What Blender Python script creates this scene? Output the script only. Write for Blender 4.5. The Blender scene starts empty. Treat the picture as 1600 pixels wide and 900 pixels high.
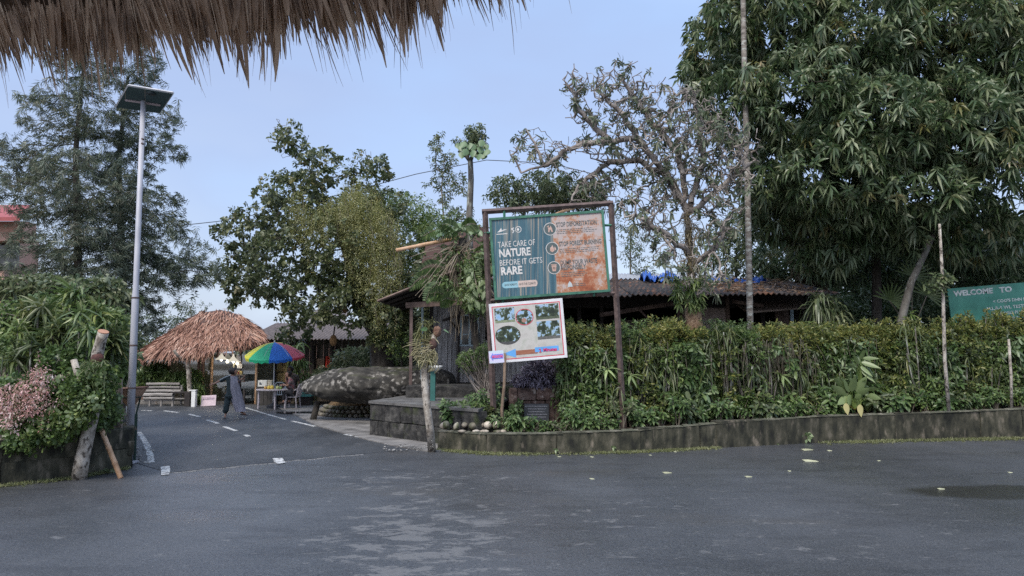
import bpy, math, random
import numpy as np
from mathutils import Vector, Matrix
import mathutils.noise as mnoise
from math import sin, cos, pi, radians

# ------------------------------------------------------------------ camera, sky, sun, exposure
SC = bpy.context.scene
COL = SC.collection
CAM_H, FPX, PITCH = 2.1, 1155.0, radians(4.85)
cd = bpy.data.cameras.new('camera'); cam = bpy.data.objects.new('camera', cd); COL.objects.link(cam)
cam.location = (0, 0, CAM_H); cam.rotation_euler = (radians(90) + PITCH, 0, 0)
cd.sensor_width = 36; cd.lens = 36 * FPX / 1600; cd.clip_start = .05; cd.clip_end = 2000
SC.camera = cam
SC.view_settings.view_transform = 'Standard'; SC.view_settings.look = 'None'
SC.view_settings.exposure = 0.88; SC.view_settings.gamma = 1.0

SUN_EL, SUN_AZ = radians(52), radians(205)      # azimuth clockwise from +Y: behind the camera, a little left
w = bpy.data.worlds.new('World'); SC.world = w; w.use_nodes = True
nt = w.node_tree; N = nt.nodes; L = nt.links; N.clear()
out = N.new('ShaderNodeOutputWorld')
sky = N.new('ShaderNodeTexSky'); sky.sky_type = 'NISHITA'; sky.sun_disc = False
sky.sun_elevation = SUN_EL; sky.sun_rotation = SUN_AZ; sky.air_density = 1.0; sky.dust_density = 3.0
bg1 = N.new('ShaderNodeBackground'); bg1.inputs[1].default_value = .05
L.new(sky.outputs[0], bg1.inputs[0])
tc = N.new('ShaderNodeTexCoord'); sp = N.new('ShaderNodeSeparateXYZ'); L.new(tc.outputs['Generated'], sp.inputs[0])
nz = N.new('ShaderNodeTexNoise'); nz.inputs['Scale'].default_value = 2.0; nz.inputs['Detail'].default_value = 4
mp = N.new('ShaderNodeMapping'); mp.inputs['Scale'].default_value = (1, 1, 2.6)
L.new(tc.outputs['Generated'], mp.inputs[0]); L.new(mp.outputs[0], nz.inputs[0])
ma = N.new('ShaderNodeMath'); ma.operation = 'MULTIPLY_ADD'; ma.inputs[1].default_value = .8; ma.inputs[2].default_value = -.40
L.new(nz.outputs[0], ma.inputs[0])
ad = N.new('ShaderNodeMath'); ad.operation = 'ADD'; L.new(sp.outputs[2], ad.inputs[0]); L.new(ma.outputs[0], ad.inputs[1])
rp = N.new('ShaderNodeValToRGB'); L.new(ad.outputs[0], rp.inputs[0])
e = rp.color_ramp.elements
e[0].position = 0.0; e[0].color = (.42, .50, .66, 1)
e[1].position = 1.0; e[1].color = (.60, .72, .92, 1)
for p_, c_ in ((.12, (.33, .38, .52)), (.26, (.29, .35, .52)), (.44, (.30, .405, .62)), (.60, (.38, .51, .76)), (.75, (.46, .60, .85))):
    q = e.new(p_); q.color = (*c_, 1)
bg2 = N.new('ShaderNodeBackground'); bg2.inputs[1].default_value = .60
L.new(rp.outputs[0], bg2.inputs[0])
addsh = N.new('ShaderNodeAddShader'); L.new(bg1.outputs[0], addsh.inputs[0]); L.new(bg2.outputs[0], addsh.inputs[1])
L.new(addsh.outputs[0], out.inputs[0])

sl = bpy.data.lights.new('sun', 'SUN'); sl.energy = 1.5; sl.angle = radians(18); sl.color = (1, .95, .87)
sun = bpy.data.objects.new('sun', sl); COL.objects.link(sun)
sd = Vector((sin(SUN_AZ) * cos(SUN_EL), cos(SUN_AZ) * cos(SUN_EL), sin(SUN_EL)))
sun.rotation_euler = sd.to_track_quat('Z', 'Y').to_euler()

SC.cycles.max_bounces = 7; SC.cycles.diffuse_bounces = 5; SC.cycles.sample_clamp_indirect = 4; SC.cycles.transparent_max_bounces = 8
SC.cycles.use_denoising = False

# ------------------------------------------------------------------ helpers: pixels of the 1600x900 photograph -> points
def ray(px, py):
    u = (px - 800) / FPX; v = (450 - py) / FPX
    return Vector((u, cos(PITCH) - v * sin(PITCH), sin(PITCH) + v * cos(PITCH)))
def P(px, py, Y):
    d = ray(px, py); return Vector((0, 0, CAM_H)) + d * (Y / d.y)
def G(px, py, z=0.0):
    d = ray(px, py); return Vector((0, 0, CAM_H)) + d * ((z - CAM_H) / d.z)
R = random.Random(7)
rng = np.random.default_rng(11)

# ------------------------------------------------------------------ materials
def ramp(nt, cols, pos=None):
    r = nt.nodes.new('ShaderNodeValToRGB'); e = r.color_ramp.elements
    n = len(cols)
    pos = pos or [.3 + .4 * i / max(1, n - 1) for i in range(n)]
    while len(e) < n: e.new(.5)
    for i in range(n):
        e[i].position = pos[i]
    for i in range(n): e[i].color = (*cols[i], 1)
    return r
def mat(name, cols, scale=4, rough=.7, bump=.0, bscale=30, stretch=(1, 1, 1), pos=None, spec=.5, metal=0, detail=5,
        cols2=None, scale2=1, thr=(.5, .6), alpha=None, emit=None, per_object=0):
    m = bpy.data.materials.new(name); m.use_nodes = True
    nt = m.node_tree; b = nt.nodes['Principled BSDF']
    b.inputs['Roughness'].default_value = rough; b.inputs['Metallic'].default_value = metal
    b.inputs['Specular IOR Level'].default_value = spec
    tc = nt.nodes.new('ShaderNodeTexCoord'); mp = nt.nodes.new('ShaderNodeMapping'); mp.inputs['Scale'].default_value = stretch
    nt.links.new(tc.outputs['Object'], mp.inputs[0])
    if per_object:
        oi = nt.nodes.new('ShaderNodeObjectInfo'); vm = nt.nodes.new('ShaderNodeMath'); vm.operation = 'MULTIPLY'; vm.inputs[1].default_value = 40
        nt.links.new(oi.outputs['Random'], vm.inputs[0]); cb = nt.nodes.new('ShaderNodeCombineXYZ')
        nt.links.new(vm.outputs[0], cb.inputs[0]); nt.links.new(vm.outputs[0], cb.inputs[1]); nt.links.new(cb.outputs[0], mp.inputs['Location'])
    n = nt.nodes.new('ShaderNodeTexNoise'); n.inputs['Scale'].default_value = scale; n.inputs['Detail'].default_value = detail
    nt.links.new(mp.outputs[0], n.inputs[0])
    r = ramp(nt, cols, pos); nt.links.new(n.outputs[0], r.inputs[0]); c = r.outputs[0]
    if cols2:
        n2 = nt.nodes.new('ShaderNodeTexNoise'); n2.inputs['Scale'].default_value = scale2; n2.inputs['Detail'].default_value = 8
        nt.links.new(mp.outputs[0], n2.inputs[0])
        mr = nt.nodes.new('ShaderNodeMapRange'); mr.inputs[1].default_value = thr[0]; mr.inputs[2].default_value = thr[1]
        nt.links.new(n2.outputs[0], mr.inputs[0])
        mx = nt.nodes.new('ShaderNodeMix'); mx.data_type = 'RGBA'; nt.links.new(mr.outputs[0], mx.inputs['Factor'])
        nt.links.new(c, mx.inputs['A']); mx.inputs['B'].default_value = (*cols2, 1); c = mx.outputs['Result']
    if per_object:
        hs = nt.nodes.new('ShaderNodeHueSaturation'); mm = nt.nodes.new('ShaderNodeMapRange')
        mm.inputs[3].default_value = 1 - per_object; mm.inputs[4].default_value = 1 + per_object
        nt.links.new(oi.outputs['Random'], mm.inputs[0]); nt.links.new(mm.outputs[0], hs.inputs['Value'])
        nt.links.new(c, hs.inputs['Color']); c = hs.outputs[0]
    nt.links.new(c, b.inputs['Base Color'])
    if bump:
        n3 = nt.nodes.new('ShaderNodeTexNoise'); n3.inputs['Scale'].default_value = bscale; n3.inputs['Detail'].default_value = 6
        nt.links.new(mp.outputs[0], n3.inputs[0])
        bp = nt.nodes.new('ShaderNodeBump'); bp.inputs['Strength'].default_value = min(1, bump); bp.inputs['Distance'].default_value = .02
        nt.links.new(n3.outputs[0], bp.inputs['Height']); nt.links.new(bp.outputs[0], b.inputs['Normal'])
    if emit:
        b.inputs['Emission Color'].default_value = (*emit[0], 1); b.inputs['Emission Strength'].default_value = emit[1]
    return m
def leafmat(name, cols, rough=.42, trans=.34, back=1.35, pos=None, clump=1.0):
    """each leaf is a mesh island: it takes its own colour from the ramp"""
    m = bpy.data.materials.new(name); m.use_nodes = True
    nt = m.node_tree; b = nt.nodes['Principled BSDF']; o = nt.nodes['Material Output']
    g = nt.nodes.new('ShaderNodeNewGeometry'); oi = nt.nodes.new('ShaderNodeObjectInfo')
    n = nt.nodes.new('ShaderNodeTexNoise'); n.inputs['Scale'].default_value = clump; n.inputs['Detail'].default_value = 2
    tc = nt.nodes.new('ShaderNodeTexCoord'); nt.links.new(tc.outputs['Object'], n.inputs[0])
    a = nt.nodes.new('ShaderNodeMath'); a.operation = 'MULTIPLY_ADD'; a.inputs[1].default_value = .62
    nt.links.new(g.outputs['Random Per Island'], a.inputs[0])
    c0 = nt.nodes.new('ShaderNodeMath'); c0.operation = 'MULTIPLY_ADD'; c0.inputs[1].default_value = .9; c0.inputs[2].default_value = -.32
    nt.links.new(n.outputs[0], c0.inputs[0])
    c1 = nt.nodes.new('ShaderNodeMath'); c1.operation = 'MULTIPLY_ADD'; c1.inputs[1].default_value = .16
    nt.links.new(oi.outputs['Random'], c1.inputs[0]); nt.links.new(c0.outputs[0], c1.inputs[2])
    nt.links.new(c1.outputs[0], a.inputs[2])
    r = ramp(nt, cols, pos or [i / max(1, len(cols) - 1) * .86 + .07 for i in range(len(cols))]); nt.links.new(a.outputs[0], r.inputs[0])
    hs = nt.nodes.new('ShaderNodeHueSaturation'); hs.inputs['Saturation'].default_value = .75; hs.inputs['Value'].default_value = back
    nt.links.new(r.outputs[0], hs.inputs['Color'])
    mx = nt.nodes.new('ShaderNodeMix'); mx.data_type = 'RGBA'
    nt.links.new(g.outputs['Backfacing'], mx.inputs['Factor']); nt.links.new(r.outputs[0], mx.inputs['A']); nt.links.new(hs.outputs[0], mx.inputs['B'])
    nt.links.new(mx.outputs['Result'], b.inputs['Base Color'])
    b.inputs['Roughness'].default_value = rough
    t = nt.nodes.new('ShaderNodeBsdfTranslucent'); nt.links.new(r.outputs[0], t.inputs[0])
    ms = nt.nodes.new('ShaderNodeMixShader'); ms.inputs[0].default_value = trans
    nt.links.new(b.outputs[0], ms.inputs[1]); nt.links.new(t.outputs[0], ms.inputs[2]); nt.links.new(ms.outputs[0], o.inputs[0])
    return m
def flat(name, c, rough=.6, metal=0, emit=None, var=.12, scale=6):
    return mat(name, [tuple(max(0, x * (1 - var)) for x in c), tuple(min(1, x * (1 + var)) for x in c)], scale=scale, rough=rough, metal=metal, emit=emit)

# ------------------------------------------------------------------ mesh building
class MB:
    def __init__(s): s.v = []; s.f = []
    def add(s, vs, fs):
        o = len(s.v); s.v += [tuple(x) for x in vs]; s.f += [tuple(i + o for i in f) for f in fs]; return s
    def box(s, c, d, rot=None, taper=1.0, jit=0, r=R):
        c = Vector(c); h = Vector(d) / 2; vs = []
        for z in (-1, 1):
            k = taper if z > 0 else 1
            for x, y in ((-1, -1), (1, -1), (1, 1), (-1, 1)):
                p = Vector((x * h.x * k, y * h.y * k, z * h.z))
                if jit: p += Vector((r.uniform(-jit, jit), r.uniform(-jit, jit), r.uniform(-jit, jit)))
                if rot is not None: p = rot @ p
                vs.append(c + p)
        return s.add(vs, [(3, 2, 1, 0), (4, 5, 6, 7), (0, 1, 5, 4), (1, 2, 6, 5), (2, 3, 7, 6), (3, 0, 4, 7)])
    def stone(s, c, d, rot=None, seg=1, r=R, jit=.02, ch=.12):
        """a block with chamfered, uneven edges"""
        c = Vector(c); h = Vector(d) / 2; k = min(h) * ch * 2; vs = []
        for z, kk in ((-h.z, k), (-h.z + k, 0), (h.z - k, 0), (h.z, k)):
            for x, y in ((-1, -1), (1, -1), (1, 1), (-1, 1)):
                q = kk
                p1 = Vector((x * (h.x - q - k), y * (h.y - q), z)); p2 = Vector((x * (h.x - q), y * (h.y - q - k), z))
                for p in ((p1, p2) if x * y > 0 else (p2, p1)):
                    p = p + Vector((r.uniform(-jit, jit), r.uniform(-jit, jit), r.uniform(-jit, jit)))
                    vs.append(c + (rot @ p if rot is not None else p))
        # order corners ccw per ring
        order = []
        for ring in range(4):
            idx = list(range(ring * 8, ring * 8 + 8))
            order.append(idx)
        import mathutils
        fs = []
        rings = []
        for idx in order:
            ci = sum((Vector(vs[i]) for i in idx), Vector()) / 8
            inv = rot.transposed() if rot is not None else Matrix.Identity(3)
            rings.append(sorted(idx, key=lambda i: math.atan2((inv @ (Vector(vs[i]) - ci)).y, (inv @ (Vector(vs[i]) - ci)).x)))
        for a, b in zip(rings[:-1], rings[1:]):
            for i in range(8):
                j = (i + 1) % 8; fs.append((a[i], a[j], b[j], b[i]))
        fs.append(tuple(reversed(rings[0]))); fs.append(tuple(rings[-1]))
        return s.add(vs, fs)
    def tube(s, pts, rad, n=8, cap=True, flatten=1.0):
        pts = [Vector(p) for p in pts]
        if not hasattr(rad, '__len__'): rad = [rad] * len(pts)
        vs = []; ref = None
        for i, p in enumerate(pts):
            t = (pts[min(i + 1, len(pts) - 1)] - pts[max(i - 1, 0)])
            t = t.normalized() if t.length > 1e-9 else Vector((0, 0, 1))
            if ref is None:
                ref = Vector((1, 0, 0)) if abs(t.x) < .8 else Vector((0, 1, 0))
            a = (ref - t * ref.dot(t)).normalized(); b = t.cross(a); ref = a
            for k in range(n):
                th = 2 * pi * k / n
                vs.append(p + (a * cos(th) + b * sin(th) * flatten) * rad[i])
        fs = []
        for i in range(len(pts) - 1):
            for k in range(n):
                fs.append((i * n + k, i * n + (k + 1) % n, (i + 1) * n + (k + 1) % n, (i + 1) * n + k))
        if cap:
            fs.append(tuple(reversed(range(n)))); fs.append(tuple(range((len(pts) - 1) * n, len(pts) * n)))
        return s.add(vs, fs)
    def lathe(s, c, prof, n=16, axis=None, cap=True):
        c = Vector(c); vs = []
        q = Vector((0, 0, 1)).rotation_difference(Vector(axis)) if axis is not None else None
        for r_, z in prof:
            for k in range(n):
                p = Vector((r_ * cos(2 * pi * k / n), r_ * sin(2 * pi * k / n), z))
                vs.append(c + (q @ p if q else p))
        fs = [(i * n + k, i * n + (k + 1) % n, (i + 1) * n + (k + 1) % n, (i + 1) * n + k) for i in range(len(prof) - 1) for k in range(n)]
        if cap: fs.append(tuple(reversed(range(n)))); fs.append(tuple(range((len(prof) - 1) * n, len(prof) * n)))
        return s.add(vs, fs)
    def ball(s, c, rad, n=10, m=7, rot=None, jit=0, seed=0, f=None):
        c = Vector(c); rad = Vector(rad) if hasattr(rad, '__len__') else Vector((rad,) * 3); r = random.Random(seed); vs = []
        ph = [r.uniform(0, 6) for _ in range(6)]
        def bump(d):
            return 1 + jit * (sin(3 * d.x + ph[0]) * cos(2.6 * d.y + ph[1]) + .6 * sin(5 * d.z + ph[2]) * cos(5.3 * d.x + ph[3]) + .5 * sin(8 * d.y + ph[4]))
        for i in range(m + 1):
            th = pi * i / m
            for k in range(n):
                d = Vector((sin(th) * cos(2 * pi * k / n), sin(th) * sin(2 * pi * k / n), -cos(th)))
                p = Vector((d.x * rad.x, d.y * rad.y, d.z * rad.z)) * bump(d)
                if f: p = f(p, d)
                vs.append(c + (rot @ p if rot is not None else p))
        fs = [(i * n + k, i * n + (k + 1) % n, (i + 1) * n + (k + 1) % n, (i + 1) * n + k) for i in range(m) for k in range(n)]
        return s.add(vs, fs)
    def sheet(s, pts, th=.01, nrm=(0, 0, 1)):
        """flat polygon with thickness"""
        nrm = Vector(nrm).normalized(); n = len(pts); pts = [Vector(p) for p in pts]
        vs = pts + [p - nrm * th for p in pts]
        fs = [tuple(range(n)), tuple(reversed(range(n, 2 * n)))] + [(i, n + i, n + (i + 1) % n, (i + 1) % n) for i in range(n)]
        return s.add(vs, fs)
    def grid(s, fn, nu, nv, close_u=False):
        vs = [fn(i / nu, j / nv) for j in range(nv + 1) for i in range(nu + (0 if close_u else 1))]
        w_ = nu if close_u else nu + 1
        fs = []
        for j in range(nv):
            for i in range(nu):
                a = j * w_ + i; b = j * w_ + (i + 1) % w_; fs.append((a, b, b + w_, a + w_))
        return s.add(vs, fs)

OFF = {}
def cam_dist(o): return o.location.length
def prop(o, label=None, cat=None, group=None, kind=None):
    if label: o['label'] = label
    if cat: o['category'] = cat
    if group: o['group'] = group
    if kind: o['kind'] = kind
    return o
def thing(name, base, label, cat, group=None, rz=0):
    o = bpy.data.objects.new(name, None); COL.objects.link(o); o.location = base; o.rotation_euler = (0, 0, rz)
    o.empty_display_size = .2
    OFF[o.name] = Vector(base)
    return prop(o, label, cat, group)
def _mesh(name, mb, m, off, smooth):
    me = bpy.data.meshes.new(name)
    if isinstance(mb, MB):
        me.from_pydata([tuple(Vector(v) - off) for v in mb.v], [], mb.f)
    else:
        me = mb.mesh(name, off)
    me.materials.append(m); me.validate(); me.update()
    if smooth:
        me.polygons.foreach_set('use_smooth', [True] * len(me.polygons))
    return me
def part(name, mb, m, parent, smooth=False, local=False, kind=None, label=None):
    off = Vector((0, 0, 0)) if local else OFF[parent.name]
    me = _mesh(name, mb, m, off, smooth)
    o = bpy.data.objects.new(name, me); COL.objects.link(o); o.parent = parent; OFF[o.name] = off
    if kind: o['kind'] = kind
    if label: o['label'] = label
    return o
def solo(name, mb, m, base, label=None, cat=None, group=None, kind=None, smooth=False):
    base = Vector(base)
    me = _mesh(name, mb, m, base, smooth)
    o = bpy.data.objects.new(name, me); COL.objects.link(o); o.location = base; OFF[o.name] = base
    return prop(o, label, cat, group, kind)
def dup(root, loc, rz=0, s=1.0, label=None):
    r = root.copy(); COL.objects.link(r); r.location = loc; r.rotation_euler = (0, 0, rz); r.scale = (s, s, s)
    OFF[r.name] = Vector(loc)
    if label: r['label'] = label
    for ch in list(root.children):
        c = ch.copy(); COL.objects.link(c); c.parent = r
        for g in ch.children:
            d = g.copy(); COL.objects.link(d); d.parent = c
    return r

# ------------------------------------------------------------------ foliage in numpy
def nrm(a): return a / np.maximum(np.linalg.norm(a, axis=-1, keepdims=True), 1e-9)
class NP:
    """verts + quads + tris collected in numpy blocks"""
    def __init__(s): s.v = []; s.q = []; s.t = []; s.n = 0
    def add(s, v, q=None, t=None):
        v = np.asarray(v, float).reshape(-1, 3)
        if q is not None and len(q): s.q.append(np.asarray(q).reshape(-1, 4) + s.n)
        if t is not None and len(t): s.t.append(np.asarray(t).reshape(-1, 3) + s.n)
        s.v.append(v); s.n += len(v)
    def mesh(s, name, off=(0, 0, 0)):
        me = bpy.data.meshes.new(name)
        v = np.concatenate(s.v) - np.array(off)
        q = np.concatenate(s.q) if s.q else np.zeros((0, 4), int); t = np.concatenate(s.t) if s.t else np.zeros((0, 3), int)
        me.vertices.add(len(v)); me.vertices.foreach_set('co', v.astype(np.float32).ravel())
        nl = q.size + t.size; me.loops.add(nl)
        me.loops.foreach_set('vertex_index', np.concatenate([q.ravel(), t.ravel()]).astype(np.int32))
        me.polygons.add(len(q) + len(t))
        st = np.concatenate([np.arange(len(q)) * 4, q.size + np.arange(len(t)) * 3]).astype(np.int32)
        me.polygons.foreach_set('loop_start', st)
        me.update(calc_edges=True)
        return me
def add_leaves(nb, Pn, D, S, Ln, Wn, droop, hi=True, wide=.45, fold=.25):
    """one leaf per row: base Pn, direction D, width direction S"""
    n = len(Pn); D = nrm(D); S = nrm(S - D * (S * D).sum(1, keepdims=True)); U = np.cross(S, D)
    Ln = np.broadcast_to(Ln, (n,))[:, None]; Wn = np.broadcast_to(Wn, (n,))[:, None] / 2; dr = np.broadcast_to(droop, (n,))[:, None]
    dn = np.array([0, 0, -1.0])
    def mid(t): 
        return Pn + D * Ln * t * (1 - .25 * dr * t) + dn * Ln * dr * t * t * .75
    if hi:
        a, b, c, tip = mid(0), mid(wide * .75), mid(min(.85, wide * 1.65)), mid(1)
        e = U * Wn * fold * 2
        V = np.stack([a, b - S * Wn + e, b, b + S * Wn + e, c - S * Wn * .82 + e, c, c + S * Wn * .82 + e, tip], 1)
        base = (np.arange(n) * 8)[:, None]
        Q = np.concatenate([base + np.array([[1, 2, 5, 4]]), base + np.array([[2, 3, 6, 5]])])
        T = np.concatenate([base + np.array([[k]]) * 0 + np.array([x]) for k, x in enumerate(([0, 2, 1], [0, 3, 2], [4, 5, 7], [5, 6, 7]))])
        nb.add(V, Q, T)
    else:
        a, c, tip = mid(0), mid(wide), mid(1)
        e = U * Wn * fold * 2
        V = np.stack([a, c - S * Wn + e, tip, c + S * Wn + e], 1)
        base = (np.arange(n) * 4)[:, None]
        T = np.concatenate([base + np.array([[0, 2, 1]]), base + np.array([[0, 3, 2]])])
        nb.add(V, None, T)
SPRAY = {  # leaves, angle range from twig axis, back-offset along twig, length, width, droop, wide, fold
    'mango':  dict(k=12, ang=(35, 95), back=.10, L=(.20, .31), W=(.045, .065), dr=(.5, 1.0), wide=.42, fold=.3),
    'jack':   dict(k=8, ang=(30, 90), back=.12, L=(.13, .20), W=(.07, .10), dr=(.1, .5), wide=.55, fold=.15),
    'round':  dict(k=9, ang=(30, 100), back=.22, L=(.06, .10), W=(.045, .07), dr=(.1, .5), wide=.5, fold=.12),
    'needle': dict(k=30, ang=(18, 70), back=.36, L=(.12, .21), W=(.013, .022), dr=(.2, .7), wide=.4, fold=.1),
    'plum':   dict(k=9, ang=(40, 100), back=.06, L=(.20, .30), W=(.055, .08), dr=(.4, 1.1), wide=.58, fold=.15),
    'croton': dict(k=9, ang=(20, 75), back=.08, L=(.08, .14), W=(.03, .045), dr=(0, .4), wide=.5, fold=.2),
    'small':  dict(k=8, ang=(30, 100), back=.25, L=(.09, .14), W=(.04, .06), dr=(.2, .7), wide=.45, fold=.2),
    'dark':   dict(k=7, ang=(30, 100), back=.15, L=(.16, .24), W=(.06, .09), dr=(.2, .8), wide=.5, fold=.2),
    'vine':   dict(k=6, ang=(30, 110), back=.25, L=(.03, .06), W=(.012, .022), dr=(.2, .8), wide=.5, fold=.2),
    'purple': dict(k=8, ang=(20, 85), back=.07, L=(.08, .13), W=(.025, .04), dr=(.2, .8), wide=.45, fold=.3),
    'drac':   dict(k=22, ang=(15, 95), back=.30, L=(.30, .62), W=(.035, .06), dr=(.6, 1.6), wide=.4, fold=.25),
    'spiky':  dict(k=22, ang=(10, 90), back=.25, L=(.30, .60), W=(.04, .07), dr=(.1, 1.0), wide=.38, fold=.3),
    'bed':    dict(k=9, ang=(25, 85), back=.12, L=(.10, .18), W=(.035, .055), dr=(.2, .7), wide=.45, fold=.25),
    'orchid': dict(k=14, ang=(20, 95), back=.12, L=(.16, .34), W=(.016, .028), dr=(.6, 1.2), wide=.4, fold=.3),
}
def add_sprays(nb, A, D, kind, hi=True, mul=1.0, k=None, rg=rng):
    s = SPRAY[kind]; k = k or s['k']; n = len(A)
    if n == 0: return
    A = np.asarray(A, float); D = nrm(np.asarray(D, float))
    ref = np.where(np.abs(D[:, 2:3]) < .9, np.array([[0, 0, 1.0]]), np.array([[1.0, 0, 0]]))
    E1 = nrm(np.cross(D, ref)); E2 = np.cross(D, E1)
    az = (np.arange(k) * 2.39996)[None, :] + rg.uniform(0, 6.28, (n, 1)) + rg.normal(0, .25, (n, k))
    a = np.radians(s['ang'][0] + (s['ang'][1] - s['ang'][0]) * (1 - np.arange(k)[None, :] / k * .85) + rg.normal(0, 8, (n, k)))
    Dl = D[:, None] * np.cos(a)[..., None] + (E1[:, None] * np.cos(az)[..., None] + E2[:, None] * np.sin(az)[..., None]) * np.sin(a)[..., None]
    S = np.cross(Dl, np.broadcast_to(D[:, None], Dl.shape)); S = S + rg.normal(0, .25, S.shape)
    base = A[:, None] - D[:, None] * (s['back'] * mul * (1 - np.arange(k) / k))[None, :, None]
    m = n * k
    Ln = rg.uniform(*s['L'], m) * mul; Wn = rg.uniform(*s['W'], m) * mul
    add_leaves(nb, base.reshape(-1, 3), Dl.reshape(-1, 3), S.reshape(-1, 3), Ln, Wn, rg.uniform(*s['dr'], m), hi, s['wide'], s['fold'])
def spray_mesh(kind, m, seed, mul=1.0, twig=True):
    nb = NP(); add_sprays(nb, [[0, 0, 0]], [[0, 0, 1]], kind, True, mul, rg=np.random.default_rng(seed))
    me = nb.mesh('leaf_spray'); me.materials.append(m); return me

# blobs: (px, py, rx_px, ry_px, Y, rY)
def blob_points(blobs, n, shell=.0, rg=rng):
    w_ = np.array([b[2] * b[3] for b in blobs], float); w_ /= w_.sum(); out_ = []
    for b, c in zip(blobs, rg.multinomial(n, w_)):
        px, py, rx, ry, Y, rY = b; C = np.array(P(px, py, Y)); k = Y / FPX
        d = nrm(rg.normal(size=(c, 3))); r_ = (shell + (1 - shell) * rg.random((c, 1))) ** (1 / 3)
        out_.append(C + d * r_ * np.array([rx * k, rY, ry * k]))
    return np.concatenate(out_)
def grow(trunk, att, step=.3, kill=.45, iters=90, up=0.0, jit=.25, rg=rng):
    pts = [np.array(trunk[0], float)]
    for a, b in zip(trunk[:-1], trunk[1:]):
        a = np.array(a, float); b = np.array(b, float); m = max(1, int(np.linalg.norm(b - a) / step))
        for i in range(1, m + 1): pts.append(a + (b - a) * i / m)
    par = [-1] + list(range(len(pts) - 1)); nt_ = len(pts)
    nodes = np.array(pts); A = att.copy()
    s0 = int(nt_ * .35)
    dist = np.linalg.norm(A[:, None] - nodes[None, s0:], axis=2); near = dist.argmin(1) + s0; nd = dist.min(1)
    for it in range(iters):
        if len(A) == 0: break
        idx = np.unique(near); inv = np.searchsorted(idx, near)
        dv = nrm(A - nodes[near]); acc = np.zeros((len(idx), 3)); np.add.at(acc, inv, dv)
        acc = nrm(nrm(acc) + rg.normal(0, jit, acc.shape) + np.array([0, 0, up]))
        new = nodes[idx] + acc * step
        o = len(nodes); nodes = np.concatenate([nodes, new]); par += list(idx)
        d2 = np.linalg.norm(A[:, None] - new[None], axis=2); j = d2.argmin(1); m = d2[np.arange(len(A)), j]
        stuck = (m >= nd) & (np.isin(near, idx)) & (rg.random(len(A)) < .25)
        better = m < nd; near = np.where(better, o + j, near); nd = np.where(better, m, nd)
        keep = (nd > kill) & ~stuck; A = A[keep]; near = near[keep]; nd = nd[keep]
    return nodes, np.array(par), nt_
def radii(nodes, par, nt_, r_tip=.008, p=2.3, r0=None, r1=None):
    n = len(nodes); acc = np.zeros(n); has = np.zeros(n, bool)
    for i in range(n - 1, 0, -1):
        r_ = r_tip if not has[i] else acc[i] ** (1 / p)
        acc[par[i]] += r_ ** p; has[par[i]] = True
    r_ = np.where(has, np.maximum(acc, 1e-12) ** (1 / p), r_tip)
    if r0:
        t = np.linspace(0, 1, nt_); tr = r0 + (r1 - r0) * t; r_[:nt_] = tr
        r_[nt_:] = np.minimum(r_[nt_:], r1)
    return r_, has
def wood_mesh(nodes, par, r_, n=5, minr=0):
    nb = NP(); D = np.zeros_like(nodes); m = par >= 0
    D[m] = nodes[m] - nodes[par[m]]; D[0] = nodes[1] - nodes[0]; D = nrm(D)
    ref = nrm(np.array([[.93, .31, .2]])); E1 = nrm(np.cross(D, np.broadcast_to(ref, D.shape))); E2 = np.cross(D, E1)
    th = np.arange(n) * 2 * pi / n
    Vv = nodes[:, None] + (E1[:, None] * np.cos(th)[None, :, None] + E2[:, None] * np.sin(th)[None, :, None]) * r_[:, None, None]
    # child edges narrower than parent: give each edge its own lower ring of the child's radius when it is a side branch
    idx = np.where(m & (r_ >= minr))[0]
    ratio = np.minimum(r_[idx] * 1.25, r_[par[idx]])
    low = nodes[par[idx]][:, None] + (E1[idx][:, None] * np.cos(th)[None, :, None] + E2[idx][:, None] * np.sin(th)[None, :, None]) * ratio[:, None, None]
    V = np.concatenate([low, Vv[idx]], 1)
    base = (np.arange(len(idx)) * 2 * n)[:, None]; Q = []
    for k in range(n):
        Q.append(base + np.array([[k, (k + 1) % n, n + (k + 1) % n, n + k]]))
    nb.add(V, np.concatenate(Q)); return nb, D
def poly_px(pts, Y=None):
    return [P(*p) if len(p) == 3 else P(p[0], p[1], Y) for p in pts]
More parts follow.
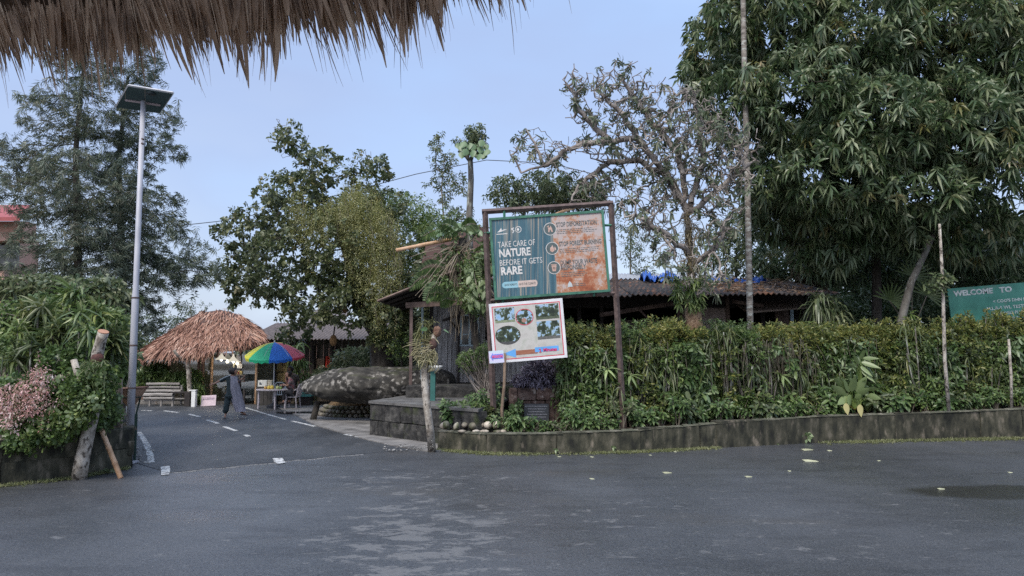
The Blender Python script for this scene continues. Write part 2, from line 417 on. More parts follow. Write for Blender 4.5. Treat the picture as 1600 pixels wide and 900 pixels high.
def tree(name, label, cat, trunk, blobs, kind, lm, bm, natt=300, per=2, off=.18, r0=.15, r1=.06, step=.3, kill=.45, group=None,
         hi=False, mul=1.0, thr=.03, up=0.0, dup_=.3, objs=0, jit=.25, keep=1.0, rtip=.008, twig_min=0, shell=.1, droopy=0, cover=0, seed=1):
    rg = np.random.default_rng(seed + 100)
    base = Vector(trunk[0]); t = thing(name, base, label, cat, group)
    att = blob_points(blobs, natt, shell, rg)
    nodes, par, nt_ = grow([tuple(x) for x in trunk], att, step, kill, up=up, jit=jit, rg=rg)
    r_, has = radii(nodes, par, nt_, rtip, 2.3, r0, r1)
    wb, D = wood_mesh(nodes, par, r_, 6, twig_min)
    part('trunk', wb, bm, t, smooth=True)
    sel = np.where((r_ < thr) & (np.arange(len(nodes)) >= nt_))[0]
    if keep < 1: sel = sel[rg.random(len(sel)) < keep]
    A = np.repeat(nodes[sel], per, 0); Dd = np.repeat(D[sel], per, 0)
    A = A + rg.normal(0, off, A.shape) * np.array([1, 1, .8]); Dd = nrm(Dd + rg.normal(0, .55, Dd.shape) + np.array([0, 0, dup_]))
    if droopy: Dd = nrm(Dd * np.array([1, 1, .4]) + np.array([0, 0, -droopy]))
    if cover:
        extra = blob_points(blobs, cover, .55, rg); A = np.concatenate([A, extra]); Dd = np.concatenate([Dd, nrm(rg.normal(size=(cover, 3)) + np.array([0, -.4, dup_]))])
    if objs:
        u = A[:, 0] / A[:, 1] * FPX + 800; z_ = 548 - (A[:, 2] - CAM_H) * FPX / A[:, 1]
        inview = (u > 0) & (u < 1590) & (z_ > 10) & (z_ < 700)
        sc_ = np.where(inview, A[:, 1] + rg.uniform(0, 2.2, len(A)), 1e9); order = np.argsort(sc_); pick = order[:objs]; rest = order[objs:]
        ms = [spray_mesh(kind, lm, 50 + i, mul) for i in range(8)]
        for j, i in enumerate(pick):
            o = bpy.data.objects.new('leaf_spray', ms[j % 8]); COL.objects.link(o); o.parent = t
            q = Vector(Dd[i]).to_track_quat('Z', 'Y'); o.rotation_mode = 'QUATERNION'
            from mathutils import Quaternion
            o.rotation_quaternion = q @ Quaternion((0, 0, 1), rg.uniform(0, 6.28)); o.location = Vector(A[i]) - base
            s_ = rg.uniform(.7, 1.25); o.scale = (s_, s_, s_)
        A = A[rest]; Dd = Dd[rest]
    nb = NP(); g_ = rg.random(len(A)); yl_ = NP()
    for lo_, hi_, m_ in ((0, .3, .72), (.3, .62, .95), (.62, .95, 1.18)):
        q_ = (g_ >= lo_) & (g_ < hi_); add_sprays(nb, A[q_], Dd[q_], kind, hi, mul * m_, rg=rg)
    q_ = g_ >= .95; add_sprays(yl_, A[q_], Dd[q_], kind, hi, mul * .9, rg=rg)
    if nb.n: part('crown', nb, lm, t, kind='stuff')
    if yl_.n and kind in ('mango', 'jack'): part('young_leaves', yl_, L_YOUNG, t, kind='stuff')
    return t, nodes, r_, D

# ------------------------------------------------------------------ shared materials
BARK_GREY = mat('bark_grey', [(.05, .042, .035), (.11, .10, .085), (.17, .16, .14)], scale=6, rough=.9, bump=.8, bscale=25, stretch=(1, 1, .4), cols2=(.30, .31, .27), scale2=7, thr=(.54, .62))
BARK_DARK = mat('bark_dark', [(.025, .02, .016), (.06, .05, .04), (.09, .08, .065)], scale=6, rough=.9, bump=.8, bscale=25, stretch=(1, 1, .4))
BARK_PALE = mat('bark_pale', [(.15, .125, .10), (.36, .32, .27), (.52, .48, .42)], scale=9, rough=.9, bump=.7, bscale=35, stretch=(1, 1, .7), cols2=(.09, .075, .06), scale2=15, thr=(.55, .62))
BARK_ORANGE = mat('bark_orange', [(.08, .045, .03), (.24, .15, .09), (.38, .27, .18)], scale=18, rough=.9, bump=1, bscale=50)
TWIG = mat('twig', [(.10, .085, .06), (.22, .19, .15)], scale=8, rough=.9)
TWIG_RED = mat('twig_brown', [(.13, .105, .09), (.26, .225, .20), (.40, .36, .33)], scale=5, rough=.9, bump=.3)
RUSTY = mat('rusty_steel', [(.06, .04, .036), (.10, .068, .06), (.15, .105, .095)], scale=10, rough=.75, bump=.2)
BAMBOO = mat('bamboo', [(.36, .2, .1), (.55, .34, .2), (.62, .42, .28)], scale=5, rough=.55, stretch=(1, 1, 1), bump=.15)
WOODGREY = mat('weathered_boards', [(.15, .14, .138), (.28, .268, .262), (.42, .405, .395)], scale=9, rough=.85, stretch=(3, 3, .25), bump=.5, bscale=24, per_object=.2)
WOODBROWN = mat('brown_timber', [(.07, .045, .035), (.15, .10, .08), (.22, .15, .12)], scale=8, rough=.8, stretch=(1, 1, .3), bump=.4)
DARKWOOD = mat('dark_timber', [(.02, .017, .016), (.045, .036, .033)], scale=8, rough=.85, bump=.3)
STONE_DARK = mat('mossy_dark_stone', [(.010, .010, .010), (.026, .025, .024), (.055, .052, .048), (.10, .095, .085)], scale=6, rough=.92, bump=1, bscale=22, detail=12, cols2=(.045, .055, .022), scale2=2.2, thr=(.56, .72), per_object=.25)
STONE_WALL = mat('stained_wall_stone', [(.012, .012, .009), (.03, .03, .019), (.062, .058, .038), (.13, .115, .085)], scale=4.5, rough=.95, bump=1, bscale=18, detail=12, stretch=(1.4, 1.4, .6), cols2=(.22, .185, .14), scale2=4.0, thr=(.60, .72), per_object=.2)
MOSS = mat('moss', [(.035, .05, .015), (.08, .09, .035), (.15, .14, .07)], scale=9, rough=1, bump=.8, bscale=40)
CONCRETE = mat('worn_concrete', [(.13, .12, .115), (.2, .19, .18), (.27, .255, .24)], scale=2.2, rough=.8, bump=.4, bscale=20, cols2=(.06, .058, .055), scale2=.9, thr=(.52, .68))
SOIL = mat('soil', [(.02, .015, .01), (.045, .033, .02), (.07, .05, .03)], scale=8, rough=1, bump=.8)
PAINT_WHITE = mat('worn_white_paint', [(.45, .46, .46), (.66, .66, .64)], scale=6, rough=.6, cols2=(.12, .12, .13), scale2=14, thr=(.50, .60))
WHITE = flat('white_paint', (.78, .78, .76), .5, var=.05)
L_MANGO = leafmat('mango_leaves', [(.034, .062, .027), (.066, .115, .045), (.118, .168, .074), (.235, .265, .135)], rough=.36, back=1.5)
L_DARK = leafmat('dark_leaves', [(.045, .068, .03), (.09, .125, .055), (.145, .18, .085), (.26, .27, .15)], rough=.36, back=1.4)
L_NEEDLE = leafmat('needle_leaves', [(.045, .068, .044), (.09, .125, .08), (.15, .18, .115), (.24, .22, .15)], rough=.55, trans=.2)
L_JACK = leafmat('olive_glossy_leaves', [(.036, .055, .024), (.075, .105, .042), (.13, .155, .065), (.27, .28, .15)], rough=.34, back=1.4)
L_YOUNG = leafmat('young_yellowish_leaves', [(.10, .12, .04), (.2, .2, .07), (.3, .22, .10)], rough=.4)
L_FAR = leafmat('distant_leaves', [(.06, .085, .055), (.11, .15, .09), (.18, .21, .12)], rough=.55)
L_PLUM = leafmat('grey_green_leaves', [(.045, .07, .04), (.09, .125, .07), (.15, .18, .105), (.23, .23, .15)], rough=.45)
L_GREEN = leafmat('mid_green_leaves', [(.045, .08, .022), (.09, .15, .042), (.15, .22, .065), (.26, .31, .11)], rough=.38)
L_YELLOW = leafmat('yellow_green_leaves', [(.05, .08, .022), (.10, .14, .035), (.20, .22, .055), (.36, .32, .10)], rough=.42)
L_DRAC = leafmat('strap_leaves', [(.035, .058, .018), (.075, .11, .034), (.13, .16, .055), (.26, .26, .10)], rough=.38)
L_STRAPG = leafmat('bright_strap_leaves', [(.04, .08, .02), (.09, .15, .04), (.18, .24, .07), (.32, .33, .11)], rough=.38)
L_VINE = leafmat('yellow_vine_leaves', [(.11, .15, .04), (.25, .26, .07), (.42, .39, .12), (.12, .18, .055)], rough=.6)
L_PINK = leafmat('pink_blossom', [(.07, .12, .04), (.22, .18, .10), (.52, .25, .24), (.70, .44, .40), (.72, .60, .5)], rough=.6)
L_PURPLE = leafmat('purple_leaves', [(.035, .028, .045), (.075, .06, .09), (.13, .11, .15), (.26, .23, .29)], rough=.4, trans=.1)
L_BED = leafmat('bed_leaves', [(.045, .08, .026), (.085, .15, .05), (.14, .21, .08), (.25, .32, .13)], rough=.36)
L_DRY = leafmat('dry_strands', [(.10, .08, .045), (.22, .18, .10), (.36, .31, .2)], rough=.8)
L_LIME = leafmat('lime_leaves', [(.14, .22, .05), (.26, .36, .09), (.38, .44, .15)], rough=.4)

# ------------------------------------------------------------------ ground, road, paths
solo('ground', MB().add([(-400, -60, 0), (400, -60, 0), (400, 700, 0), (-400, 700, 0)], [(0, 1, 2, 3)]), SOIL, (0, 0, 0), kind='structure')

def asphalt():
    m = bpy.data.materials.new('asphalt'); m.use_nodes = True; nt = m.node_tree; b = nt.nodes['Principled BSDF']; Lk = nt.links
    tc = nt.nodes.new('ShaderNodeTexCoord')
    def noise(sc, det, st=(1, 1, 1), rg_=.5, dist=0):
        mp = nt.nodes.new('ShaderNodeMapping'); mp.inputs['Scale'].default_value = st; Lk.new(tc.outputs['Object'], mp.inputs[0])
        n = nt.nodes.new('ShaderNodeTexNoise'); n.inputs['Scale'].default_value = sc; n.inputs['Detail'].default_value = det
        n.inputs['Roughness'].default_value = rg_; n.inputs['Distortion'].default_value = dist; Lk.new(mp.outputs[0], n.inputs[0]); return n.outputs[0]
    def mr(x, a, b_, c=0, d=1):
        n = nt.nodes.new('ShaderNodeMapRange'); n.inputs[1].default_value = a; n.inputs[2].default_value = b_; n.inputs[3].default_value = c; n.inputs[4].default_value = d
        Lk.new(x, n.inputs[0]); return n.outputs[0]
    def math_(op, x, y=None):
        n = nt.nodes.new('ShaderNodeMath'); n.operation = op; Lk.new(x, n.inputs[0])
        if isinstance(y, (int, float)): n.inputs[1].default_value = y
        elif y is not None: Lk.new(y, n.inputs[1])
        return n.outputs[0]
    def mix(f, a, c):
        n = nt.nodes.new('ShaderNodeMix'); n.data_type = 'RGBA'; Lk.new(f, n.inputs['Factor'])
        if isinstance(a, tuple): n.inputs['A'].default_value = (*a, 1)
        else: Lk.new(a, n.inputs['A'])
        n.inputs['B'].default_value = (*c, 1); return n.outputs['Result']
    big = noise(.35, 4, (1, .7, 1)); fine = noise(90, 3); mid = noise(2.6, 6)
    r = ramp(nt, [(.036, .039, .045), (.060, .064, .072), (.088, .094, .105)], [.3, .5, .72]); Lk.new(big, r.inputs[0])
    c = r.outputs[0]
    c = mix(mr(mid, .45, .8, 0, .45), c, (.085, .086, .09))
    c = mix(mr(fine, .52, .72, 0, .75), c, (.15, .15, .15))
    c = mix(mr(noise(30, 6, (1, 1, 1), .7), .54, .66, 0, .75), c, (.012, .012, .014))
    c = mix(mr(noise(22, 8, (1, 1, 1), .75), .57, .66, 0, .7), c, (.16, .16, .165))
    c = mix(mr(noise(1.1, 8, (.5, 1.4, 1), .65), .52, .64, 0, .35), c, (.022, .022, .025))
    # brownish film of silt here and there
    c = mix(mr(noise(.5, 5, (.6, 1.2, 1), .6), .56, .74, 0, .5), c, (.075, .066, .056))
    # pale worn grit patches: ragged, gathered in two areas of the yard
    ragged = noise(3.4, 14, (.6, 1.0, 1), .78, .3)
    sp = nt.nodes.new('ShaderNodeSeparateXYZ'); Lk.new(tc.outputs['Object'], sp.inputs[0])
    def spot(x, y, rx, ry):
        a = math_('POWER', math_('MULTIPLY', math_('SUBTRACT', sp.outputs[0], x), 1 / rx), 2); b2 = math_('POWER', math_('MULTIPLY', math_('SUBTRACT', sp.outputs[1], y), 1 / ry), 2)
        return mr(math_('ADD', a, b2), 0, 1, 1, 0)
    a1 = spot(-1.1, 8.6, 2.0, 4.2); a2 = spot(-1.6, 12.0, 3.2, 2.6); a3 = spot(3.2, 7.9, 2.4, 1.4); a4 = spot(-6.2, 10.6, 2.2, 2.2); wet = math_('MAXIMUM', spot(-4.0, 9.6, 1.1, .55), math_('MULTIPLY', spot(-5.0, 12.5, 1.6, .8), .7)); damp = spot(7.9, 11.2, 2.6, .75)
    a5 = math_('MULTIPLY', spot(0.5, 9.5, 11, 5), .62)
    area = math_('MAXIMUM', math_('MAXIMUM', math_('MAXIMUM', a1, a5), math_('MULTIPLY', a2, .8)), math_('MAXIMUM', math_('MULTIPLY', a3, .62), math_('MULTIPLY', a4, .55)))
    pt = mr(math_('ADD', math_('MULTIPLY', ragged, 1.0), math_('MULTIPLY', area, .22)), .70, .745)
    c = mix(mr(math_('ADD', damp, math_('MULTIPLY', mid, .5)), .5, .75, 0, .7), c, (.018, .016, .013))
    c = mix(math_('MULTIPLY', pt, .62), c, (.18, .176, .172))
    Lk.new(c, b.inputs['Base Color'])
    # damp film: smoother in broad patches
    rr = mr(noise(.28, 5, (1, .6, 1), .55), .36, .64, .50, .25)
    sn = math_('ADD', rr, math_('MULTIPLY', pt, .12)); sn = math_('SUBTRACT', sn, mr(math_('ADD', wet, math_('MULTIPLY', mid, .35)), .35, 1.0, 0, .3)); sn = math_('SUBTRACT', sn, math_('MULTIPLY', damp, .12)); 
    Lk.new(sn, b.inputs['Roughness']); b.inputs['Specular IOR Level'].default_value = .6
    bp = nt.nodes.new('ShaderNodeBump'); bp.inputs['Strength'].default_value = .8; bp.inputs['Distance'].default_value = .008
    hh = math_('ADD', noise(34, 6, (1, 1, 1), .7), math_('MULTIPLY', noise(5, 6), 1.6)); Lk.new(hh, bp.inputs['Height']); Lk.new(bp.outputs[0], b.inputs['Normal'])
    return m
ASPHALT = asphalt()
road = solo('road', MB().add([(-60, -20, .004), (60, -20, .004), (60, 29.3, .004), (-60, 29.3, .004)], [(0, 1, 2, 3)]), ASPHALT, (0, 0, 0), kind='structure')
# darker resurfaced lane climbing away to the left, a thin lip above the yard
ASPH2 = mat('newer_asphalt', [(.030, .032, .036), (.05, .053, .058), (.07, .073, .078)], scale=.8, rough=.5, bump=.5, bscale=90, stretch=(1, .5, 1), cols2=(.085, .086, .09), scale2=2.5, thr=(.55, .75))
lane = MB(); pl = [G(206, 722), G(262, 739), G(330, 733), G(440, 722), G(560, 710), G(640, 703), G(575, 689), G(490, 667), G(385, 637), G(380, 632.5), G(205, 632.5), G(205, 660)]
lane.sheet([(p.x, p.y, .012) for p in pl], .012)
lane_o = part('lane_surface', lane, ASPH2, road)
# painted marks
def quadmark(pts, z=.02):
    m = MB(); m.sheet([(G(*p).x, G(*p).y, z) for p in pts], .008); return m
def dash(a, b, wpx):   # two ends in px, half width in metres
    p, q = G(*a), G(*b); d = (q - p).normalized(); s_ = Vector((-d.y, d.x, 0)) * wpx; m = MB(); n = 5; L1 = []; L2 = []
    for i in range(n + 1):
        c = p.lerp(q, i / n); k = R.uniform(.8, 1.1); L1.append(c + s_ * k); L2.append(c - s_ * R.uniform(.8, 1.1))
    m.sheet([(v.x, v.y, .02) for v in L1 + L2[::-1]][::-1], .008); return m
for a, b in (((222, 642), (238, 642.5)), ((257, 642.5), (279, 645.5)), ((296, 648), (312, 652)), ((324, 657), (341, 662.5)), ((350, 667.5), (369, 674)), ((383, 680.5), (389, 683))):
    part('lane_dash', dash(a, b, .055), PAINT_WHITE, road)
for a, b in (((380, 636.5), (416, 647.5)), ((417, 648), (433, 652.5)), ((435, 653.2), (446, 656)), ((456, 658.5), (492, 667)), ((539, 679.5), (551, 682)), ((556, 683), (563, 684.5))):
    part('edge_line', dash(a, b, .045), PAINT_WHITE, road)
for pts in (((426, 717.5), (441, 717), (446, 724), (434, 726.5), (428, 722)), ((251, 731), (265, 729.5), (266, 736), (264, 742.5), (252, 743.5))):
    part('worn_block_mark', quadmark(pts), PAINT_WHITE, road)
cv = [(217, 676), (222, 684), (229, 695), (233, 706), (235, 716), (236, 724)]
for i in range(5):
    a, b = Vector(cv[i]), Vector(cv[i + 1]); b = b - (b - a) * .06
    part('curved_edge_line', dash(tuple(a), tuple(b), .06), PAINT_WHITE, road)
# seam of pale silt where lane meets yard
sm = MB(); prev = None
for i in range(40):
    t_ = i / 39; x = 268 + (560 - 268) * t_; y = 739.5 - 29 * t_ + sin(i * .7) * .6
    p = G(x, y); sm.tube([(p.x - .06, p.y, .004), (p.x + .08 + R.random() * .05, p.y + .01, .006)], [.012, .016 + .02 * R.random()], 5, flatten=.3)
part('silt_seam', sm, mat('silt', [(.13, .13, .135), (.22, .22, .22)], scale=6, rough=.7), road, kind='stuff')
# concrete apron beside the rock and platform
ap = [G(430, 636), G(460, 634), G(560, 634), G(700, 655), G(690, 706), G(668, 706), G(640, 702), G(610, 697), G(575, 688.5), G(495, 666), G(463, 650)]
solo('path', MB().sheet([(p.x, p.y, .03) for p in ap], .03), CONCRETE, G(560, 660), kind='structure')
PUD = mat('puddle_water', [(.03, .03, .032), (.04, .04, .042)], rough=.08, spec=.6)
pd = MB(); c = G(478, 646); pd.sheet([(c.x + cos(a) * (1.0 + .2 * sin(3 * a)), c.y + sin(a) * (.5 + .1 * cos(2 * a)), .035) for a in [i * pi / 8 for i in range(16)]], .004)
solo('puddle', pd, PUD, c, kind='structure')
gl = MB()
for i in range(60):
    q = G(R.uniform(196, 240), R.uniform(700, 728)); s_ = R.uniform(.01, .04); gl.ball((q.x, q.y, s_ * .5), (s_, s_, s_ * .7), 6, 4, jit=.1, seed=i)
for i in range(50):
    q = G(R.uniform(600, 670), R.uniform(696, 707)); s_ = R.uniform(.008, .03); gl.ball((q.x, q.y, .03 + s_ * .4), (s_, s_, s_ * .7), 6, 4, jit=.1, seed=i)
solo('gravel', gl, mat('grit', [(.1, .1, .1), (.25, .24, .23), (.4, .4, .38)], scale=3, rough=.9), (0, 0, 0), 'loose grit and small stones along the road edge', 'gravel', kind='stuff')

# ------------------------------------------------------------------ stone walls and planting beds
def wall_run(parent, base_pts, tops, thick, mtl, blk=(.75, 1.25), rows=2, seed=1, name='block'):
    r = random.Random(seed)
    for k in range(len(base_pts) - 1):
        a, b = Vector(base_pts[k]), Vector(base_pts[k + 1]); d = b - a; Ln = d.length; u = d.normalized(); n_ = Vector((-u.y, u.x, 0))
        ang = math.atan2(u.y, u.x); rot = Matrix.Rotation(ang, 3, 'Z')
        for row in range(rows):
            s_ = 0; off = r.uniform(.2, .8) * (row % 2)
            while s_ < Ln - .02:
                w_ = min(r.uniform(*blk) - off, Ln - s_); off = 0
                if Ln - s_ - w_ < .25: w_ = Ln - s_
                t0 = (s_ + w_ / 2) / Ln; H = tops[k] * (1 - t0) + tops[k + 1] * t0
                h_ = H / rows; c = a + u * (s_ + w_ / 2) + n_ * (thick / 2 + r.uniform(-.012, .012)) + Vector((0, 0, h_ * (row + .5) + .002))
                m = MB().stone(c, (w_ - .008, thick, h_ - .006), rot, jit=.016, ch=.04, r=r)
                part(name, m, mtl, parent); s_ += w_
WB = [G(684, 703), G(760, 709), G(870, 710), G(1000, 706), G(1120, 700), G(1280, 692), G(1400, 689), G(1600, 685), G(1800, 683)]
WT = [.40, .40, .42, .45, .53, .60, .62, .70, .74]
wl = thing('stone_wall', WB[0], 'long low mossy stone retaining wall holding the planting bed along the yard', 'wall')
wall_run(wl, WB, WT, .22, STONE_WALL, rows=1, seed=4, blk=(1.3, 2.6))
# return of the wall towards the platform
wr = [WB[0] + Vector((-.02, 2.6, 0)), WB[0]]
wall_run(wl, wr, [.40, .40], .22, STONE_WALL, rows=2, seed=5)
cap = MB()
for k in range(len(WB) - 1):
    a, b = Vector(WB[k]), Vector(WB[k + 1]); n_ = 14
    for i in range(n_):
        p = a.lerp(b, i / n_); q = a.lerp(b, (i + 1) / n_); H0 = WT[k] + (WT[k + 1] - WT[k]) * i / n_; H1 = WT[k] + (WT[k + 1] - WT[k]) * (i + 1) / n_
        u = (q - p).normalized(); nn = Vector((-u.y, u.x, 0)); j = lambda: R.uniform(-.012, .012)
        cap.add([p + nn * -.015 + Vector((0, j(), H0 - .01)), q + nn * -.015 + Vector((0, j(), H1 - .01)), q + nn * .1 + Vector((0, 0, H1 + .02 + j())), p + nn * .1 + Vector((0, 0, H0 + .02 + j())), q + nn * .26 + Vector((0, 0, H1 - .01)), p + nn * .26 + Vector((0, 0, H0 - .01))], [(0, 1, 2, 3), (3, 2, 4, 5)])
part('moss_cap', cap, mat('mossy_coping', [(.05, .055, .035), (.10, .10, .07), (.2, .185, .15)], scale=6, rough=1, bump=1, bscale=30), wl, smooth=True)
# soil of the bed
def bed_z(x):   # height of the soil by distance along x
    return .36 + max(0, (x - 1.0)) * .026
sb = MB(); front = [(p.x, p.y + .2, bed_z(p.x)) for p in WB]; back_ = [(p.x + .2, 21.2 if p.x > .3 else 19.0, bed_z(p.x) + .05) for p in WB]
for i in range(len(front) - 1): sb.add([front[i], front[i + 1], back_[i + 1], back_[i]], [(0, 1, 2, 3)])
solo('planting_bed_soil', sb, SOIL, WB[3], kind='structure')
# left wall
LB = [G(-260, 800), G(-100, 775), G(0, 760), G(120, 747), G(206, 731)]
lw = thing('garden_wall', LB[4], 'dark damp stone wall under the flowering shrub at the left road edge', 'wall')
LT = [.72, .72, .72, .72, .72]
wall_run(lw, LB, LT, .22, STONE_WALL, rows=2, seed=9, blk=(.8, 1.5))
wall_run(lw, [LB[4], LB[4] + Vector((-1.25, 2.3, 0))], [.72, .72], .22, STONE_WALL, rows=3, seed=10, blk=(.5, .9))
ls = MB(); fr = [(p.x, p.y + .15, .66) for p in LB]; bk = [(x_, 30, .66) for x_ in (-40, -30, -24, -20, -16.2)]
for i in range(4): ls.add([fr[i], fr[i + 1], bk[i + 1], bk[i]], [(0, 1, 2, 3)])
solo('left_bed_soil', ls, SOIL, LB[3], kind='structure')

# grass tufts along the wall feet
def tufts(name, line, n, spread, h, m, label, seed=1, z=.01):
    rg = np.random.default_rng(seed); nb = NP(); pts = []
    for i in range(n):
        k = rg.integers(0, len(line) - 1); t_ = rg.random(); a, b = line[k], line[k + 1]; p = a.lerp(b, t_)
        dens = .5 + .5 * sin(p.x * 1.7 + seed) * sin(p.x * .6 + 1)
        if rg.random() > dens + .15: continue
        d = -abs(rg.normal(0, spread)); pts.append((p.x + rg.normal(0, .05), p.y + d - .01, z))
    A = np.array(pts); m_ = 6; A = np.repeat(A, m_, 0) + rg.normal(0, .012, (len(A) * m_, 3)) * np.array([1, 1, 0])
    D = nrm(rg.normal(0, .6, A.shape) + np.array([0, 0, 1])); S = rg.normal(size=A.shape)
    add_leaves(nb, A, D, S, rg.uniform(.5, 1.1, len(A)) * h, .012, rg.uniform(.1, .8, len(A)), hi=False)
    return solo(name, nb, m, line[0], label, 'grass', kind='stuff')
L_GRASS = leafmat('grass_blades', [(.10, .12, .04), (.18, .2, .07), (.3, .3, .14)], rough=.6)
tufts('grass', WB[:5], 2600, .12, .075, L_GRASS, 'thin grass growing at the foot of the long low stone wall', 3)
tufts('grass', WB[5:], 3200, .16, .085, L_GRASS, 'grass strip at the foot of the stone wall below the green painted sign', 8)
tufts('grass', LB[1:], 1500, .12, .08, L_GRASS, 'sparse grass at the foot of the damp left garden wall', 5)

# ------------------------------------------------------------------ black stone platform beside the hut
PL0, PL1 = G(577, 681), G(690, 696); PZ = .84
pf = thing('stone_platform', PL0, 'raised platform of large black stone blocks in front of the grey hut', 'platform')
u = (PL1 - PL0).normalized(); nn = Vector((-u.y, u.x, 0)); ang = math.atan2(u.y, u.x); rot = Matrix.Rotation(ang, 3, 'Z')
Lp = (PL1 - PL0).length + 1.2
for row, ws in enumerate(((.32, .42, .05, .55, .5, .6, .7, .6), (.5, .12, .6, .45, .55, .5, .62, .5))):
    s_ = 0
    for w_ in ws:
        if s_ > Lp: break
        c = PL0 + u * (s_ + w_ / 2) + nn * .16 + Vector((0, 0, PZ / 2 * (row + .5) - .03))
        part('block', MB().stone(c, (w_ - .014, .32, PZ / 2 - .015), rot, jit=.012, ch=.045), STONE_DARK, pf); s_ += w_
for i in range(4):   # left return
    for row in range(2):
        c = PL0 + nn * (.32 + .35 + i * .7) + u * .15 + Vector((0, 0, PZ / 2 * (row + .5) - .03))
        part('block', MB().stone(c, (.3, .69, PZ / 2 - .015), rot, jit=.012, ch=.045), STONE_DARK, pf)
dk = MB(); a = PL0 - nn * .03 - u * .02; b = PL0 + u * Lp - nn * .03
dk.sheet([(a.x, a.y, PZ + .02), (b.x, b.y, PZ + .02), (b.x + .6, b.y + 3.5, PZ + .02), (a.x + .9, a.y + 3.4, PZ + .02)], .06)
part('deck', dk, mat('platform_top', [(.06, .058, .055), (.12, .115, .11), (.17, .165, .155)], scale=3, rough=.75, bump=.6, bscale=18), pf)
# upper step carrying the hut
s0 = P(641, 622, 19.9); ST = MB(); ST.stone((s0.x + 1.6, s0.y + .6, PZ + .15), (3.4, 1.4, .34), jit=.02, ch=.08)
solo('stone_step', ST, STONE_DARK, (s0.x + 1.5, s0.y, PZ), 'long rough stone step on the platform under the hut wall', 'step')

# ------------------------------------------------------------------ giant rock on its mound, ringed with stones
RC = P(590, 600, 22.6)
def rockf(p, d):
    p = p.copy(); x = p.x; t = max(-.995, min(.995, x / 2.42)); g = min(2.6, ((1 - abs(t) ** 4.5) / (1 - t * t)) ** .5); p.z *= g; p.y *= g
    if p.z < 0: p.z *= 1 - .28 * max(0, (-x - .2)) * .5
    k = 1 - .13 * max(0, -x - .2) ** 1.1; p.z *= k; p.y *= k; p.z += .02 * x
    p.z += .02 * sin(3 * x) * cos(3 * p.y); p.z = p.z if p.z < .42 else .42 + (p.z - .42) * .5; p += Vector(d) * (.13 * mnoise.noise(Vector((x, p.y, p.z)) * 1.5) + .06 * abs(mnoise.noise(Vector((x, p.y, p.z)) * 4)) + .025 * mnoise.noise(Vector((x, p.y, p.z)) * 11))
    return p
rb = MB().ball((RC.x, RC.y, RC.z), (2.3, 1.15, .57), 130, 80, Matrix.Rotation(radians(-2), 3, 'Y'), jit=.012, seed=4, f=rockf)
ROCK = mat('boulder_rock', [(.014, .013, .012), (.038, .035, .03), (.085, .078, .066)], scale=3.6, rough=.92, bump=1, bscale=9, cols2=(.30, .28, .25), scale2=7.5, thr=(.53, .62), detail=12)
nt = ROCK.node_tree; mrs = [n for n in nt.nodes if n.type == 'MAP_RANGE'][0]; mxs = [n for n in nt.nodes if n.type == 'MIX'][0]
nl = nt.nodes.new('ShaderNodeTexNoise'); nl.inputs['Scale'].default_value = 1.1; nl.inputs['Detail'].default_value = 5; nt.links.new([n for n in nt.nodes if n.type == 'MAPPING'][0].outputs[0], nl.inputs[0])
ml = nt.nodes.new('ShaderNodeMapRange'); ml.inputs[1].default_value = .44; ml.inputs[2].default_value = .6; nt.links.new(nl.outputs[0], ml.inputs[0]); mm_ = nt.nodes.new('ShaderNodeMath'); mm_.operation = 'MULTIPLY'
nt.links.new(mrs.outputs[0], mm_.inputs[0]); nt.links.new(ml.outputs[0], mm_.inputs[1]); nt.links.new(mm_.outputs[0], mxs.inputs['Factor'])
nt = ROCK.node_tree; bs = nt.nodes['Principled BSDF']; ln_ = bs.inputs['Base Color'].links[0].from_socket
g_ = nt.nodes.new('ShaderNodeNewGeometry'); sx = nt.nodes.new('ShaderNodeSeparateXYZ'); nt.links.new(g_.outputs['Normal'], sx.inputs[0])
n_ = nt.nodes.new('ShaderNodeTexNoise'); n_.inputs['Scale'].default_value = 3.5; n_.inputs['Detail'].default_value = 7
a_ = nt.nodes.new('ShaderNodeMath'); a_.operation = 'MULTIPLY'; nt.links.new(sx.outputs[2], a_.inputs[0]); nt.links.new(n_.outputs[0], a_.inputs[1])
r_ = nt.nodes.new('ShaderNodeMapRange'); r_.inputs[1].default_value = .44; r_.inputs[2].default_value = .58; nt.links.new(a_.outputs[0], r_.inputs[0])
mx = nt.nodes.new('ShaderNodeMix'); mx.data_type = 'RGBA'; nt.links.new(r_.outputs[0], mx.inputs['Factor']); nt.links.new(ln_, mx.inputs['A']); mx.inputs['B'].default_value = (.05, .056, .022, 1)
nt.links.new(mx.outputs['Result'], bs.inputs['Base Color'])
solo('boulder', rb, ROCK, (RC.x, RC.y, .55), 'huge elongated dark boulder with moss and pale lichen resting on a low mound', 'boulder', smooth=True)
MC = G(552, 652); MC.y += .6
md = thing('stone_ringed_mound', (MC.x, MC.y, 0), 'low brown mound edged with rings of round stones under the boulder', 'mound')
part('earth', MB().ball((MC.x + .1, MC.y + .3, .22), (1.15, 1.0, .5), 24, 12, jit=.04, seed=2), mat('reddish_moss', [(.05, .03, .015), (.12, .075, .035), (.2, .13, .06)], scale=18, rough=1, bump=1, bscale=40), md, smooth=True)
PEB = mat('round_stones', [(.10, .085, .068), (.2, .175, .14), (.3, .27, .22)], scale=6, rough=.9, bump=.6, bscale=20, cols2=(.06, .065, .03), scale2=3, thr=(.46, .62), per_object=.35)
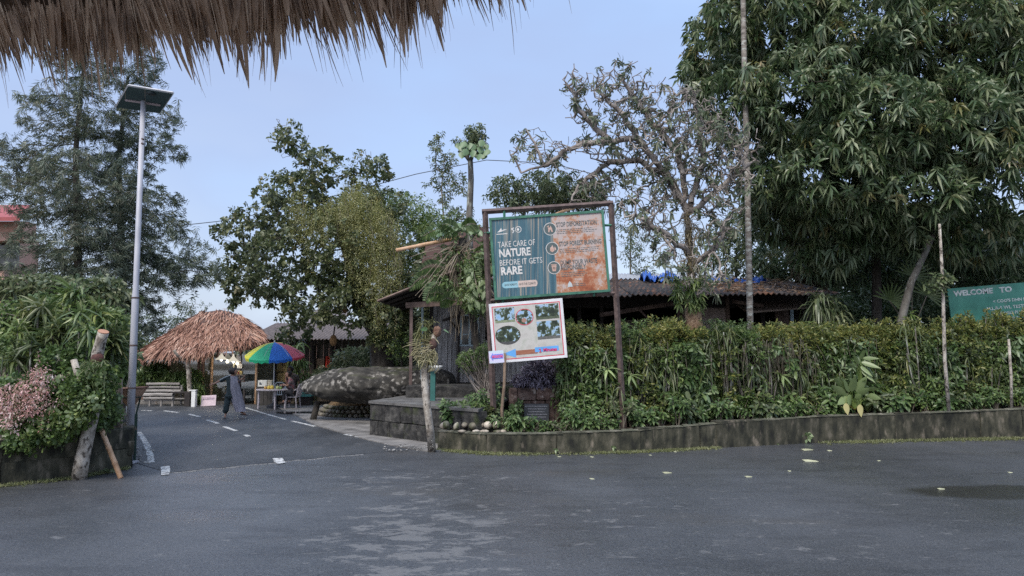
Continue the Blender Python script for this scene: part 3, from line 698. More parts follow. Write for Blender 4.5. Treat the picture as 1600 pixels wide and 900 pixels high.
for ring, (rad, zz) in enumerate(((1.42, .07), (1.30, .19), (1.18, .30))):
    nst = 26 - ring * 2
    for i in range(nst):
        a = pi * 1.02 + (i + .5 * ring) / nst * pi * .98
        rr = rad / nst * 3.1 / 2 * R.uniform(.8, 1.12)
        part('stone', MB().ball((MC.x + .12 + rad * cos(a), MC.y + .35 + rad * .95 * sin(a), zz), (rr * 1.05, .11, .066), 8, 6, Matrix.Rotation(a + pi / 2, 3, 'Z'), jit=.05, seed=i + ring * 40), PEB, md, smooth=True)
lg = P(493, 628, 22.6)
solo('prop_log', MB().tube([(lg.x - .06, lg.y, 0.02), (lg.x + .07, lg.y, .56)], [.10, .09], 10), BARK_DARK, (lg.x - .1, lg.y, 0), 'short dark log propping the left tip of the huge boulder', 'log', smooth=True)
# river stones edging the bed corner
re_ = thing('stone_edging', G(690, 668, .45), 'edging of pale round river stones at the bed corner beside the spotted trunk', 'edging')
xs = [697, 713, 726, 739, 752, 762, 775]
PALE = mat('river_stones', [(.14, .115, .09), (.36, .31, .25), (.56, .5, .42)], scale=3.5, rough=.7, bump=.2, cols2=(.10, .11, .05), scale2=3.2, thr=(.52, .66), per_object=.4)
for i, x in enumerate(xs):
    c = G(x, 664.5 + (i % 2), .5); w_ = R.uniform(.062, .098)
    part('stone', MB().ball((c.x, c.y + R.uniform(-.03, .03), .5 + R.uniform(-.01, .015)), (w_, .1, R.uniform(.062, .09)), 12, 8, Matrix.Rotation(R.uniform(-.6, .6), 3, 'Y'), jit=.06, seed=i * 7), PALE, re_, smooth=True)
for i, x in enumerate((722, 744, 757, 779, 786)):
    c = G(x, 673, .43); part('stone', MB().ball((c.x, c.y - .02, .42), (R.uniform(.08, .12), .07, .035), 10, 6, jit=.04, seed=i), PALE, re_, smooth=True)
for i in range(5):
    c = Vector((WB[0].x + .1, WB[0].y + .35 + i * .36, .46)); part('stone', MB().ball(c, (.1, .15, .09), 10, 7, jit=.04, seed=i + 9), PALE, re_, smooth=True)

# ------------------------------------------------------------------ hut
HX0, HX1, HY = -2.42, 8.9, 22.5; HB = 1.15; HT = 3.85
hut = thing('wooden_hut', (HX0, HY, 0), 'low grey plank hut with rusty corrugated roof behind the planting bed', 'hut')
r = random.Random(3); x = HX0; i = 0
while x < .9:
    w_ = r.uniform(.13, .19)
    if not (-.75 < x + w_ / 2 < .0):
        part('plank', MB().box((x + w_ / 2, HY + r.uniform(-.008, .008), (HB + HT) / 2), (w_ - .012, .03, HT - HB)), WOODGREY, hut)
    else:
        part('plank', MB().box((x + w_ / 2, HY, (HB + 2.42) / 2), (w_ - .012, .03, 2.42 - HB)), WOODGREY, hut)
        part('plank', MB().box((x + w_ / 2, HY, (3.3 + HT) / 2), (w_ - .012, .03, HT - 3.3)), WOODGREY, hut)
    x += w_
part('corner_post', MB().box((HX0 - .03, HY - .04, (HB + HT) / 2), (.1, .1, HT - HB)), DARKWOOD, hut)
part('wall_post', MB().box((-1.62, HY - .045, (HB + HT) / 2), (.07, .05, HT - HB)), DARKWOOD, hut)
# side wall and dark back
part('side_wall', MB().box((HX0 + .02, HY + 2.6, (HB + HT) / 2), (.04, 5.0, HT - HB)), WOODGREY, hut)
part('end_wall', MB().box((HX1 + .02, HY + 2.6, (.4 + HT) / 2), (.05, 5.0, HT - .4)), WOODGREY, hut)
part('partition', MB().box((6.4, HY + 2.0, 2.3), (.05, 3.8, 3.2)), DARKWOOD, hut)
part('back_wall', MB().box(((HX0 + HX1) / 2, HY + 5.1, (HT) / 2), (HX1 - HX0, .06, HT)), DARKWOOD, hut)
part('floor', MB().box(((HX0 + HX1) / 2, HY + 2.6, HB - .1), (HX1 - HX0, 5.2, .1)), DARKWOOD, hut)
# window: pale blue frame, two leaves
wn = P(734, 516, HY - .03); ww, wh = .52, .92
FRAMEB = flat('pale_blue_paint', (.36, .46, .5), .6)
GLASS = mat('window_glass', [(.02, .025, .03), (.03, .035, .04)], rough=.08, spec=.8)
wf = part('window', MB().box((wn.x, wn.y, wn.z + wh / 2), (ww + .1, .05, .05)).box((wn.x, wn.y, wn.z - wh / 2), (ww + .1, .05, .05)).box((wn.x - ww / 2, wn.y, wn.z), (.06, .05, wh)).box((wn.x + ww / 2, wn.y, wn.z), (.06, .05, wh)).box((wn.x, wn.y, wn.z), (.07, .055, wh)), FRAMEB, hut)
for s_ in (-1, 1):
    part('pane', MB().box((wn.x + s_ * ww / 4, wn.y + .01, wn.z), (ww / 2 - .04, .012, wh - .04)), GLASS, wf)
    part('glazing_bar', MB().box((wn.x + s_ * ww / 4, wn.y - .005, wn.z - .12), (ww / 2 - .05, .03, .03)), FRAMEB, wf)
# awning over the window: thick dark bark-like slab propped by a strut
a0 = P(692, 501, HY - .9); a1 = P(731, 486, HY - .5); a2 = P(770, 470, HY - .2)
part('window_awning', MB().tube([a0, a1, a2], [.06, .11, .15], 8, flatten=.6), DARKWOOD, hut, smooth=True)
part('awning_strut', MB().tube([P(700, 497, HY - .6), P(717, 517, HY - .05)], .035, 6), DARKWOOD, hut)
# rest of the front: dark openings, beams, pale board, awning shutter, red door
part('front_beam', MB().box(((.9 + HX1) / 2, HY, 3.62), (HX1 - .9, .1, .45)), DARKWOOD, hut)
part('sill_wall', MB().box(((.9 + HX1) / 2, HY, 1.75), (HX1 - .9, .06, 1.5)), WOODBROWN, hut)
for px in (905, 940, 1060, 1137, 1192, 1262):
    q = P(px, 500, HY - .06); part('wall_post', MB().box((q.x, q.y, 2.5), (.11, .09, 2.7)), WOODBROWN if px in (1060, 1137) else DARKWOOD, hut)
q0, q1 = P(1088, 462, HY - .02), P(1136, 520, HY - .02)
part('board_panel', MB().box(((q0.x + q1.x) / 2, HY - .03, (q0.z + q1.z) / 2), (q1.x - q0.x, .03, abs(q0.z - q1.z))), mat('faded_plywood', [(.2, .14, .12), (.3, .23, .2), (.38, .3, .27)], scale=3, rough=.8, stretch=(1, 1, .3)), hut)
q0, q1 = P(1064, 462, HY - .02), P(1084, 520, HY - .02)
part('board_panel', MB().box(((q0.x + q1.x) / 2, HY - .03, (q0.z + q1.z) / 2), (q1.x - q0.x, .03, abs(q0.z - q1.z))), WOODBROWN, hut)
q = P(1222, 495, HY - .03); dd = part('door', MB().box((q.x, HY - .03, 2.6), (.42, .04, 1.6)), WOODBROWN, hut)
for k in (-1, 1):
    for z in (2.2, 2.75, 3.1): part('door_panel', MB().box((q.x + k * .1, HY - .058, z), (.14, .02, .3)), WOODBROWN, dd)
q = P(1237, 495, HY - .05); part('jamb', MB().box((q.x, HY - .07, 2.8), (.1, .05, 1.6)), FRAMEB, hut)
q = P(1000, 512, HY - .0); part('shutter_panel', MB().box((q.x + .05, HY - .03, 2.6), (1.3, .03, .85)), flat('dull_shutter', (.13, .11, .08), .8), hut)
# propped shutters (leaning out)
def slab(p, q_, depth0, depth1, th, m, nm):
    a, b = P(*p, depth1), P(*q_, depth1); c, d = Vector((a.x, depth0, a.z + .3)), Vector((b.x, depth0, b.z + .3))
    part(nm, MB().sheet([a, b, d, c], th, (0, 0, 1)), m, hut)
part('propped_beam', MB().tube([P(938, 492, 21.2), P(1053, 474, 21.6)], .06, 4), WOODBROWN, hut)
part('propped_beam', MB().tube([P(1000, 485, 21.4), P(1028, 515, 22.3)], .035, 4), WOODBROWN, hut)
part('propped_beam', MB().tube([P(1145, 471, 21.4), P(1192, 478, 21.5)], .05, 4), WOODBROWN, hut)
slab((1168, 487), (1268, 479), HY - .05, 21.4, .05, flat('rusty_sheet', (.20, .15, .12), .8, var=.3), 'awning_shutter')
# roof: corrugated sheets, each its own piece
CORR = mat('rusty_corrugated_iron', [(.016, .013, .012), (.038, .031, .028), (.08, .065, .055)], scale=2.2, rough=.85, bump=.3, bscale=12, cols2=(.16, .075, .04), scale2=2.5, thr=(.54, .66), per_object=.3)
E0, E1, Rg = Vector((-3.55, 20.4, 3.60)), Vector((9.1, 20.4, 3.72)), 4.48
def corr(x0, x1, y0, z0, y1, z1, th=.02, amp=.03, pitch=.15):
    n = max(4, int((x1 - x0) / pitch * 4)); m = MB(); vs = []
    for i in range(n + 1):
        x = x0 + (x1 - x0) * i / n; a = amp * sin(x / pitch * 2 * pi)
        vs += [(x, y0, z0 + a), (x, y1, z1 + a), (x, y1, z1 + a - th), (x, y0, z0 + a - th)]
    fs = []
    for i in range(n):
        a = i * 4; b = a + 4
        fs += [(a, b, b + 1, a + 1), (a + 3, a + 2, b + 2, b + 3), (a, a + 3, b + 3, b)]
    return m.add(vs, fs)
x = -.95; k = 0
while x < 9.0:
    w_ = min(.85, 9.1 - x); dz = R.uniform(-.015, .02)
    part('roof_sheet', corr(x, x + w_ + .02, 20.4 + R.uniform(-.06, .06), 3.6 + .01 * x + dz, 24.6, 4.45 + dz), CORR, hut)
    part('roof_sheet', corr(x, x + w_ + .02, 24.5, 4.47 + dz, 28.4, 3.7), CORR, hut); x += w_; k += 1
qa, qb, qc = P(590, 469, 20.1), P(690, 429, 20.1), P(775, 400, 20.1)
for i, (a, b) in enumerate(((qa, qb), (qb, qc))):
    part('porch_roof_sheet', MB().sheet([a, b, (b.x, 24.6, b.z + .05), (a.x, 24.6, a.z + .05)][::1], .04, (0, 0, 1)), CORR, hut)
    part('rake_board', MB().tube([a + Vector((0, -.03, -.03)), b + Vector((0, -.03, -.03))], .035, 4), WOODBROWN, hut)
for k_ in range(4): part('rafter', MB().tube([qa.lerp(qc, .03) + Vector((0, .5 + k_, -.09)), qc + Vector((0, .5 + k_, -.09))], .05, 4), DARKWOOD, hut)
part('porch_beam', MB().box((-1.85, 20.5, 3.42), (2.2, .1, .15), Matrix.Rotation(radians(-3.5), 3, 'Y')), WOODBROWN, hut)
q = P(643, 560, 20.5); part('porch_post', MB().box((-2.79, 20.5, 2.1), (.085, .085, 2.55)), RUSTY, hut)
part('porch_post', MB().box((-2.62, 21.6, 2.3), (.06, .06, 2.4)), FRAMEB, hut)
# a gable beyond, reddish sheet wall, and upper tier
q = P(700, 410, 26); part('gable_wall', MB().add([P(650, 445, 25.5), P(770, 445, 25.5), P(770, 365, 25.5), P(735, 345, 25.5), P(665, 385, 25.5)], [(0, 1, 2, 3, 4)]).add([P(650, 445, 25.7), P(770, 445, 25.7), P(770, 365, 25.7), P(735, 345, 25.7), P(665, 385, 25.7)], [(4, 3, 2, 1, 0)]), mat('reddish_sheet', [(.10, .06, .055), (.17, .10, .09)], scale=3, rough=.8), hut)
hut2 = thing('tin_shed', (3.2, 30, 0), 'low pale roofed shed seen between the branches above the hut roof', 'shed')
part('wall', MB().box((6.0, 31.5, 2.4), (6.0, 3, 4.8)), flat('grey_block', (.2, .19, .19)), hut2)
part('roof', corr(2.6, 9.6, 29, 4.75, 33.5, 5.6), flat('pale_tin', (.36, .37, .39), .45), hut2)
# blue tarpaulin crumpled on the roof
def tarp(name, px0, px1, y, Y, h, label, seed):
    a, b = P(px0, y, Y), P(px1, y, Y); r = random.Random(seed); ph = [r.uniform(0, 6) for _ in range(4)]
    def fn(u_, v_):
        x = a.x + (b.x - a.x) * u_; yy = a.y + 1.1 * v_; z = a.z + .02 + h * sin(pi * v_) * (.6 + .4 * sin(u_ * 9 + ph[0])) + .07 * sin(u_ * 23 + v_ * 9 + ph[1]) + .05 * sin(u_ * 41 - v_ * 17 + ph[2]) + .03 * sin(v_ * 31 + ph[3] + u_ * 7)
        return (x, yy, z)
    solo(name, MB().grid(fn, 60, 16), mat('blue_tarp', [(.015, .05, .2), (.03, .11, .42), (.06, .17, .55)], scale=3, rough=.35), a, label, 'tarp')
tarp('tarpaulin', 1006, 1062, 437, 23.6, .24, 'crumpled bright blue tarpaulin on the hut roof left of the orchid-covered trunk', 1)
tarp('tarpaulin', 1115, 1200, 442, 23.4, .16, 'dark blue tarpaulin spread on the hut roof beside the slender palm trunk', 2)
LIT = leafmat('fallen_brown_leaves', [(.16, .09, .05), (.3, .18, .1), (.45, .3, .2)], rough=.8)
nb = NP(); A = np.stack([rng.uniform(6.0, 8.9, 420), rng.uniform(20.6, 24.3, 420), np.zeros(420)], 1); A[:, 2] = 3.66 + (A[:, 1] - 20.4) * .2024 + .03
add_leaves(nb, A, rng.normal(size=(420, 3)) * np.array([1, 1, .15]), rng.normal(size=(420, 3)) * np.array([1, 1, .1]), .2, .07, .1, True)
solo('leaf_litter', nb, LIT, (7, 22, 3.9), 'dead brown leaves littering the right end of the hut roof', 'dead leaves', kind='stuff')

# ------------------------------------------------------------------ text
def txt(s, m, parent, O, U, V, w_, h_, bold=.0, name='lettering', depth=.004, fillx=True):
    """text fitted into the box O (lower left), U, V unit vectors"""
    cu = bpy.data.curves.new('t', 'FONT'); cu.body = s; cu.size = 1; cu.offset = bold; cu.resolution_u = 2
    ob = bpy.data.objects.new('t', cu); COL.objects.link(ob)
    dg = bpy.context.evaluated_depsgraph_get(); me = bpy.data.meshes.new_from_object(ob.evaluated_get(dg)); bpy.data.objects.remove(ob); bpy.data.curves.remove(cu)
    vs = np.array([v.co[:] for v in me.vertices]); fs = [tuple(p.vertices) for p in me.polygons]; bpy.data.meshes.remove(me)
    mn, mx_ = vs.min(0), vs.max(0); sx_ = w_ / (mx_[0] - mn[0]); sy_ = h_ / (mx_[1] - mn[1])
    Nn = U.cross(V); O = Vector(O)
    P3 = [O + U * ((v[0] - mn[0]) * sx_) + V * ((v[1] - mn[1]) * sy_) + Nn * depth for v in vs]
    return part(name, MB().add(P3, fs), m, parent)
class Fr:
    def __init__(s, O, U, V): s.O = Vector(O); s.U = U.normalized(); s.V = V.normalized(); s.N = s.U.cross(s.V)
    def p(s, u, v, n=0): return s.O + s.U * u + s.V * v + s.N * n
def frame_px(TL, TR, BL, Y):
    a, b, c = P(*TL, Y), P(*TR, Y), P(*BL, Y); U = (b - a); U.y = 0; V = (a - c); V.y = 0
    U.normalize(); V = (V - U * V.dot(U)).normalized(); return Fr(c, U, V), (b - a).length, (a - c).length
def plate(f, u0, v0, u1, v1, n0, n1):
    m = MB(); vs = [f.p(u, v, n) for n in (n0, n1) for u, v in ((u0, v0), (u1, v0), (u1, v1), (u0, v1))]
    return m.add(vs, [(3, 2, 1, 0), (4, 5, 6, 7), (0, 1, 5, 4), (1, 2, 6, 5), (2, 3, 7, 6), (3, 0, 4, 7)])
def disc(f, u, v, ru, rv, n0, n1, k=24, a0=0):
    ps = [f.p(u + ru * cos(a0 + 2 * pi * i / k), v + rv * sin(a0 + 2 * pi * i / k), n1) for i in range(k)]
    return MB().sheet(ps, n1 - n0, f.N)
def ringm(f, u, v, ru, rv, w_, n0, k=32):
    m = MB(); vs = []
    for i in range(k):
        a = 2 * pi * i / k
        vs += [f.p(u + ru * cos(a), v + rv * sin(a), n0), f.p(u + (ru - w_) * cos(a), v + (rv - w_) * sin(a), n0)]
    return m.add(vs, [(2 * i, (2 * i + 2) % (2 * k), (2 * i + 3) % (2 * k), 2 * i + 1) for i in range(k)])
def polyp(f, pts, n0, n1): return MB().sheet([f.p(u, v, n1) for u, v in pts], n1 - n0, f.N)

def streaks(name, base, streak, uvscale, stretch, thr, rough=.45, dark=None, f=None):
    return mat(name, base, scale=uvscale, rough=rough, stretch=stretch, cols2=streak, scale2=uvscale * 1.2, thr=thr)
# ---- the big green-framed billboard
YB = 16.35
fb, BW, BH = frame_px((765, 341), (944, 328), (773, 469), YB)
bb = thing('billboard', P(975, 665, YB), 'weathered green-framed board reading TAKE CARE OF NATURE on tall rusty posts', 'sign')
GRN = mat('green_paint', [(.025, .09, .06), (.045, .15, .10), (.06, .2, .13)], scale=8, rough=.5)
t_ = .055
part('sign_frame', plate(fb, 0, 0, BW, t_, -.03, .03), GRN, bb); part('sign_frame', plate(fb, 0, BH - t_, BW, BH, -.03, .03), GRN, bb)
part('sign_frame', plate(fb, 0, t_, t_, BH - t_, -.03, .03), GRN, bb); part('sign_frame', plate(fb, BW - t_, t_, BW, BH - t_, -.03, .03), GRN, bb)
us = BW * .545
TEAL = mat('faded_teal_print', [(.03, .075, .10), (.045, .115, .15), (.075, .16, .19)], scale=2.2, rough=.42, stretch=(1, 1, 1), cols2=(.30, .27, .22), scale2=5, thr=(.53, .66))
# vertical scratches: stretch only the second noise
for n in TEAL.node_tree.nodes:
    if n.type == 'MAPPING': n.inputs['Scale'].default_value = (5.2, 1, .16)
RUST = mat('peeling_rust_print', [(.42, .37, .36), (.46, .38, .35), (.42, .22, .13), (.33, .10, .04), (.19, .05, .02)], scale=3.2, rough=.6, detail=14, pos=[.3, .47, .53, .60, .72])
nt = RUST.node_tree; nz_ = [n for n in nt.nodes if n.type == 'TEX_NOISE'][0]; nz_.inputs['Roughness'].default_value = .78
rpn = [n for n in nt.nodes if n.type == 'VALTORGB'][0]
sx = nt.nodes.new('ShaderNodeSeparateXYZ'); tcn = [n for n in nt.nodes if n.type == 'TEX_COORD'][0]; nt.links.new(tcn.outputs['Object'], sx.inputs[0])
zb = fb.O.z - OFF[bb.name].z
mr_ = nt.nodes.new('ShaderNodeMapRange'); mr_.inputs[1].default_value = zb; mr_.inputs[2].default_value = zb + BH; mr_.inputs[3].default_value = .085; mr_.inputs[4].default_value = -.045
nt.links.new(sx.outputs[2], mr_.inputs[0]); adn = nt.nodes.new('ShaderNodeMath'); adn.operation = 'ADD'
nt.links.new(nz_.outputs[0], adn.inputs[0]); nt.links.new(mr_.outputs[0], adn.inputs[1]); nt.links.new(adn.outputs[0], rpn.inputs[0])
part('board_panel', plate(fb, t_, t_, us, BH - t_, -.015, .005), TEAL, bb)
part('board_panel', plate(fb, us, t_, BW - t_, BH - t_, -.015, .0055), RUST, bb)
TWHITE = mat('worn_white_letters', [(.5, .5, .48), (.72, .68, .64)], scale=9, rough=.6)
TDARK = mat('worn_dark_letters', [(.05, .07, .075), (.10, .12, .12), (.25, .2, .18)], scale=12, rough=.6, pos=[.3, .55, .72])
f0 = fb.p(0, 0, .006)
k = BW / 179.5   # metres per photo pixel on the board
def T(s, x0, yb, x1, h, m, bold=.0, slant=0):  # px in the board's own straightened frame, measured from its lower left
    return txt(s, m, bb, fb.p(x0 * k, yb * k, .006), fb.U, fb.V, (x1 - x0) * k, h * k, bold)
T('TAKE CARE OF', 11, 81, 69, 9.2, TWHITE, .0)
T('NATURE', 12, 65.5, 61, 13, TWHITE, .035)
T('BEFORE IT GETS', 12, 52.5, 78, 9, TWHITE, .0)
T('RARE', 13, 37.5, 46, 13, TWHITE, .035)
PILL_B = mat('pill_blue', [(.2, .42, .5), (.3, .5, .56)], scale=5, rough=.5); PILL_P = mat('pill_peach', [(.5, .38, .32), (.62, .5, .44)], scale=5, rough=.5)
part('caption_pill', polyp(fb, [((13 + 5 + 5 * cos(a)) * k, (22 + 5 * sin(a)) * k) for a in [pi / 2 + pi * i / 8 for i in range(9)]] + [(38 * k, 17 * k), (38 * k, 27 * k)], .005, .007), PILL_B, bb)
part('caption_pill', polyp(fb, [((65 + 3 * cos(a)) * k, (22 + 5 * sin(a)) * k) for a in [-pi / 2 + pi * i / 8 for i in range(9)]] + [(38.2 * k, 27 * k), (38.2 * k, 17 * k)], .005, .007), PILL_P, bb)
T('SAVE FORESTS,', 17, 20.2, 37, 3.6, TDARK).location += fb.N * .003
T('SAVE THE CLIMATE', 39.5, 20.2, 65, 3.6, TDARK).location += fb.N * .003
# two small emblems
for cx_, r_ in ((18, 4.5),):
    part('emblem', polyp(fb, [((11 + x_) * k, (105 + y_) * k) for x_, y_ in ((0, 0), (4, 3), (7, 7), (8, 3.2), (12, 4.5), (16, 4), (12, 2.4), (8, 1.2), (4, .4))], .005, .0065), TWHITE, bb)
    part('emblem', polyp(fb, [((x_) * k, (y_) * k) for x_, y_ in ((10, 101.6), (27, 101.6), (27, 102.8), (10, 102.8))], .005, .0065), TWHITE, bb)
part('emblem', ringm(fb, 44.5 * k, 107.5 * k, 5 * k, 5 * k, 1.0 * k, .0065), TWHITE, bb)
part('emblem', disc(fb, 44 * k, 107.5 * k, 2 * k, 2 * k, .005, .0066), TWHITE, bb)
part('emblem', polyp(fb, [(x_ * k, y_ * k) for x_, y_ in ((33.5, 110), (38, 111), (38, 109.6), (35.4, 109), (38.5, 106), (36, 102), (34.5, 102.6), (36.6, 106), (33.4, 108))], .005, .0065), TWHITE, bb)
# right half
T('STOP DEFORESTATION', 104, 106.5, 167, 7.6, TDARK, .02)
T('STOP FOREST BURNING', 106, 76, 172, 7.6, TDARK, .02)
T('DUMP YOUR WASTE', 106, 46.5, 163, 7.6, TDARK, .02)
T('RESPONSIBLY', 106, 38.5, 145, 7.6, TDARK, .02)
def lines(x0, x1, y0, n, gap=2.8):
    m = MB(); r = random.Random(int(y0))
    for i in range(n):
        x = x0; end = x1 - r.uniform(0, 14)
        while x < end:
            w_ = r.uniform(1.8, 5.5); y = y0 - i * gap
            vs = [fb.p(a * k, b * k, .0075) for a, b in ((x, y), (min(end, x + w_), y), (min(end, x + w_), y + 1.0), (x, y + 1.0))]; m.add(vs, [(0, 1, 2, 3)]); x += w_ + 1
    part('small_print', m, TDARK, bb, kind='stuff')
lines(104, 168, 101.5, 3); lines(106, 172, 71, 3); lines(106, 150, 34, 3); lines(122, 155, 15.5, 2)
PGREY = mat('badge_grey', [(.06, .085, .085), (.10, .13, .13)], scale=8, rough=.5); PEACH = mat('badge_figure', [(.45, .27, .2), (.58, .42, .36)], scale=9, rough=.6)
for (cx_, cy_), kind_ in (((94, 104.5), 'tree'), ((95, 74), 'fire'), ((95.5, 43.5), 'bin')):
    part('badge', disc(fb, cx_ * k, cy_ * k, 9 * k, 9 * k, .005, .0085, 32), PGREY, bb)
    part('badge_ring', ringm(fb, cx_ * k, cy_ * k, 10 * k, 10 * k, .9 * k, .009), TWHITE, bb)
    sh = {'tree': [[(-3, -5), (-1.5, -5), (-.5, -1), (.5, -1), (2, -5), (4, -5), (3, 1), (1, 5), (-1, 2), (-3.5, 3), (-3, 0)], [(-5, 4), (-1.5, 6), (-2, 3)]],
          'fire': [[(-3.5, -4), (0, -6), (3, -4), (2.4, 0), (.4, 5.5), (-1, 2.5), (-3.4, 1)], [(3.8, -4), (6, -2), (4.4, 3), (3.2, 0)]],
          'bin': [[(-2.6, -5.5), (2.6, -5.5), (4, 4), (-4, 4)], [(-4.4, 4.6), (4.4, 4.6), (4.4, 5.6), (-4.4, 5.6)]]}[kind_]
    for pts in sh: part('badge_figure', polyp(fb, [((cx_ + x_) * k, (cy_ + y_) * k) for x_, y_ in pts], .008, .010), PEACH, bb)
part('badge_figure', ringm(fb, 95.5 * k, 43 * k, 1.7 * k, 1.7 * k, .7 * k, .0115, 16), PGREY, bb)
part('emblem', polyp(fb, [((118 + x_) * k, (12 + y_) * k) for x_, y_ in ((-4, 0), (4, 0), (3, 5), (0, 9), (-3, 5))], .005, .0085), mat('pale_badge', [(.4, .45, .46), (.5, .55, .55)], rough=.6), bb)
# posts and outer frame
def barpx(a, b, Y, r_=.042): return MB().tube([P(*a, Y), P(*b, Y)], r_ * 1.3, 4)
part('post', barpx((954.5, 319), (975, 672), YB + .08, .05), RUSTY, bb); part('post', barpx((758, 331), (772, 668), YB + .08, .05), RUSTY, bb)
part('crossbar', barpx((753, 331), (958, 317.5), YB + .08, .048), RUSTY, bb); part('crossbar', barpx((764, 470), (964, 458), YB + .08, .036), RUSTY, bb)
for a, b in (((788, 329), (788, 340)), ((786, 469), (786, 478)), ((928, 457), (928, 463)), ((944, 352), (957, 352)), ((757, 364), (768, 364))):
    part('bracket', barpx(a, b, YB + .05, .022), GRN, bb)
part('bamboo_strip', MB().tube([P(868, 334, YB + .12), P(885, 328, YB + .12), P(905, 323, YB + .1)], [.02, .045, .02], 6), BAMBOO, bb)

# ---- white direction board with photographs
YW = 16.0
fw_, WW, WH = frame_px((765, 475), (880, 465.5), (771, 568), YW)
wb = thing('direction_board', fw_.p(WW / 2, 0), 'white red-bordered board with landscape photos and 2 Minutes arrow below the billboard', 'sign')
OFF[wb.name] = fw_.p(WW / 2, 0)
kw = WW / 115.4
WPAINT = mat('board_white', [(.62, .62, .63), (.78, .78, .78)], scale=5, rough=.5)
part('board_panel', plate(fw_, 0, 0, WW, WH, -.03, .0), WPAINT, wb)
PINKR = flat('red_border', (.55, .06, .09), .5)
def Wp(x0, y0, x1, y1, n0, n1, m, nm): return part(nm, plate(fw_, x0 * kw, y0 * kw, x1 * kw, y1 * kw, n0, n1), m, wb)
HH = WH / kw
for a in ((4, 4.2, 111, 5.6), (4, HH - 6, 111, HH - 4.6), (4, 5.6, 5.4, HH - 6), (109.6, 5.6, 111, HH - 6)): Wp(*a, 0, .002, PINKR, 'red_border')
Wp(5.4, 5.6, 109.6, HH - 6, 0, .0012, mat('faded_map_print', [(.42, .40, .36), (.52, .50, .46), (.38, .40, .33)], scale=5, rough=.5, detail=9), 'printed_background')
def landscape(name, seed, dark=.5, ground=(.16, .18, .12)):
    m = bpy.data.materials.new(name); m.use_nodes = True; nt = m.node_tree; b = nt.nodes['Principled BSDF']; b.inputs['Roughness'].default_value = .4
    tc = nt.nodes.new('ShaderNodeTexCoord'); mp = nt.nodes.new('ShaderNodeMapping'); mp.inputs['Location'].default_value = (seed * 3.1, 0, seed); nt.links.new(tc.outputs['Object'], mp.inputs[0])
    n = nt.nodes.new('ShaderNodeTexNoise'); n.inputs['Scale'].default_value = 8; n.inputs['Detail'].default_value = 9; n.inputs['Roughness'].default_value = .62; nt.links.new(mp.outputs[0], n.inputs[0])
    r = ramp(nt, [(.015, .025, .015), (.05, .07, .035), (.12, .16, .10), (.35, .48, .62), (.22, .42, .66)], [dark - .1, dark, dark + .035, dark + .05, dark + .22]); nt.links.new(n.outputs[0], r.inputs[0])
    nt.links.new(r.outputs[0], b.inputs['Base Color']); return m
def GS(c, nm): return flat(nm, c, .5, var=.3, scale=14)
for (x0, y0, x1, y1), sd, dk_, gc in (((8, 62, 39, HH - 8), 1, .47, (.22, .26, .16)), ((72, 62, 108, HH - 7.5), 2, .52, (.08, .10, .06)), ((72, 31, 107, 59), 3, .50, (.12, .12, .11))):
    Wp(x0, y0, x1, y1, .001, .003, landscape('print_landscape', sd, dk_), 'photo_print'); Wp(x0, y0, x1, y0 + (y1 - y0) * .16, .003, .0036, GS(gc, 'print_ground'), 'photo_print_ground')
part('photo_print', disc(fw_, 26 * kw, 42 * kw, 19 * kw, 14 * kw, .001, .0042, 36), landscape('print_landscape', 5, .52), wb)
part('photo_print_ground', polyp(fw_, [((26 + 19 * cos(a)) * kw, (42 + 14 * sin(a)) * kw) for a in [pi * 1.25 + pi * .5 * i / 10 for i in range(11)]], .004, .0048), GS((.07, .07, .07), 'print_dark_ground'), wb)
part('photo_ring', ringm(fw_, 26 * kw, 42 * kw, 19.6 * kw, 14.6 * kw, .8 * kw, .0055), flat('print_dark_ring', (.05, .04, .04)), wb)
part('photo_print', disc(fw_, 54 * kw, 68 * kw, 13 * kw, 12 * kw, .001, .0046, 36), landscape('print_landscape', 8, .46), wb)
part('photo_print_ground', disc(fw_, 53 * kw, 63 * kw, 4 * kw, 3.6 * kw, .004, .0052, 12), flat('print_hut', (.35, .2, .15)), wb)
part('photo_ring', ringm(fw_, 54 * kw, 68 * kw, 14 * kw, 13 * kw, 1.1 * kw, .0055), PINKR, wb)
SKYB = flat('sky_blue_print', (.12, .36, .72), .5)
part('arrow_head', polyp(fw_, [(16 * kw, 13.5 * kw), (36 * kw, 6.5 * kw), (36 * kw, 20 * kw)], .001, .004), SKYB, wb)
Wp(36.2, 10, 70, 17, .001, .004, mat('brown_arrow_shaft', [(.25, .09, .05), (.36, .15, .09)], scale=9, stretch=(1, 1, 5)), 'arrow_shaft')
Wp(66, 12, 103, 19.5, .004, .0048, SKYB, 'caption_strip')
txt('2', flat('red_text', (.6, .02, .05)), wb, fw_.p(72 * kw, 11.2 * kw, .005), fw_.U, fw_.V, 3.6 * kw, 5.6 * kw, .03)
txt('Minutes', flat('crimson_text', (.6, .02, .12)), wb, fw_.p(79 * kw, 11.8 * kw, .005), fw_.U, fw_.V, 21 * kw, 5.4 * kw, .04)
for x_, yy in ((120, 0),): pass
part('fixing_rail', plate(fw_, 2 * kw, HH * kw * .5, WW - 2 * kw, HH * kw * .5 + .05, -.1, -.03), RUSTY, wb)
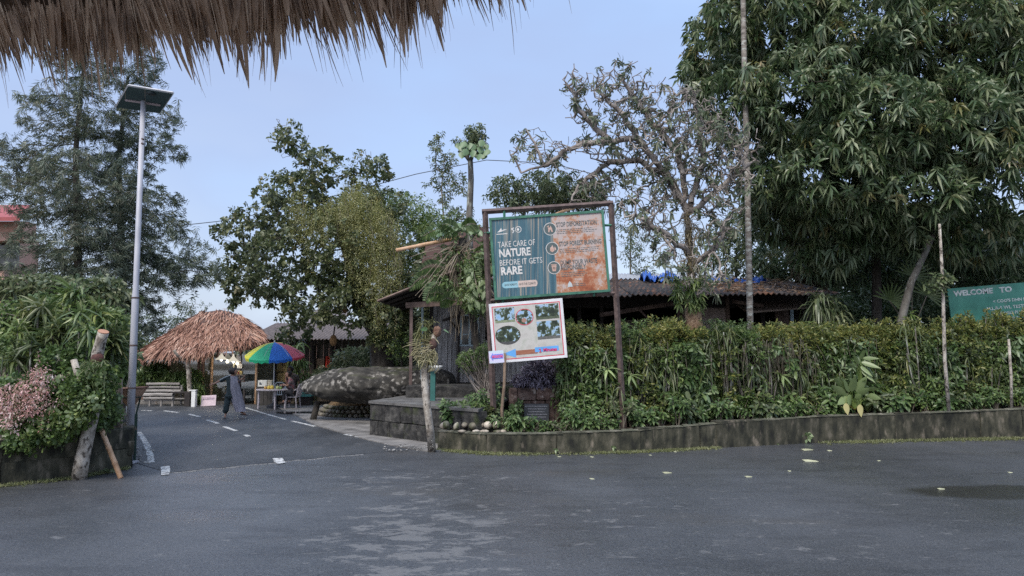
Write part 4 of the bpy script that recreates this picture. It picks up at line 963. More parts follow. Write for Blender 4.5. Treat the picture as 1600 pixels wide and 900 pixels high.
# ---- little arrow sign on a stick
YS = 15.8
fs_, SW, SH = frame_px((763, 549), (786, 547), (765, 568), YS)
ss = thing('arrow_sign', P(785, 668, YS), 'small pastel arrow sign on a crooked stick at the white board corner', 'sign')
ks = SW / 23
part('board_panel', plate(fs_, 0, 0, SW, SH, -.015, 0), mat('pastel_print', [(.5, .75, .66), (.62, .6, .78), (.72, .58, .75)], scale=3, rough=.5, stretch=(.2, .2, 3)), ss)
part('arrow', polyp(fs_, [(2 * ks, 9.5 * ks), (6 * ks, 16 * ks), (6 * ks, 13.5 * ks), (22 * ks, 13.5 * ks), (22 * ks, 6 * ks), (6 * ks, 6 * ks), (6 * ks, 3 * ks)], 0, .002), flat('arrow_blue', (.14, .24, .7), .5), ss)
txt('MOI:IOM', flat('arrow_pink_text', (.75, .12, .3)), ss, fs_.p(4.6 * ks, 7.4 * ks, .003), fs_.U, fs_.V, 16.5 * ks, 4.8 * ks, .05)
part('stick', MB().tube([P(789, 552, YS + .03), P(788, 600, YS + .03), P(784, 640, YS + .03), P(786, 670, YS + .03)], [.03, .034, .036, .036], 7), mat('stick_bark', [(.13, .09, .06), (.24, .17, .12)], scale=10, rough=.9, bump=.5), ss, smooth=True)
# ---- green painted welcome board
YG = 20.6
fg, GW, GH = frame_px((1485, 451), (1600, 441.5), (1489, 518), YG); GW *= 1.75
gb = thing('welcome_board', fg.p(0, 0), 'green hand-painted board reading WELCOME TO above the yellow-green hedge', 'sign')
GPNT = mat('green_board_paint', [(.035, .17, .12), (.06, .25, .18), (.09, .30, .22)], scale=2.4, rough=.5, cols2=(.16, .16, .12), scale2=2.2, thr=(.6, .78))
part('board_panel', plate(fg, 0, 0, GW, GH, -.03, 0), GPNT, gb)
for u_ in (.3, GW * .42, GW - .3): part('post', plate(fg, u_ - .03, -2.2, u_ + .04, GH - .05, -.1, -.031), RUSTY, gb)
kg = GW / (1.75 * 115.5); GT = flat('chalk_white_paint', (.62, .64, .6), .7, var=.3)
def TG(s, x0, y_, x1, h, sl=0, bold=.02): txt(s, GT, gb, fg.p(x0 * kg, y_ * kg, .003), fg.U, fg.V, (x1 - x0) * kg, h * kg, bold)
TG('WELCOME', 8, GH / kg - 13, 70, 9, bold=.045); TG('TO', 80, GH / kg - 13, 100, 9, bold=.045)
TG("< COO'S DHN ES", 68, GH / kg - 28, 122, 5); TG('M.L.R-S WL TESTIN', 57, GH / kg - 38.5, 122, 5); TG('NG SINGLE PI LD / F', 66, GH / kg - 47, 122, 4.6)
TG('NGER R C A', 80, GH / kg - 56, 120, 4.6); TG('TENEA MILL', 82, GH / kg - 64, 120, 4.6)

# ------------------------------------------------------------------ solar street lamp
YL = 14.0
lp = thing('street_lamp', (P(202, 700, YL).x, YL, 0), 'tall pale solar street lamp with flat panel at the road corner', 'street lamp')
POLE = mat('pole_paint', [(.30, .30, .34), (.42, .42, .46), (.5, .5, .53)], scale=3, rough=.5, stretch=(1, 1, .5), cols2=(.12, .09, .08), scale2=5, thr=(.64, .74))
b0 = P(202, 706, YL); b0.z = 0; t1 = P(224, 158, YL)
part('pole', MB().tube([b0, b0.lerp(t1, .45), b0.lerp(t1, .47), t1], [.068, .064, .052, .047], 14), POLE, lp, smooth=True)
part('base_plate', MB().box((b0.x, b0.y, .03), (.26, .26, .03)), POLE, lp)
A_, B_, C_, D_ = P(201, 133, 13.6), P(270.5, 144.5, 13.6), P(250, 175, 14.5), P(182, 166, 14.5)
nrm_ = (B_ - A_).cross(D_ - A_).normalized(); nrm_ = nrm_ if nrm_.z > 0 else -nrm_
und = mat('panel_underside', [(.05, .09, .10), (.075, .125, .135)], scale=2, rough=.6)
part('solar_panel', MB().sheet([A_, B_, C_, D_][::-1], .03, nrm_), und, lp)
PF = flat('panel_frame', (.55, .54, .55), .4, .2)
for a, b in ((A_, B_), (B_, C_), (C_, D_), (D_, A_)): part('panel_frame', MB().tube([a - nrm_ * .005, b - nrm_ * .005], .024, 4), PF, lp)
ma_, mb_ = A_.lerp(D_, .56) - nrm_ * .05, B_.lerp(C_, .56) - nrm_ * .05
part('cross_arm', MB().tube([ma_.lerp(mb_, .1), ma_.lerp(mb_, .9)], .022, 4), flat('arm_paint', (.42, .34, .35), .5), lp)
ce = A_.lerp(B_, .55).lerp(D_.lerp(C_, .55), .1) - nrm_ * .05; part('lamp_unit', MB().ball(ce, (.09, .09, .03), 12, 6), flat('lamp_dark', (.02, .03, .035), .3), lp)
jb = P(224, 218, YL - .07); part('fixing_bolt', MB().lathe(jb, [(.02, 0), (.02, .05)], 8, (0, -1, 0)), RUSTY, lp); part('fixing_bolt', MB().lathe(jb + Vector((0, 0, -.09)), [(.02, 0), (.02, .05)], 8, (0, -1, 0)), RUSTY, lp)
for z_ in (1.4, 2.2, 3.1): 
    c = b0.lerp(t1, z_ / t1.z); part('strap', MB().lathe(c, [(.07, -.015), (.07, .015)], 12), RUSTY, lp)

# overhead cable, one sagging wire from the left trees past the jackfruit tree to the right
cab = MB(); pts = [(150, 362, 27), (275, 353, 26), (340, 346, 26), (430, 330, 26), (560, 296, 26), (650, 272, 26), (760, 250, 26), (860, 255, 26), (1000, 290, 27)]
ps = [P(*p) for p in pts]; sm_ = []
for a, b in zip(ps[:-1], ps[1:]): sm_ += [a.lerp(b, i / 4) for i in range(4)]
solo('overhead_cable', cab.tube(sm_ + [ps[-1]], .014, 5), flat('black_cable', (.03, .03, .03)), ps[1], 'thin black overhead cable strung between the trees against the sky', 'cable')

# ------------------------------------------------------------------ thatched kiosk
KB = P(310, 632, 30); KB.z = 0
ks_ = thing('thatched_kiosk', KB, 'kiosk with a pinkish brown thatched roof and glass front at the end of the lane', 'kiosk')
rim = [P(216, 560, 29.6), P(226, 558, 28.9), P(262, 557, 28.5), P(300, 557, 28.3), P(322, 553, 28.3), P(358, 544, 28.6), P(394, 537, 29.2), P(414, 531, 30.4), P(424, 528, 32.5), P(412, 524, 34.5), P(340, 533, 35), P(250, 536, 34), P(219, 548, 32)]
rdg = [P(318, 488, 31.2), P(345, 484, 31.3), P(372, 492, 31.5)]
def rimp(s):
    n = len(rim); a = s * n; i = int(a) % n; return rim[i].lerp(rim[(i + 1) % n], a - int(a))
def rdp(q): 
    t_ = (q.x - rdg[0].x - .8) / (rdg[2].x - rdg[0].x + 1e-6) ; t_ = min(1, max(0, .5 + (t_ - .5) * .6)); return rdg[0].lerp(rdg[1], t_ * 2) if t_ < .5 else rdg[1].lerp(rdg[2], t_ * 2 - 1)
def surf(s, t_):
    q = rimp(s); h = rdp(q); p = h.lerp(q, t_); p.z += .03 * sin(pi * t_) + .03 * sin(s * 60) * t_; return p
THM = leafmat('thatch_pinkish', [(.11, .052, .036), (.27, .135, .092), (.41, .225, .16), (.54, .36, .275)], rough=.75, trans=.08, back=1.0)
part('roof_underlay', MB().grid(lambda u_, v_: surf(u_, v_), 52, 8, True), flat('thatch_base', (.09, .05, .04), .9), ks_, smooth=True)
S_, T_ = rng.random(9500), np.sqrt(rng.random(9500)) * 1.01
Pp = np.array([surf(a, min(b, 1)) for a, b in zip(S_, T_)]); Pq = np.array([surf(a, min(b, 1) - .05) for a, b in zip(S_, T_)])
dd_ = nrm(Pp - Pq); up_ = np.array([0, 0, 1.0]); sd_ = np.cross(dd_, up_)
add = NP(); dv = nrm(dd_ + rng.normal(0, .16, dd_.shape) + sd_ * rng.normal(0, .18, (len(dd_), 1))); Pb = Pq + up_ * rng.uniform(.0, .07, (len(Pq), 1))
add_leaves(add, Pb, dv, sd_ + rng.normal(0, .3, sd_.shape), rng.uniform(.3, .6, len(Pb)), rng.uniform(.03, .075, len(Pb)), rng.uniform(.05, .5, len(Pb)), False, .35, .15)
part('thatch', add, THM, ks_, kind='stuff')
def post(px, y0, y1, Y, w_, m, nm='post', parent=None):
    q = P(px, y1, Y); z0 = max(0, P(px, y0, Y).z); return part(nm, MB().tube([(q.x, Y, z0), (q.x, Y, q.z)], w_, 7), m, parent or ks_)
REDW = mat('reddish_post', [(.12, .07, .055), (.22, .13, .10)], scale=8, rough=.7)
for px, m, w_ in ((311.5, REDW, .05), (318, REDW, .065), (332, BAMBOO, .05), (376.5, REDW, .04), (401.5, BAMBOO, .045)): post(px, 634, 545, 29.6, w_, m)
for px in (226, 264, 292): post(px, 634, 556, 30.6, .06, REDW)
a, b = P(306, 550, 29.6), P(404, 543, 29.6); part('lintel', MB().tube([a, b], .07, 4), WOODBROWN, ks_)
a, b = P(306, 606, 29.6), P(334, 606, 29.6); part('rail', MB().tube([a, b], .03, 4), WOODBROWN, ks_)
a, b = P(229, 552, 29.3), P(242, 572, 30.5); part('brace', MB().tube([a, b], .045, 5), WOODBROWN, ks_)
# walls and inside
INW = mat('kiosk_inner_wall', [(.16, .14, .10), (.26, .24, .18), (.34, .32, .25)], scale=2, rough=.8)
x0, x1 = P(222, 600, 32).x, P(402, 600, 32.5).x
part('inner_wall', MB().box(((x0 + x1) / 2, 33.6, .95), (x1 - x0, .06, 1.9)), INW, ks_)
part('inner_wall', MB().box((x0, 32.4, .95), (.05, 2.4, 1.9)), INW, ks_)
part('inner_wall', MB().box((x1 + .05, 31.5, .95), (.05, 3.9, 1.9)), INW, ks_)
part('kiosk_floor', MB().box(((x0 + x1) / 2, 31.6, .05), (x1 - x0, 4.0, .1)), CONCRETE, ks_)
PANEG = bpy.data.materials.new('reflecting_glass'); PANEG.use_nodes = True; nt = PANEG.node_tree; nt.nodes.clear()
o_ = nt.nodes.new('ShaderNodeOutputMaterial'); gl_ = nt.nodes.new('ShaderNodeBsdfGlossy'); gl_.inputs['Roughness'].default_value = .03; tr = nt.nodes.new('ShaderNodeBsdfTransparent'); tr.inputs[0].default_value = (.82, .86, .85, 1)
mi = nt.nodes.new('ShaderNodeMixShader'); mi.inputs[0].default_value = .22; nt.links.new(tr.outputs[0], mi.inputs[1]); nt.links.new(gl_.outputs[0], mi.inputs[2]); nt.links.new(mi.outputs[0], o_.inputs[0])
for a, b in ((320, 331), (333, 376), (377, 401)):
    p, q = P(a, 553, 29.62), P(b, 622, 29.62); part('pane', MB().box(((p.x + q.x) / 2, 29.62, (p.z + max(.12, q.z)) / 2), (q.x - p.x - .02, .012, p.z - max(.12, q.z))), PANEG, ks_)
p, q = P(228, 562, 30.65), P(310, 615, 30.65); part('pane', MB().box(((p.x + q.x) / 2, 30.65, (p.z + q.z) / 2), (q.x - p.x, .012, p.z - q.z)), PANEG, ks_)
PAPER = flat('paper', (.62, .6, .6), .7)
for px, py, w_, h_, c in ((324.5, 563, 6, 9, None), (326, 582, 2.6, 6, None), (373.5, 561, 6.5, 10, None), (374.5, 572, 8, 7, None), (374, 583, 8.5, 7, (.66, .5, .2))):
    q = P(px, py, 29.56); f_ = part('notice', MB().box((q.x, 29.56, q.z), (w_ * .0256, .006, h_ * .0256)), PAPER if c is None else flat('notice_yellow', c), ks_)
q = P(372.5, 583, 29.55); part('notice_figure', MB().box((q.x, 29.55, q.z), (.06, .006, .12)), flat('notice_red', (.3, .05, .06)), ks_)
# pendant lamps (lit)
SHADE = mat('lit_shade', [(.8, .8, .75), (.9, .9, .85)], rough=.5, emit=((1, .93, .75), .35))
for i, (px, py, Y, nm_) in enumerate(((346, 556, 29.3, 'left'), (364.5, 559, 29.4, 'right'))):
    c = P(px, py, Y); pd_ = thing('pendant_lamp', c, 'lit white conical pendant lamp under the thatch, the ' + ('larger, left one' if i == 0 else 'smaller, right one'), 'lamp', 'pendant lamps in the kiosk')
    part('lamp_shade', MB().lathe((c.x, c.y, c.z - .15), [(.24, 0), (.10, .12), (.035, .22), (.03, .3)], 14, cap=False), SHADE, pd_)
    part('bulb', MB().ball((c.x, c.y, c.z - .15), .05, 8, 6), mat('bulb_glow', [(1, 1, 1), (1, 1, 1)], emit=((1, .93, .8), 4)), pd_)
    part('flex', MB().tube([(c.x, c.y, c.z + .12), (c.x, c.y, c.z + .3)], .008, 4), flat('flex_black', (.02, .02, .02)), pd_)
    ld = bpy.data.lights.new('pendant_light', 'POINT'); ld.energy = 1.2; ld.color = (1, .88, .66); ld.shadow_soft_size = .06; lo = bpy.data.objects.new('pendant_light', ld); COL.objects.link(lo); lo.location = (c.x, c.y, c.z - .24)
ld = bpy.data.lights.new('kiosk_room_light', 'POINT'); ld.energy = 7; ld.color = (1, .9, .7); ld.shadow_soft_size = .1; lo = bpy.data.objects.new('kiosk_room_light', ld); COL.objects.link(lo); lo.location = P(290, 562, 31.6)
# things in the shop: chair silhouettes, counter, crates, sheet sign
def xz(px, py, Y): q = P(px, py, Y); return q.x, q.z
x_, z_ = xz(325, 628, 28.2); sgn = thing('paper_sign', (x_, 28.2, 0), 'pale pink handwritten sheet leaning on the kiosk front', 'sign')
part('board_panel', MB().box((x_, 28.25, .22), (.56, .015, .40), Matrix.Rotation(radians(-3), 3, 'Y') @ Matrix.Rotation(radians(-14), 3, 'X')), flat('pinkish_paper', (.62, .5, .54), .7), sgn)
scr = MB()
for i in range(6):
    xx = x_ - .22
    while xx < x_ + .2:
        w_ = R.uniform(.02, .06); scr.box((xx + w_ / 2, 28.225 + i * .012, .34 - i * .05 + (xx - x_) * .05), (w_, .004, .018)); xx += w_ + .015
part('handwriting', scr, flat('ink_purple', (.28, .18, .3)), sgn, kind='stuff')
def plankbox(name, px0, px1, py0, py1, Y, d, m, label, cat, n=4, kind_='slat'):
    a, b = P(px0, py1, Y), P(px1, py0, Y); z0 = max(0, b.z); z1 = a.z; t = thing(name, ((a.x + b.x) / 2, Y, z0 if z0 > .05 else 0), label, cat); w_ = (b.x - a.x) / n
    for i in range(n): part(kind_, MB().box((a.x + w_ * (i + .5), Y, (z0 + z1) / 2), (w_ - .012, d, z1 - z0)), m, t)
    return t
plankbox('counter', 404, 432, 633, 604, 29.0, .5, mat('dark_planks', [(.03, .028, .026), (.07, .062, .056)], scale=6, rough=.8), 'dark plank counter left of the beach umbrella table', 'counter', 5, 'plank')
cr = thing('drinks_case', (P(372, 600, 29.1).x, 29.1, .55), 'grey wire drinks case on a stand behind the walking woman', 'case')
q = P(372, 591, 29.1)
for i in range(4): part('case_bar', MB().box((q.x - .24 + i * .17, 29.0, q.z - .02), (.03, .03, .26)), RUSTY, cr)
for i in range(3): part('case_rail', MB().box((q.x + .02, 29.0, q.z - .13 + i * .12), (.6, .03, .025)), RUSTY, cr)
part('case_body', MB().box((q.x + .02, 29.2, q.z), (.58, .34, .27)), flat('case_grey', (.10, .11, .10)), cr); part('case_leg', MB().box((q.x - .2, 29.15, .28), (.07, .07, .58)), DARKWOOD, cr); part('case_leg', MB().box((q.x + .24, 29.15, .28), (.07, .07, .58)), DARKWOOD, cr)
for i, (px, lab) in enumerate(((408, 'white box with dark letters, nearest the kiosk post on the counter'), (415, 'plain white box, middle one of the row on the counter'), (423, 'cream carton, nearest the umbrella on the counter'))):
    a = P(px, 601, 28.95); bx = thing('box', (a.x, 28.95, a.z - .08), lab, 'box', 'boxes on the plank counter')
    part('carton', MB().stone((a.x, 28.95, a.z + .05), (.17, .25, .24), jit=.003, ch=.02), flat('carton', ((.66, .66, .62) if i < 2 else (.6, .54, .42))), bx)
    if i == 0: part('marking', MB().box((a.x, 28.82, a.z + .05), (.05, .006, .09)).box((a.x + .05, 28.82, a.z + .03), (.025, .006, .06)), flat('marking', (.05, .07, .1)), bx)

# ------------------------------------------------------------------ bamboo benches, plastic table, chairs, umbrella
BENW = mat('old_bamboo', [(.13, .12, .11), (.26, .24, .22), (.36, .33, .31)], scale=7, rough=.7, stretch=(.3, 1, 1))
YB_ = 28.3
be = thing('bench', (P(250, 632, YB_).x, YB_, 0), 'weathered grey bamboo bench with three back slats left of the kiosk door', 'bench')
for (a, b), yy, Y, w_ in (((229, 281), 600, 28.75, .05), ((228, 281), 605.5, 28.7, .05), ((226, 283), 611, 28.6, .055), ((223, 270), 617, 28.3, .07), ((224, 270), 622.5, 28.15, .045)):
    part('slat', MB().tube([P(a, yy, Y), P((a + b) / 2, yy - .4, Y), P(b, yy, Y)], w_, 7), BENW, be)
for px, Y in ((234.5, 28.2), (252.5, 28.2), (270, 28.2), (284, 28.7)):
    q = P(px, 620 if px < 280 else 602, Y); part('leg', MB().tube([(q.x, Y, 0), q], .045, 6), BENW, be)
part('stretcher', MB().tube([P(222, 626, 28.2), P(270, 626, 28.2)], .028, 5), BENW, be)
b2 = thing('bench', (P(283, 632, 28.5).x, 28.5, 0), 'low dark bamboo bench tucked right of the pale bamboo bench', 'bench')
part('seat', MB().box((P(283, 611, 28.5).x, 28.5, P(283, 613, 28.5).z), (.62, .4, .05)), DARKWOOD, b2)
for px in (272, 296): part('leg', MB().tube([(P(px, 600, 28.5).x, 28.4, 0), P(px, 612, 28.4)], .035, 5), BENW, b2)
part('stretcher', MB().tube([P(272, 623, 28.4), P(297, 623, 28.4)], .03, 5), BENW, b2)
wp = P(303, 631, 28.0); wpt = thing('white_post_block', (wp.x, 28.0, 0), 'short square white post with a dark box beside the benches', 'post')
part('post_body', MB().stone((wp.x, 28.0, .3), (.15, .18, .6), jit=.004, ch=.05), WHITE, wpt); part('cap', MB().box((wp.x - .04, 28.0, .62), (.26, .2, .035)), WHITE, wpt)
dbx = P(294, 620, 28.15); part('dark_side', MB().box((dbx.x, 28.15, .28), (.2, .2, .52)), DARKWOOD, wpt)

def gore_umbrella():
    YU = 27.6; top = P(429, 535, YU); u = thing('parasol', (P(427.5, 628, YU).x, YU, 0), 'big yellow, green, blue and red beach umbrella over the plastic table', 'umbrella')
    R_ = 1.09; rz = top.z - P(428, 557, YU).z - .04
    cols = {'yellow': (.8, .78, .06), 'green': (.03, .52, .27), 'blue': (.03, .2, .8), 'red': (.8, .12, .18)}
    order = ['yellow', 'green', 'blue', 'red', 'yellow', 'green', 'blue', 'red']
    mats_ = {}
    for k_, c in cols.items():
        m = flat('umbrella_' + k_, c, .55, var=.06); nt = m.node_tree; b = nt.nodes['Principled BSDF']; t = nt.nodes.new('ShaderNodeBsdfTranslucent'); t.inputs[0].default_value = (*c, 1)
        ms = nt.nodes.new('ShaderNodeMixShader'); ms.inputs[0].default_value = .35; nt.links.new(b.outputs[0], ms.inputs[1]); nt.links.new(t.outputs[0], ms.inputs[2]); nt.links.new(ms.outputs[0], nt.nodes['Material Output'].inputs[0]); mats_[k_] = m
    a0 = pi + pi / 4 * -.0  # front panels seen left to right
    for i in range(8):
        th0 = pi + i * pi / 4 + .10; 
        def fn(u_, v_, th0=th0):
            th = th0 + u_ * pi / 4 + .02; v = max(.02, v_); sag = 1 - .045 * sin(pi * u_) * v
            return (top.x + R_ * v * cos(th) * sag, top.y + R_ * v * sin(th) * sag, top.z - rz * (v ** 1.9) - .03 * sin(pi * u_) * v)
        TL_ = Matrix.Rotation(radians(9), 3, 'X'); tl = lambda f_: (lambda a, b: top + TL_ @ (Vector(f_(a, b)) - top))
        part('canopy_panel', MB().grid(tl(fn), 6, 8), mats_[order[i]], u, smooth=True)
        def fv(u_, v_, th0=th0):
            th = th0 + u_ * pi / 4 + .02; sag = 1 - .045 * sin(pi * u_)
            return (top.x + R_ * cos(th) * sag * (1 - .02 * v_), top.y + R_ * sin(th) * sag, top.z - rz - .03 * sin(pi * u_) - v_ * (.10 + .02 * cos(u_ * 6 * pi)))
        part('valance', MB().grid(tl(fv), 12, 2), mats_[order[i]], u)
    for i in range(8):
        th = pi + i * pi / 4; part('rib', MB().tube([(top.x + R_ * v * cos(th), top.y + R_ * v * sin(th), top.z - rz * (v ** 1.9) - .02) for v in (.03, .3, .6, .85, 1)], .008, 4), flat('rib_steel', (.4, .4, .4), .4), u)
    part('pole', MB().tube([(P(427.5, 628, YU).x, YU, 0), (top.x, YU, top.z + .03)], [.03, .022], 8), flat('umbrella_pole', (.5, .5, .52), .4), u)
    part('finial', MB().ball((top.x, YU, top.z + .04), .035, 8, 6), WHITE, u)
    part('base', MB().lathe((P(427.5, 628, YU).x, YU, 0), [(.24, 0), (.24, .08), (.1, .14), (.04, .2)], 16), flat('base_dark', (.04, .04, .045)), u)
gore_umbrella()
PLA = flat('dull_white_plastic', (.42, .38, .40), .5)
YT = 27.2
tb = thing('plastic_table', (P(430, 632, YT).x, YT, 0), 'pale plastic table with fruit under the beach umbrella', 'table')
a, b = P(402, 603, YT), P(458, 603, YT); tz = .69
part('tabletop', MB().lathe(((a.x + b.x) / 2, YT, tz - .03), [(.60, 0), (.66, .01), (.67, .035), (.65, .05)], 24), PLA, tb)
for px, Y in ((404, YT - .1), (430, YT - .45), (446, YT - .35), (452, YT + .35)):
    q = P(px, 620, Y); part('leg', MB().tube([(q.x, Y, 0), (q.x * .97 + ((a.x + b.x) / 2) * .03, Y, tz - .02)], [.035, .045], 5), PLA, tb)
fr = random.Random(5)
for i, (px, lab, c, sz) in enumerate(((415, 'amber bottle-like jar at the left end of the fruit row', (.5, .3, .1), .06), (420.5, 'yellow fruit, second from the left on the plastic table', (.6, .42, .06), .07), (425, 'ripe yellow fruit touching the umbrella pole on the table', (.62, .46, .08), .075), (434, 'pale green fruit right of the umbrella pole', (.4, .44, .2), .07), (439, 'small green fruit near the seated woman hand', (.2, .33, .08), .055))):
    q = P(px, 600, YT - .15); ft = thing('fruit', (q.x, YT - .15, tz + .02), lab, 'fruit' if i else 'jar', 'fruit and jar on the plastic table')
    part('flesh', MB().ball((q.x, YT - .15, tz + .02 + sz * .8), (sz, sz, sz * 1.05), 12, 8, jit=.03, seed=i), flat('fruit_skin', c, .45), ft, smooth=True); part('stalk', MB().tube([(q.x, YT - .15, tz + .02 + sz * 1.8), (q.x + .01, YT - .15, tz + .05 + sz * 2)], .008, 5), TWIG, ft)
def chair(px, Y, rz, label, m, sc=1.0):
    q = P(px, 620, Y); t = thing('plastic_chair', (q.x, Y, 0), label, 'chair', None, rz); w_ = .42
    part('seat', MB().stone((0, 0, .43), (w_, .42, .03), jit=0, ch=.2), m, t, local=True)
    for sx_ in (-1, 1):
        for sy_ in (-1, 1): part('leg', MB().tube([(sx_ * .21, sy_ * .21, 0), (sx_ * .18, sy_ * .17, .43)], [.018, .028], 5), m, t, local=True)
        part('armrest', MB().tube([(sx_ * .21, -.18, .43), (sx_ * .24, -.2, .64), (sx_ * .24, .1, .66), (sx_ * .2, .2, .72)], .022, 5), m, t, local=True)
    for k in range(5): part('back_slat', MB().tube([(-.15 + k * .075, .2, .45), (-.15 + k * .075, .26, .82)], .016, 4), m, t, local=True)
    part('back_rail', MB().tube([(-.2, .2, .45), (-.19, .26, .8), (-.1, .275, .88), (.1, .275, .88), (.19, .26, .8), (.2, .2, .45)], .024, 6), m, t, local=True)
chair(458, 27.1, radians(-95), 'grey plastic chair carrying the seated woman beside the table', PLA)
chair(437, 28.4, radians(20), 'pale plastic chair pushed in behind the table near the umbrella pole', flat('pale_plastic', (.42, .46, .5), .5))
tq = P(478, 618, 28.6); st = thing('plastic_crate', (tq.x, 28.6, 0), 'teal plastic crate half hidden behind the tip of the boulder', 'crate')
TEALP = flat('teal_plastic', (.08, .28, .26), .5)
for k in range(4): part('crate_slat', MB().box((tq.x, 28.35, .42 + k * .085), (.5, .02, .06)), TEALP, st)
for s_ in (-1, 1): part('crate_side', MB().box((tq.x + s_ * .25, 28.6, .55), (.02, .5, .36)), TEALP, st)
part('crate_base', MB().box((tq.x, 28.6, .37), (.5, .5, .02)), TEALP, st); part('stand', MB().box((tq.x, 28.6, .18), (.44, .4, .34)), DARKWOOD, st)

# brown shack behind the umbrella
sk = thing('wooden_shack', (P(460, 620, 31.5).x, 31.5, 0), 'dim brown plank shack with a yellowish bamboo door behind the umbrella', 'shack')
xa, xb = P(404, 600, 31.5).x, P(570, 600, 31.5).x; x = xa; ztop = P(450, 528, 31.5).z
SHK = mat('shack_planks', [(.05, .04, .033), (.10, .08, .065), (.15, .12, .10)], scale=7, rough=.85, stretch=(2, 2, .3), per_object=.3)
while x < xb:
    w_ = R.uniform(.2, .3); part('plank', MB().box((x + w_ / 2, 31.5, ztop / 2), (w_ - .015, .04, ztop)), SHK, sk); x += w_
def wallpanel(px0, px1, py0, py1, Y, m, nm, parent, n=1):
    a, b = P(px0, py1, Y), P(px1, py0, Y); return part(nm, MB().box(((a.x + b.x) / 2, Y, (a.z + b.z) / 2), (b.x - a.x, .03, a.z - b.z)), m, parent)
YEL = mat('woven_bamboo', [(.30, .2, .08), (.46, .33, .15), (.56, .42, .22)], scale=9, rough=.7, stretch=(1, 1, .4))
for a, b in ((433, 441.5), (442.5, 450.5)):
    wallpanel(a, b, 597, 582, 31.42, YEL, 'door_panel', sk); wallpanel(a, b, 580.5, 564, 31.42, YEL, 'door_panel', sk)
wallpanel(494, 506, 606, 560, 31.42, flat('tan_panel', (.30, .19, .12)), 'door_panel', sk); wallpanel(526, 536, 606, 560, 31.42, flat('tan_panel2', (.26, .16, .11)), 'door_panel', sk)
for px in (430, 452, 490, 521, 545): post(px, 634, 540, 31.3, .07, DARKWOOD, parent=sk)
wallpanel(404, 432, 600, 546, 31.4, mat('pale_bamboo_mat', [(.2, .19, .14), (.34, .33, .27)], scale=8, rough=.7), 'mat_panel', sk)
part('roof', corr(xa - .3, xb + .5, 30.4, ztop - .06, 34.5, ztop + .75), flat('dull_roof', (.16, .13, .12), .8, var=.3), sk)
ct = P(513, 566, 31.2); solo('hanging_cloth', MB().grid(lambda u_, v_: (ct.x - .13 + .26 * u_, 31.2 + .03 * sin(u_ * 14), ct.z + .25 - .5 * v_), 12, 6), flat('red_cloth', (.62, .07, .04), .8), (ct.x, 31.2, ct.z + .25), 'red cloth hanging beside the tan door of the shack', 'cloth')
hs_ = thing('distant_house', (P(490, 600, 38).x, 38, 0), 'pinkish-walled house with grey roof glimpsed behind the jackfruit tree', 'house')
a, b = P(468, 548, 38), P(530, 548, 38); z1 = P(500, 512, 38).z
part('wall', MB().box(((a.x + b.x) / 2, 38.5, z1 / 2), (b.x - a.x, 1, z1)), flat('pinkish_wall', (.42, .28, .24), .8), hs_); part('roof', MB().sheet([(a.x - .3, 37.4, z1 - .1), (b.x + .3, 37.4, z1 - .1), (b.x, 40, z1 + 1.1), (a.x + .4, 40, z1 + 1.1)], .08), flat('grey_roof', (.16, .14, .14), .8), hs_)
part('window', MB().box((a.x + .6, 37.98, z1 - .7), (.5, .04, .6)), GLASS, hs_)

# pink building on the far left
pb = thing('pink_building', (P(10, 500, 34).x, 34, 0), 'peach-pink house with red roof edge behind the feathery tree', 'building')
PNK = mat('peach_render', [(.52, .3, .22), (.62, .38, .29)], scale=2, rough=.85)
xr = P(56, 480, 36.4).x; xl = P(-260, 480, 34).x; zt = P(20, 366, 34).z
part('wall', MB().box(((xr + xl) / 2, 35.2, zt / 2), (xr - xl, 2.4, zt)), PNK, pb)
xr2 = P(50, 480, 34).x; z2 = P(20, 360, 33).z; part('balcony_wall', MB().box(((xr2 + xl) / 2, 33.6, z2), (xr2 - xl, .8, .9)), PNK, pb)
part('roof', MB().sheet([(xl - 1, 32.4, z2 + .5), (xr2 + .3, 32.4, z2 + .5), (xr2 - 1.8, 36.2, z2 + 1.8), (xl - 1, 36.2, z2 + 1.8)], .18), flat('dull_red_roof', (.33, .08, .08), .7), pb)
for px in (8, -60): q = P(px, 400, 33.9); wq = part('window', MB().box((q.x, 33.96, q.z), (1.2, .06, 1.3)), GLASS, pb); part('window_frame', MB().box((q.x, 33.92, q.z + .68), (1.35, .08, .1)), WHITE, wq)

# ------------------------------------------------------------------ basin on green stand, planter with purple plant
bq = P(678, 574, 18.6); bs_ = thing('white_basin', (bq.x, 18.6, PZ), 'white wash basin on a green post beside the orchid-topped trunk', 'basin')
part('bowl', MB().lathe((bq.x, 18.6, bq.z - .10), [(.05, 0), (.12, .02), (.2, .08), (.22, .14), (.2, .14), (.12, .06)], 18), WHITE, bs_, smooth=True); part('stand', MB().box((bq.x - .02, 18.6, (bq.z - .1 + PZ) / 2), (.12, .12, bq.z - .1 - PZ)), flat('sea_green_post', (.03, .13, .115)), bs_)
PY = 16.9; pz = bed_z(0) + .02; a, b = P(795, 606, PY), P(881, 606, PY); zt = a.z
pn = thing('stone_planter', ((a.x + b.x) / 2, PY, pz), 'reddish stone planter with a dark plaque below the white photo board', 'planter')
PLST = mat('reddish_stone', [(.035, .022, .018), (.10, .06, .048), (.17, .12, .10)], scale=7, rough=.9, bump=1, bscale=26, cols2=(.30, .25, .22), scale2=8, thr=(.6, .7), per_object=.2)
w_ = b.x - a.x
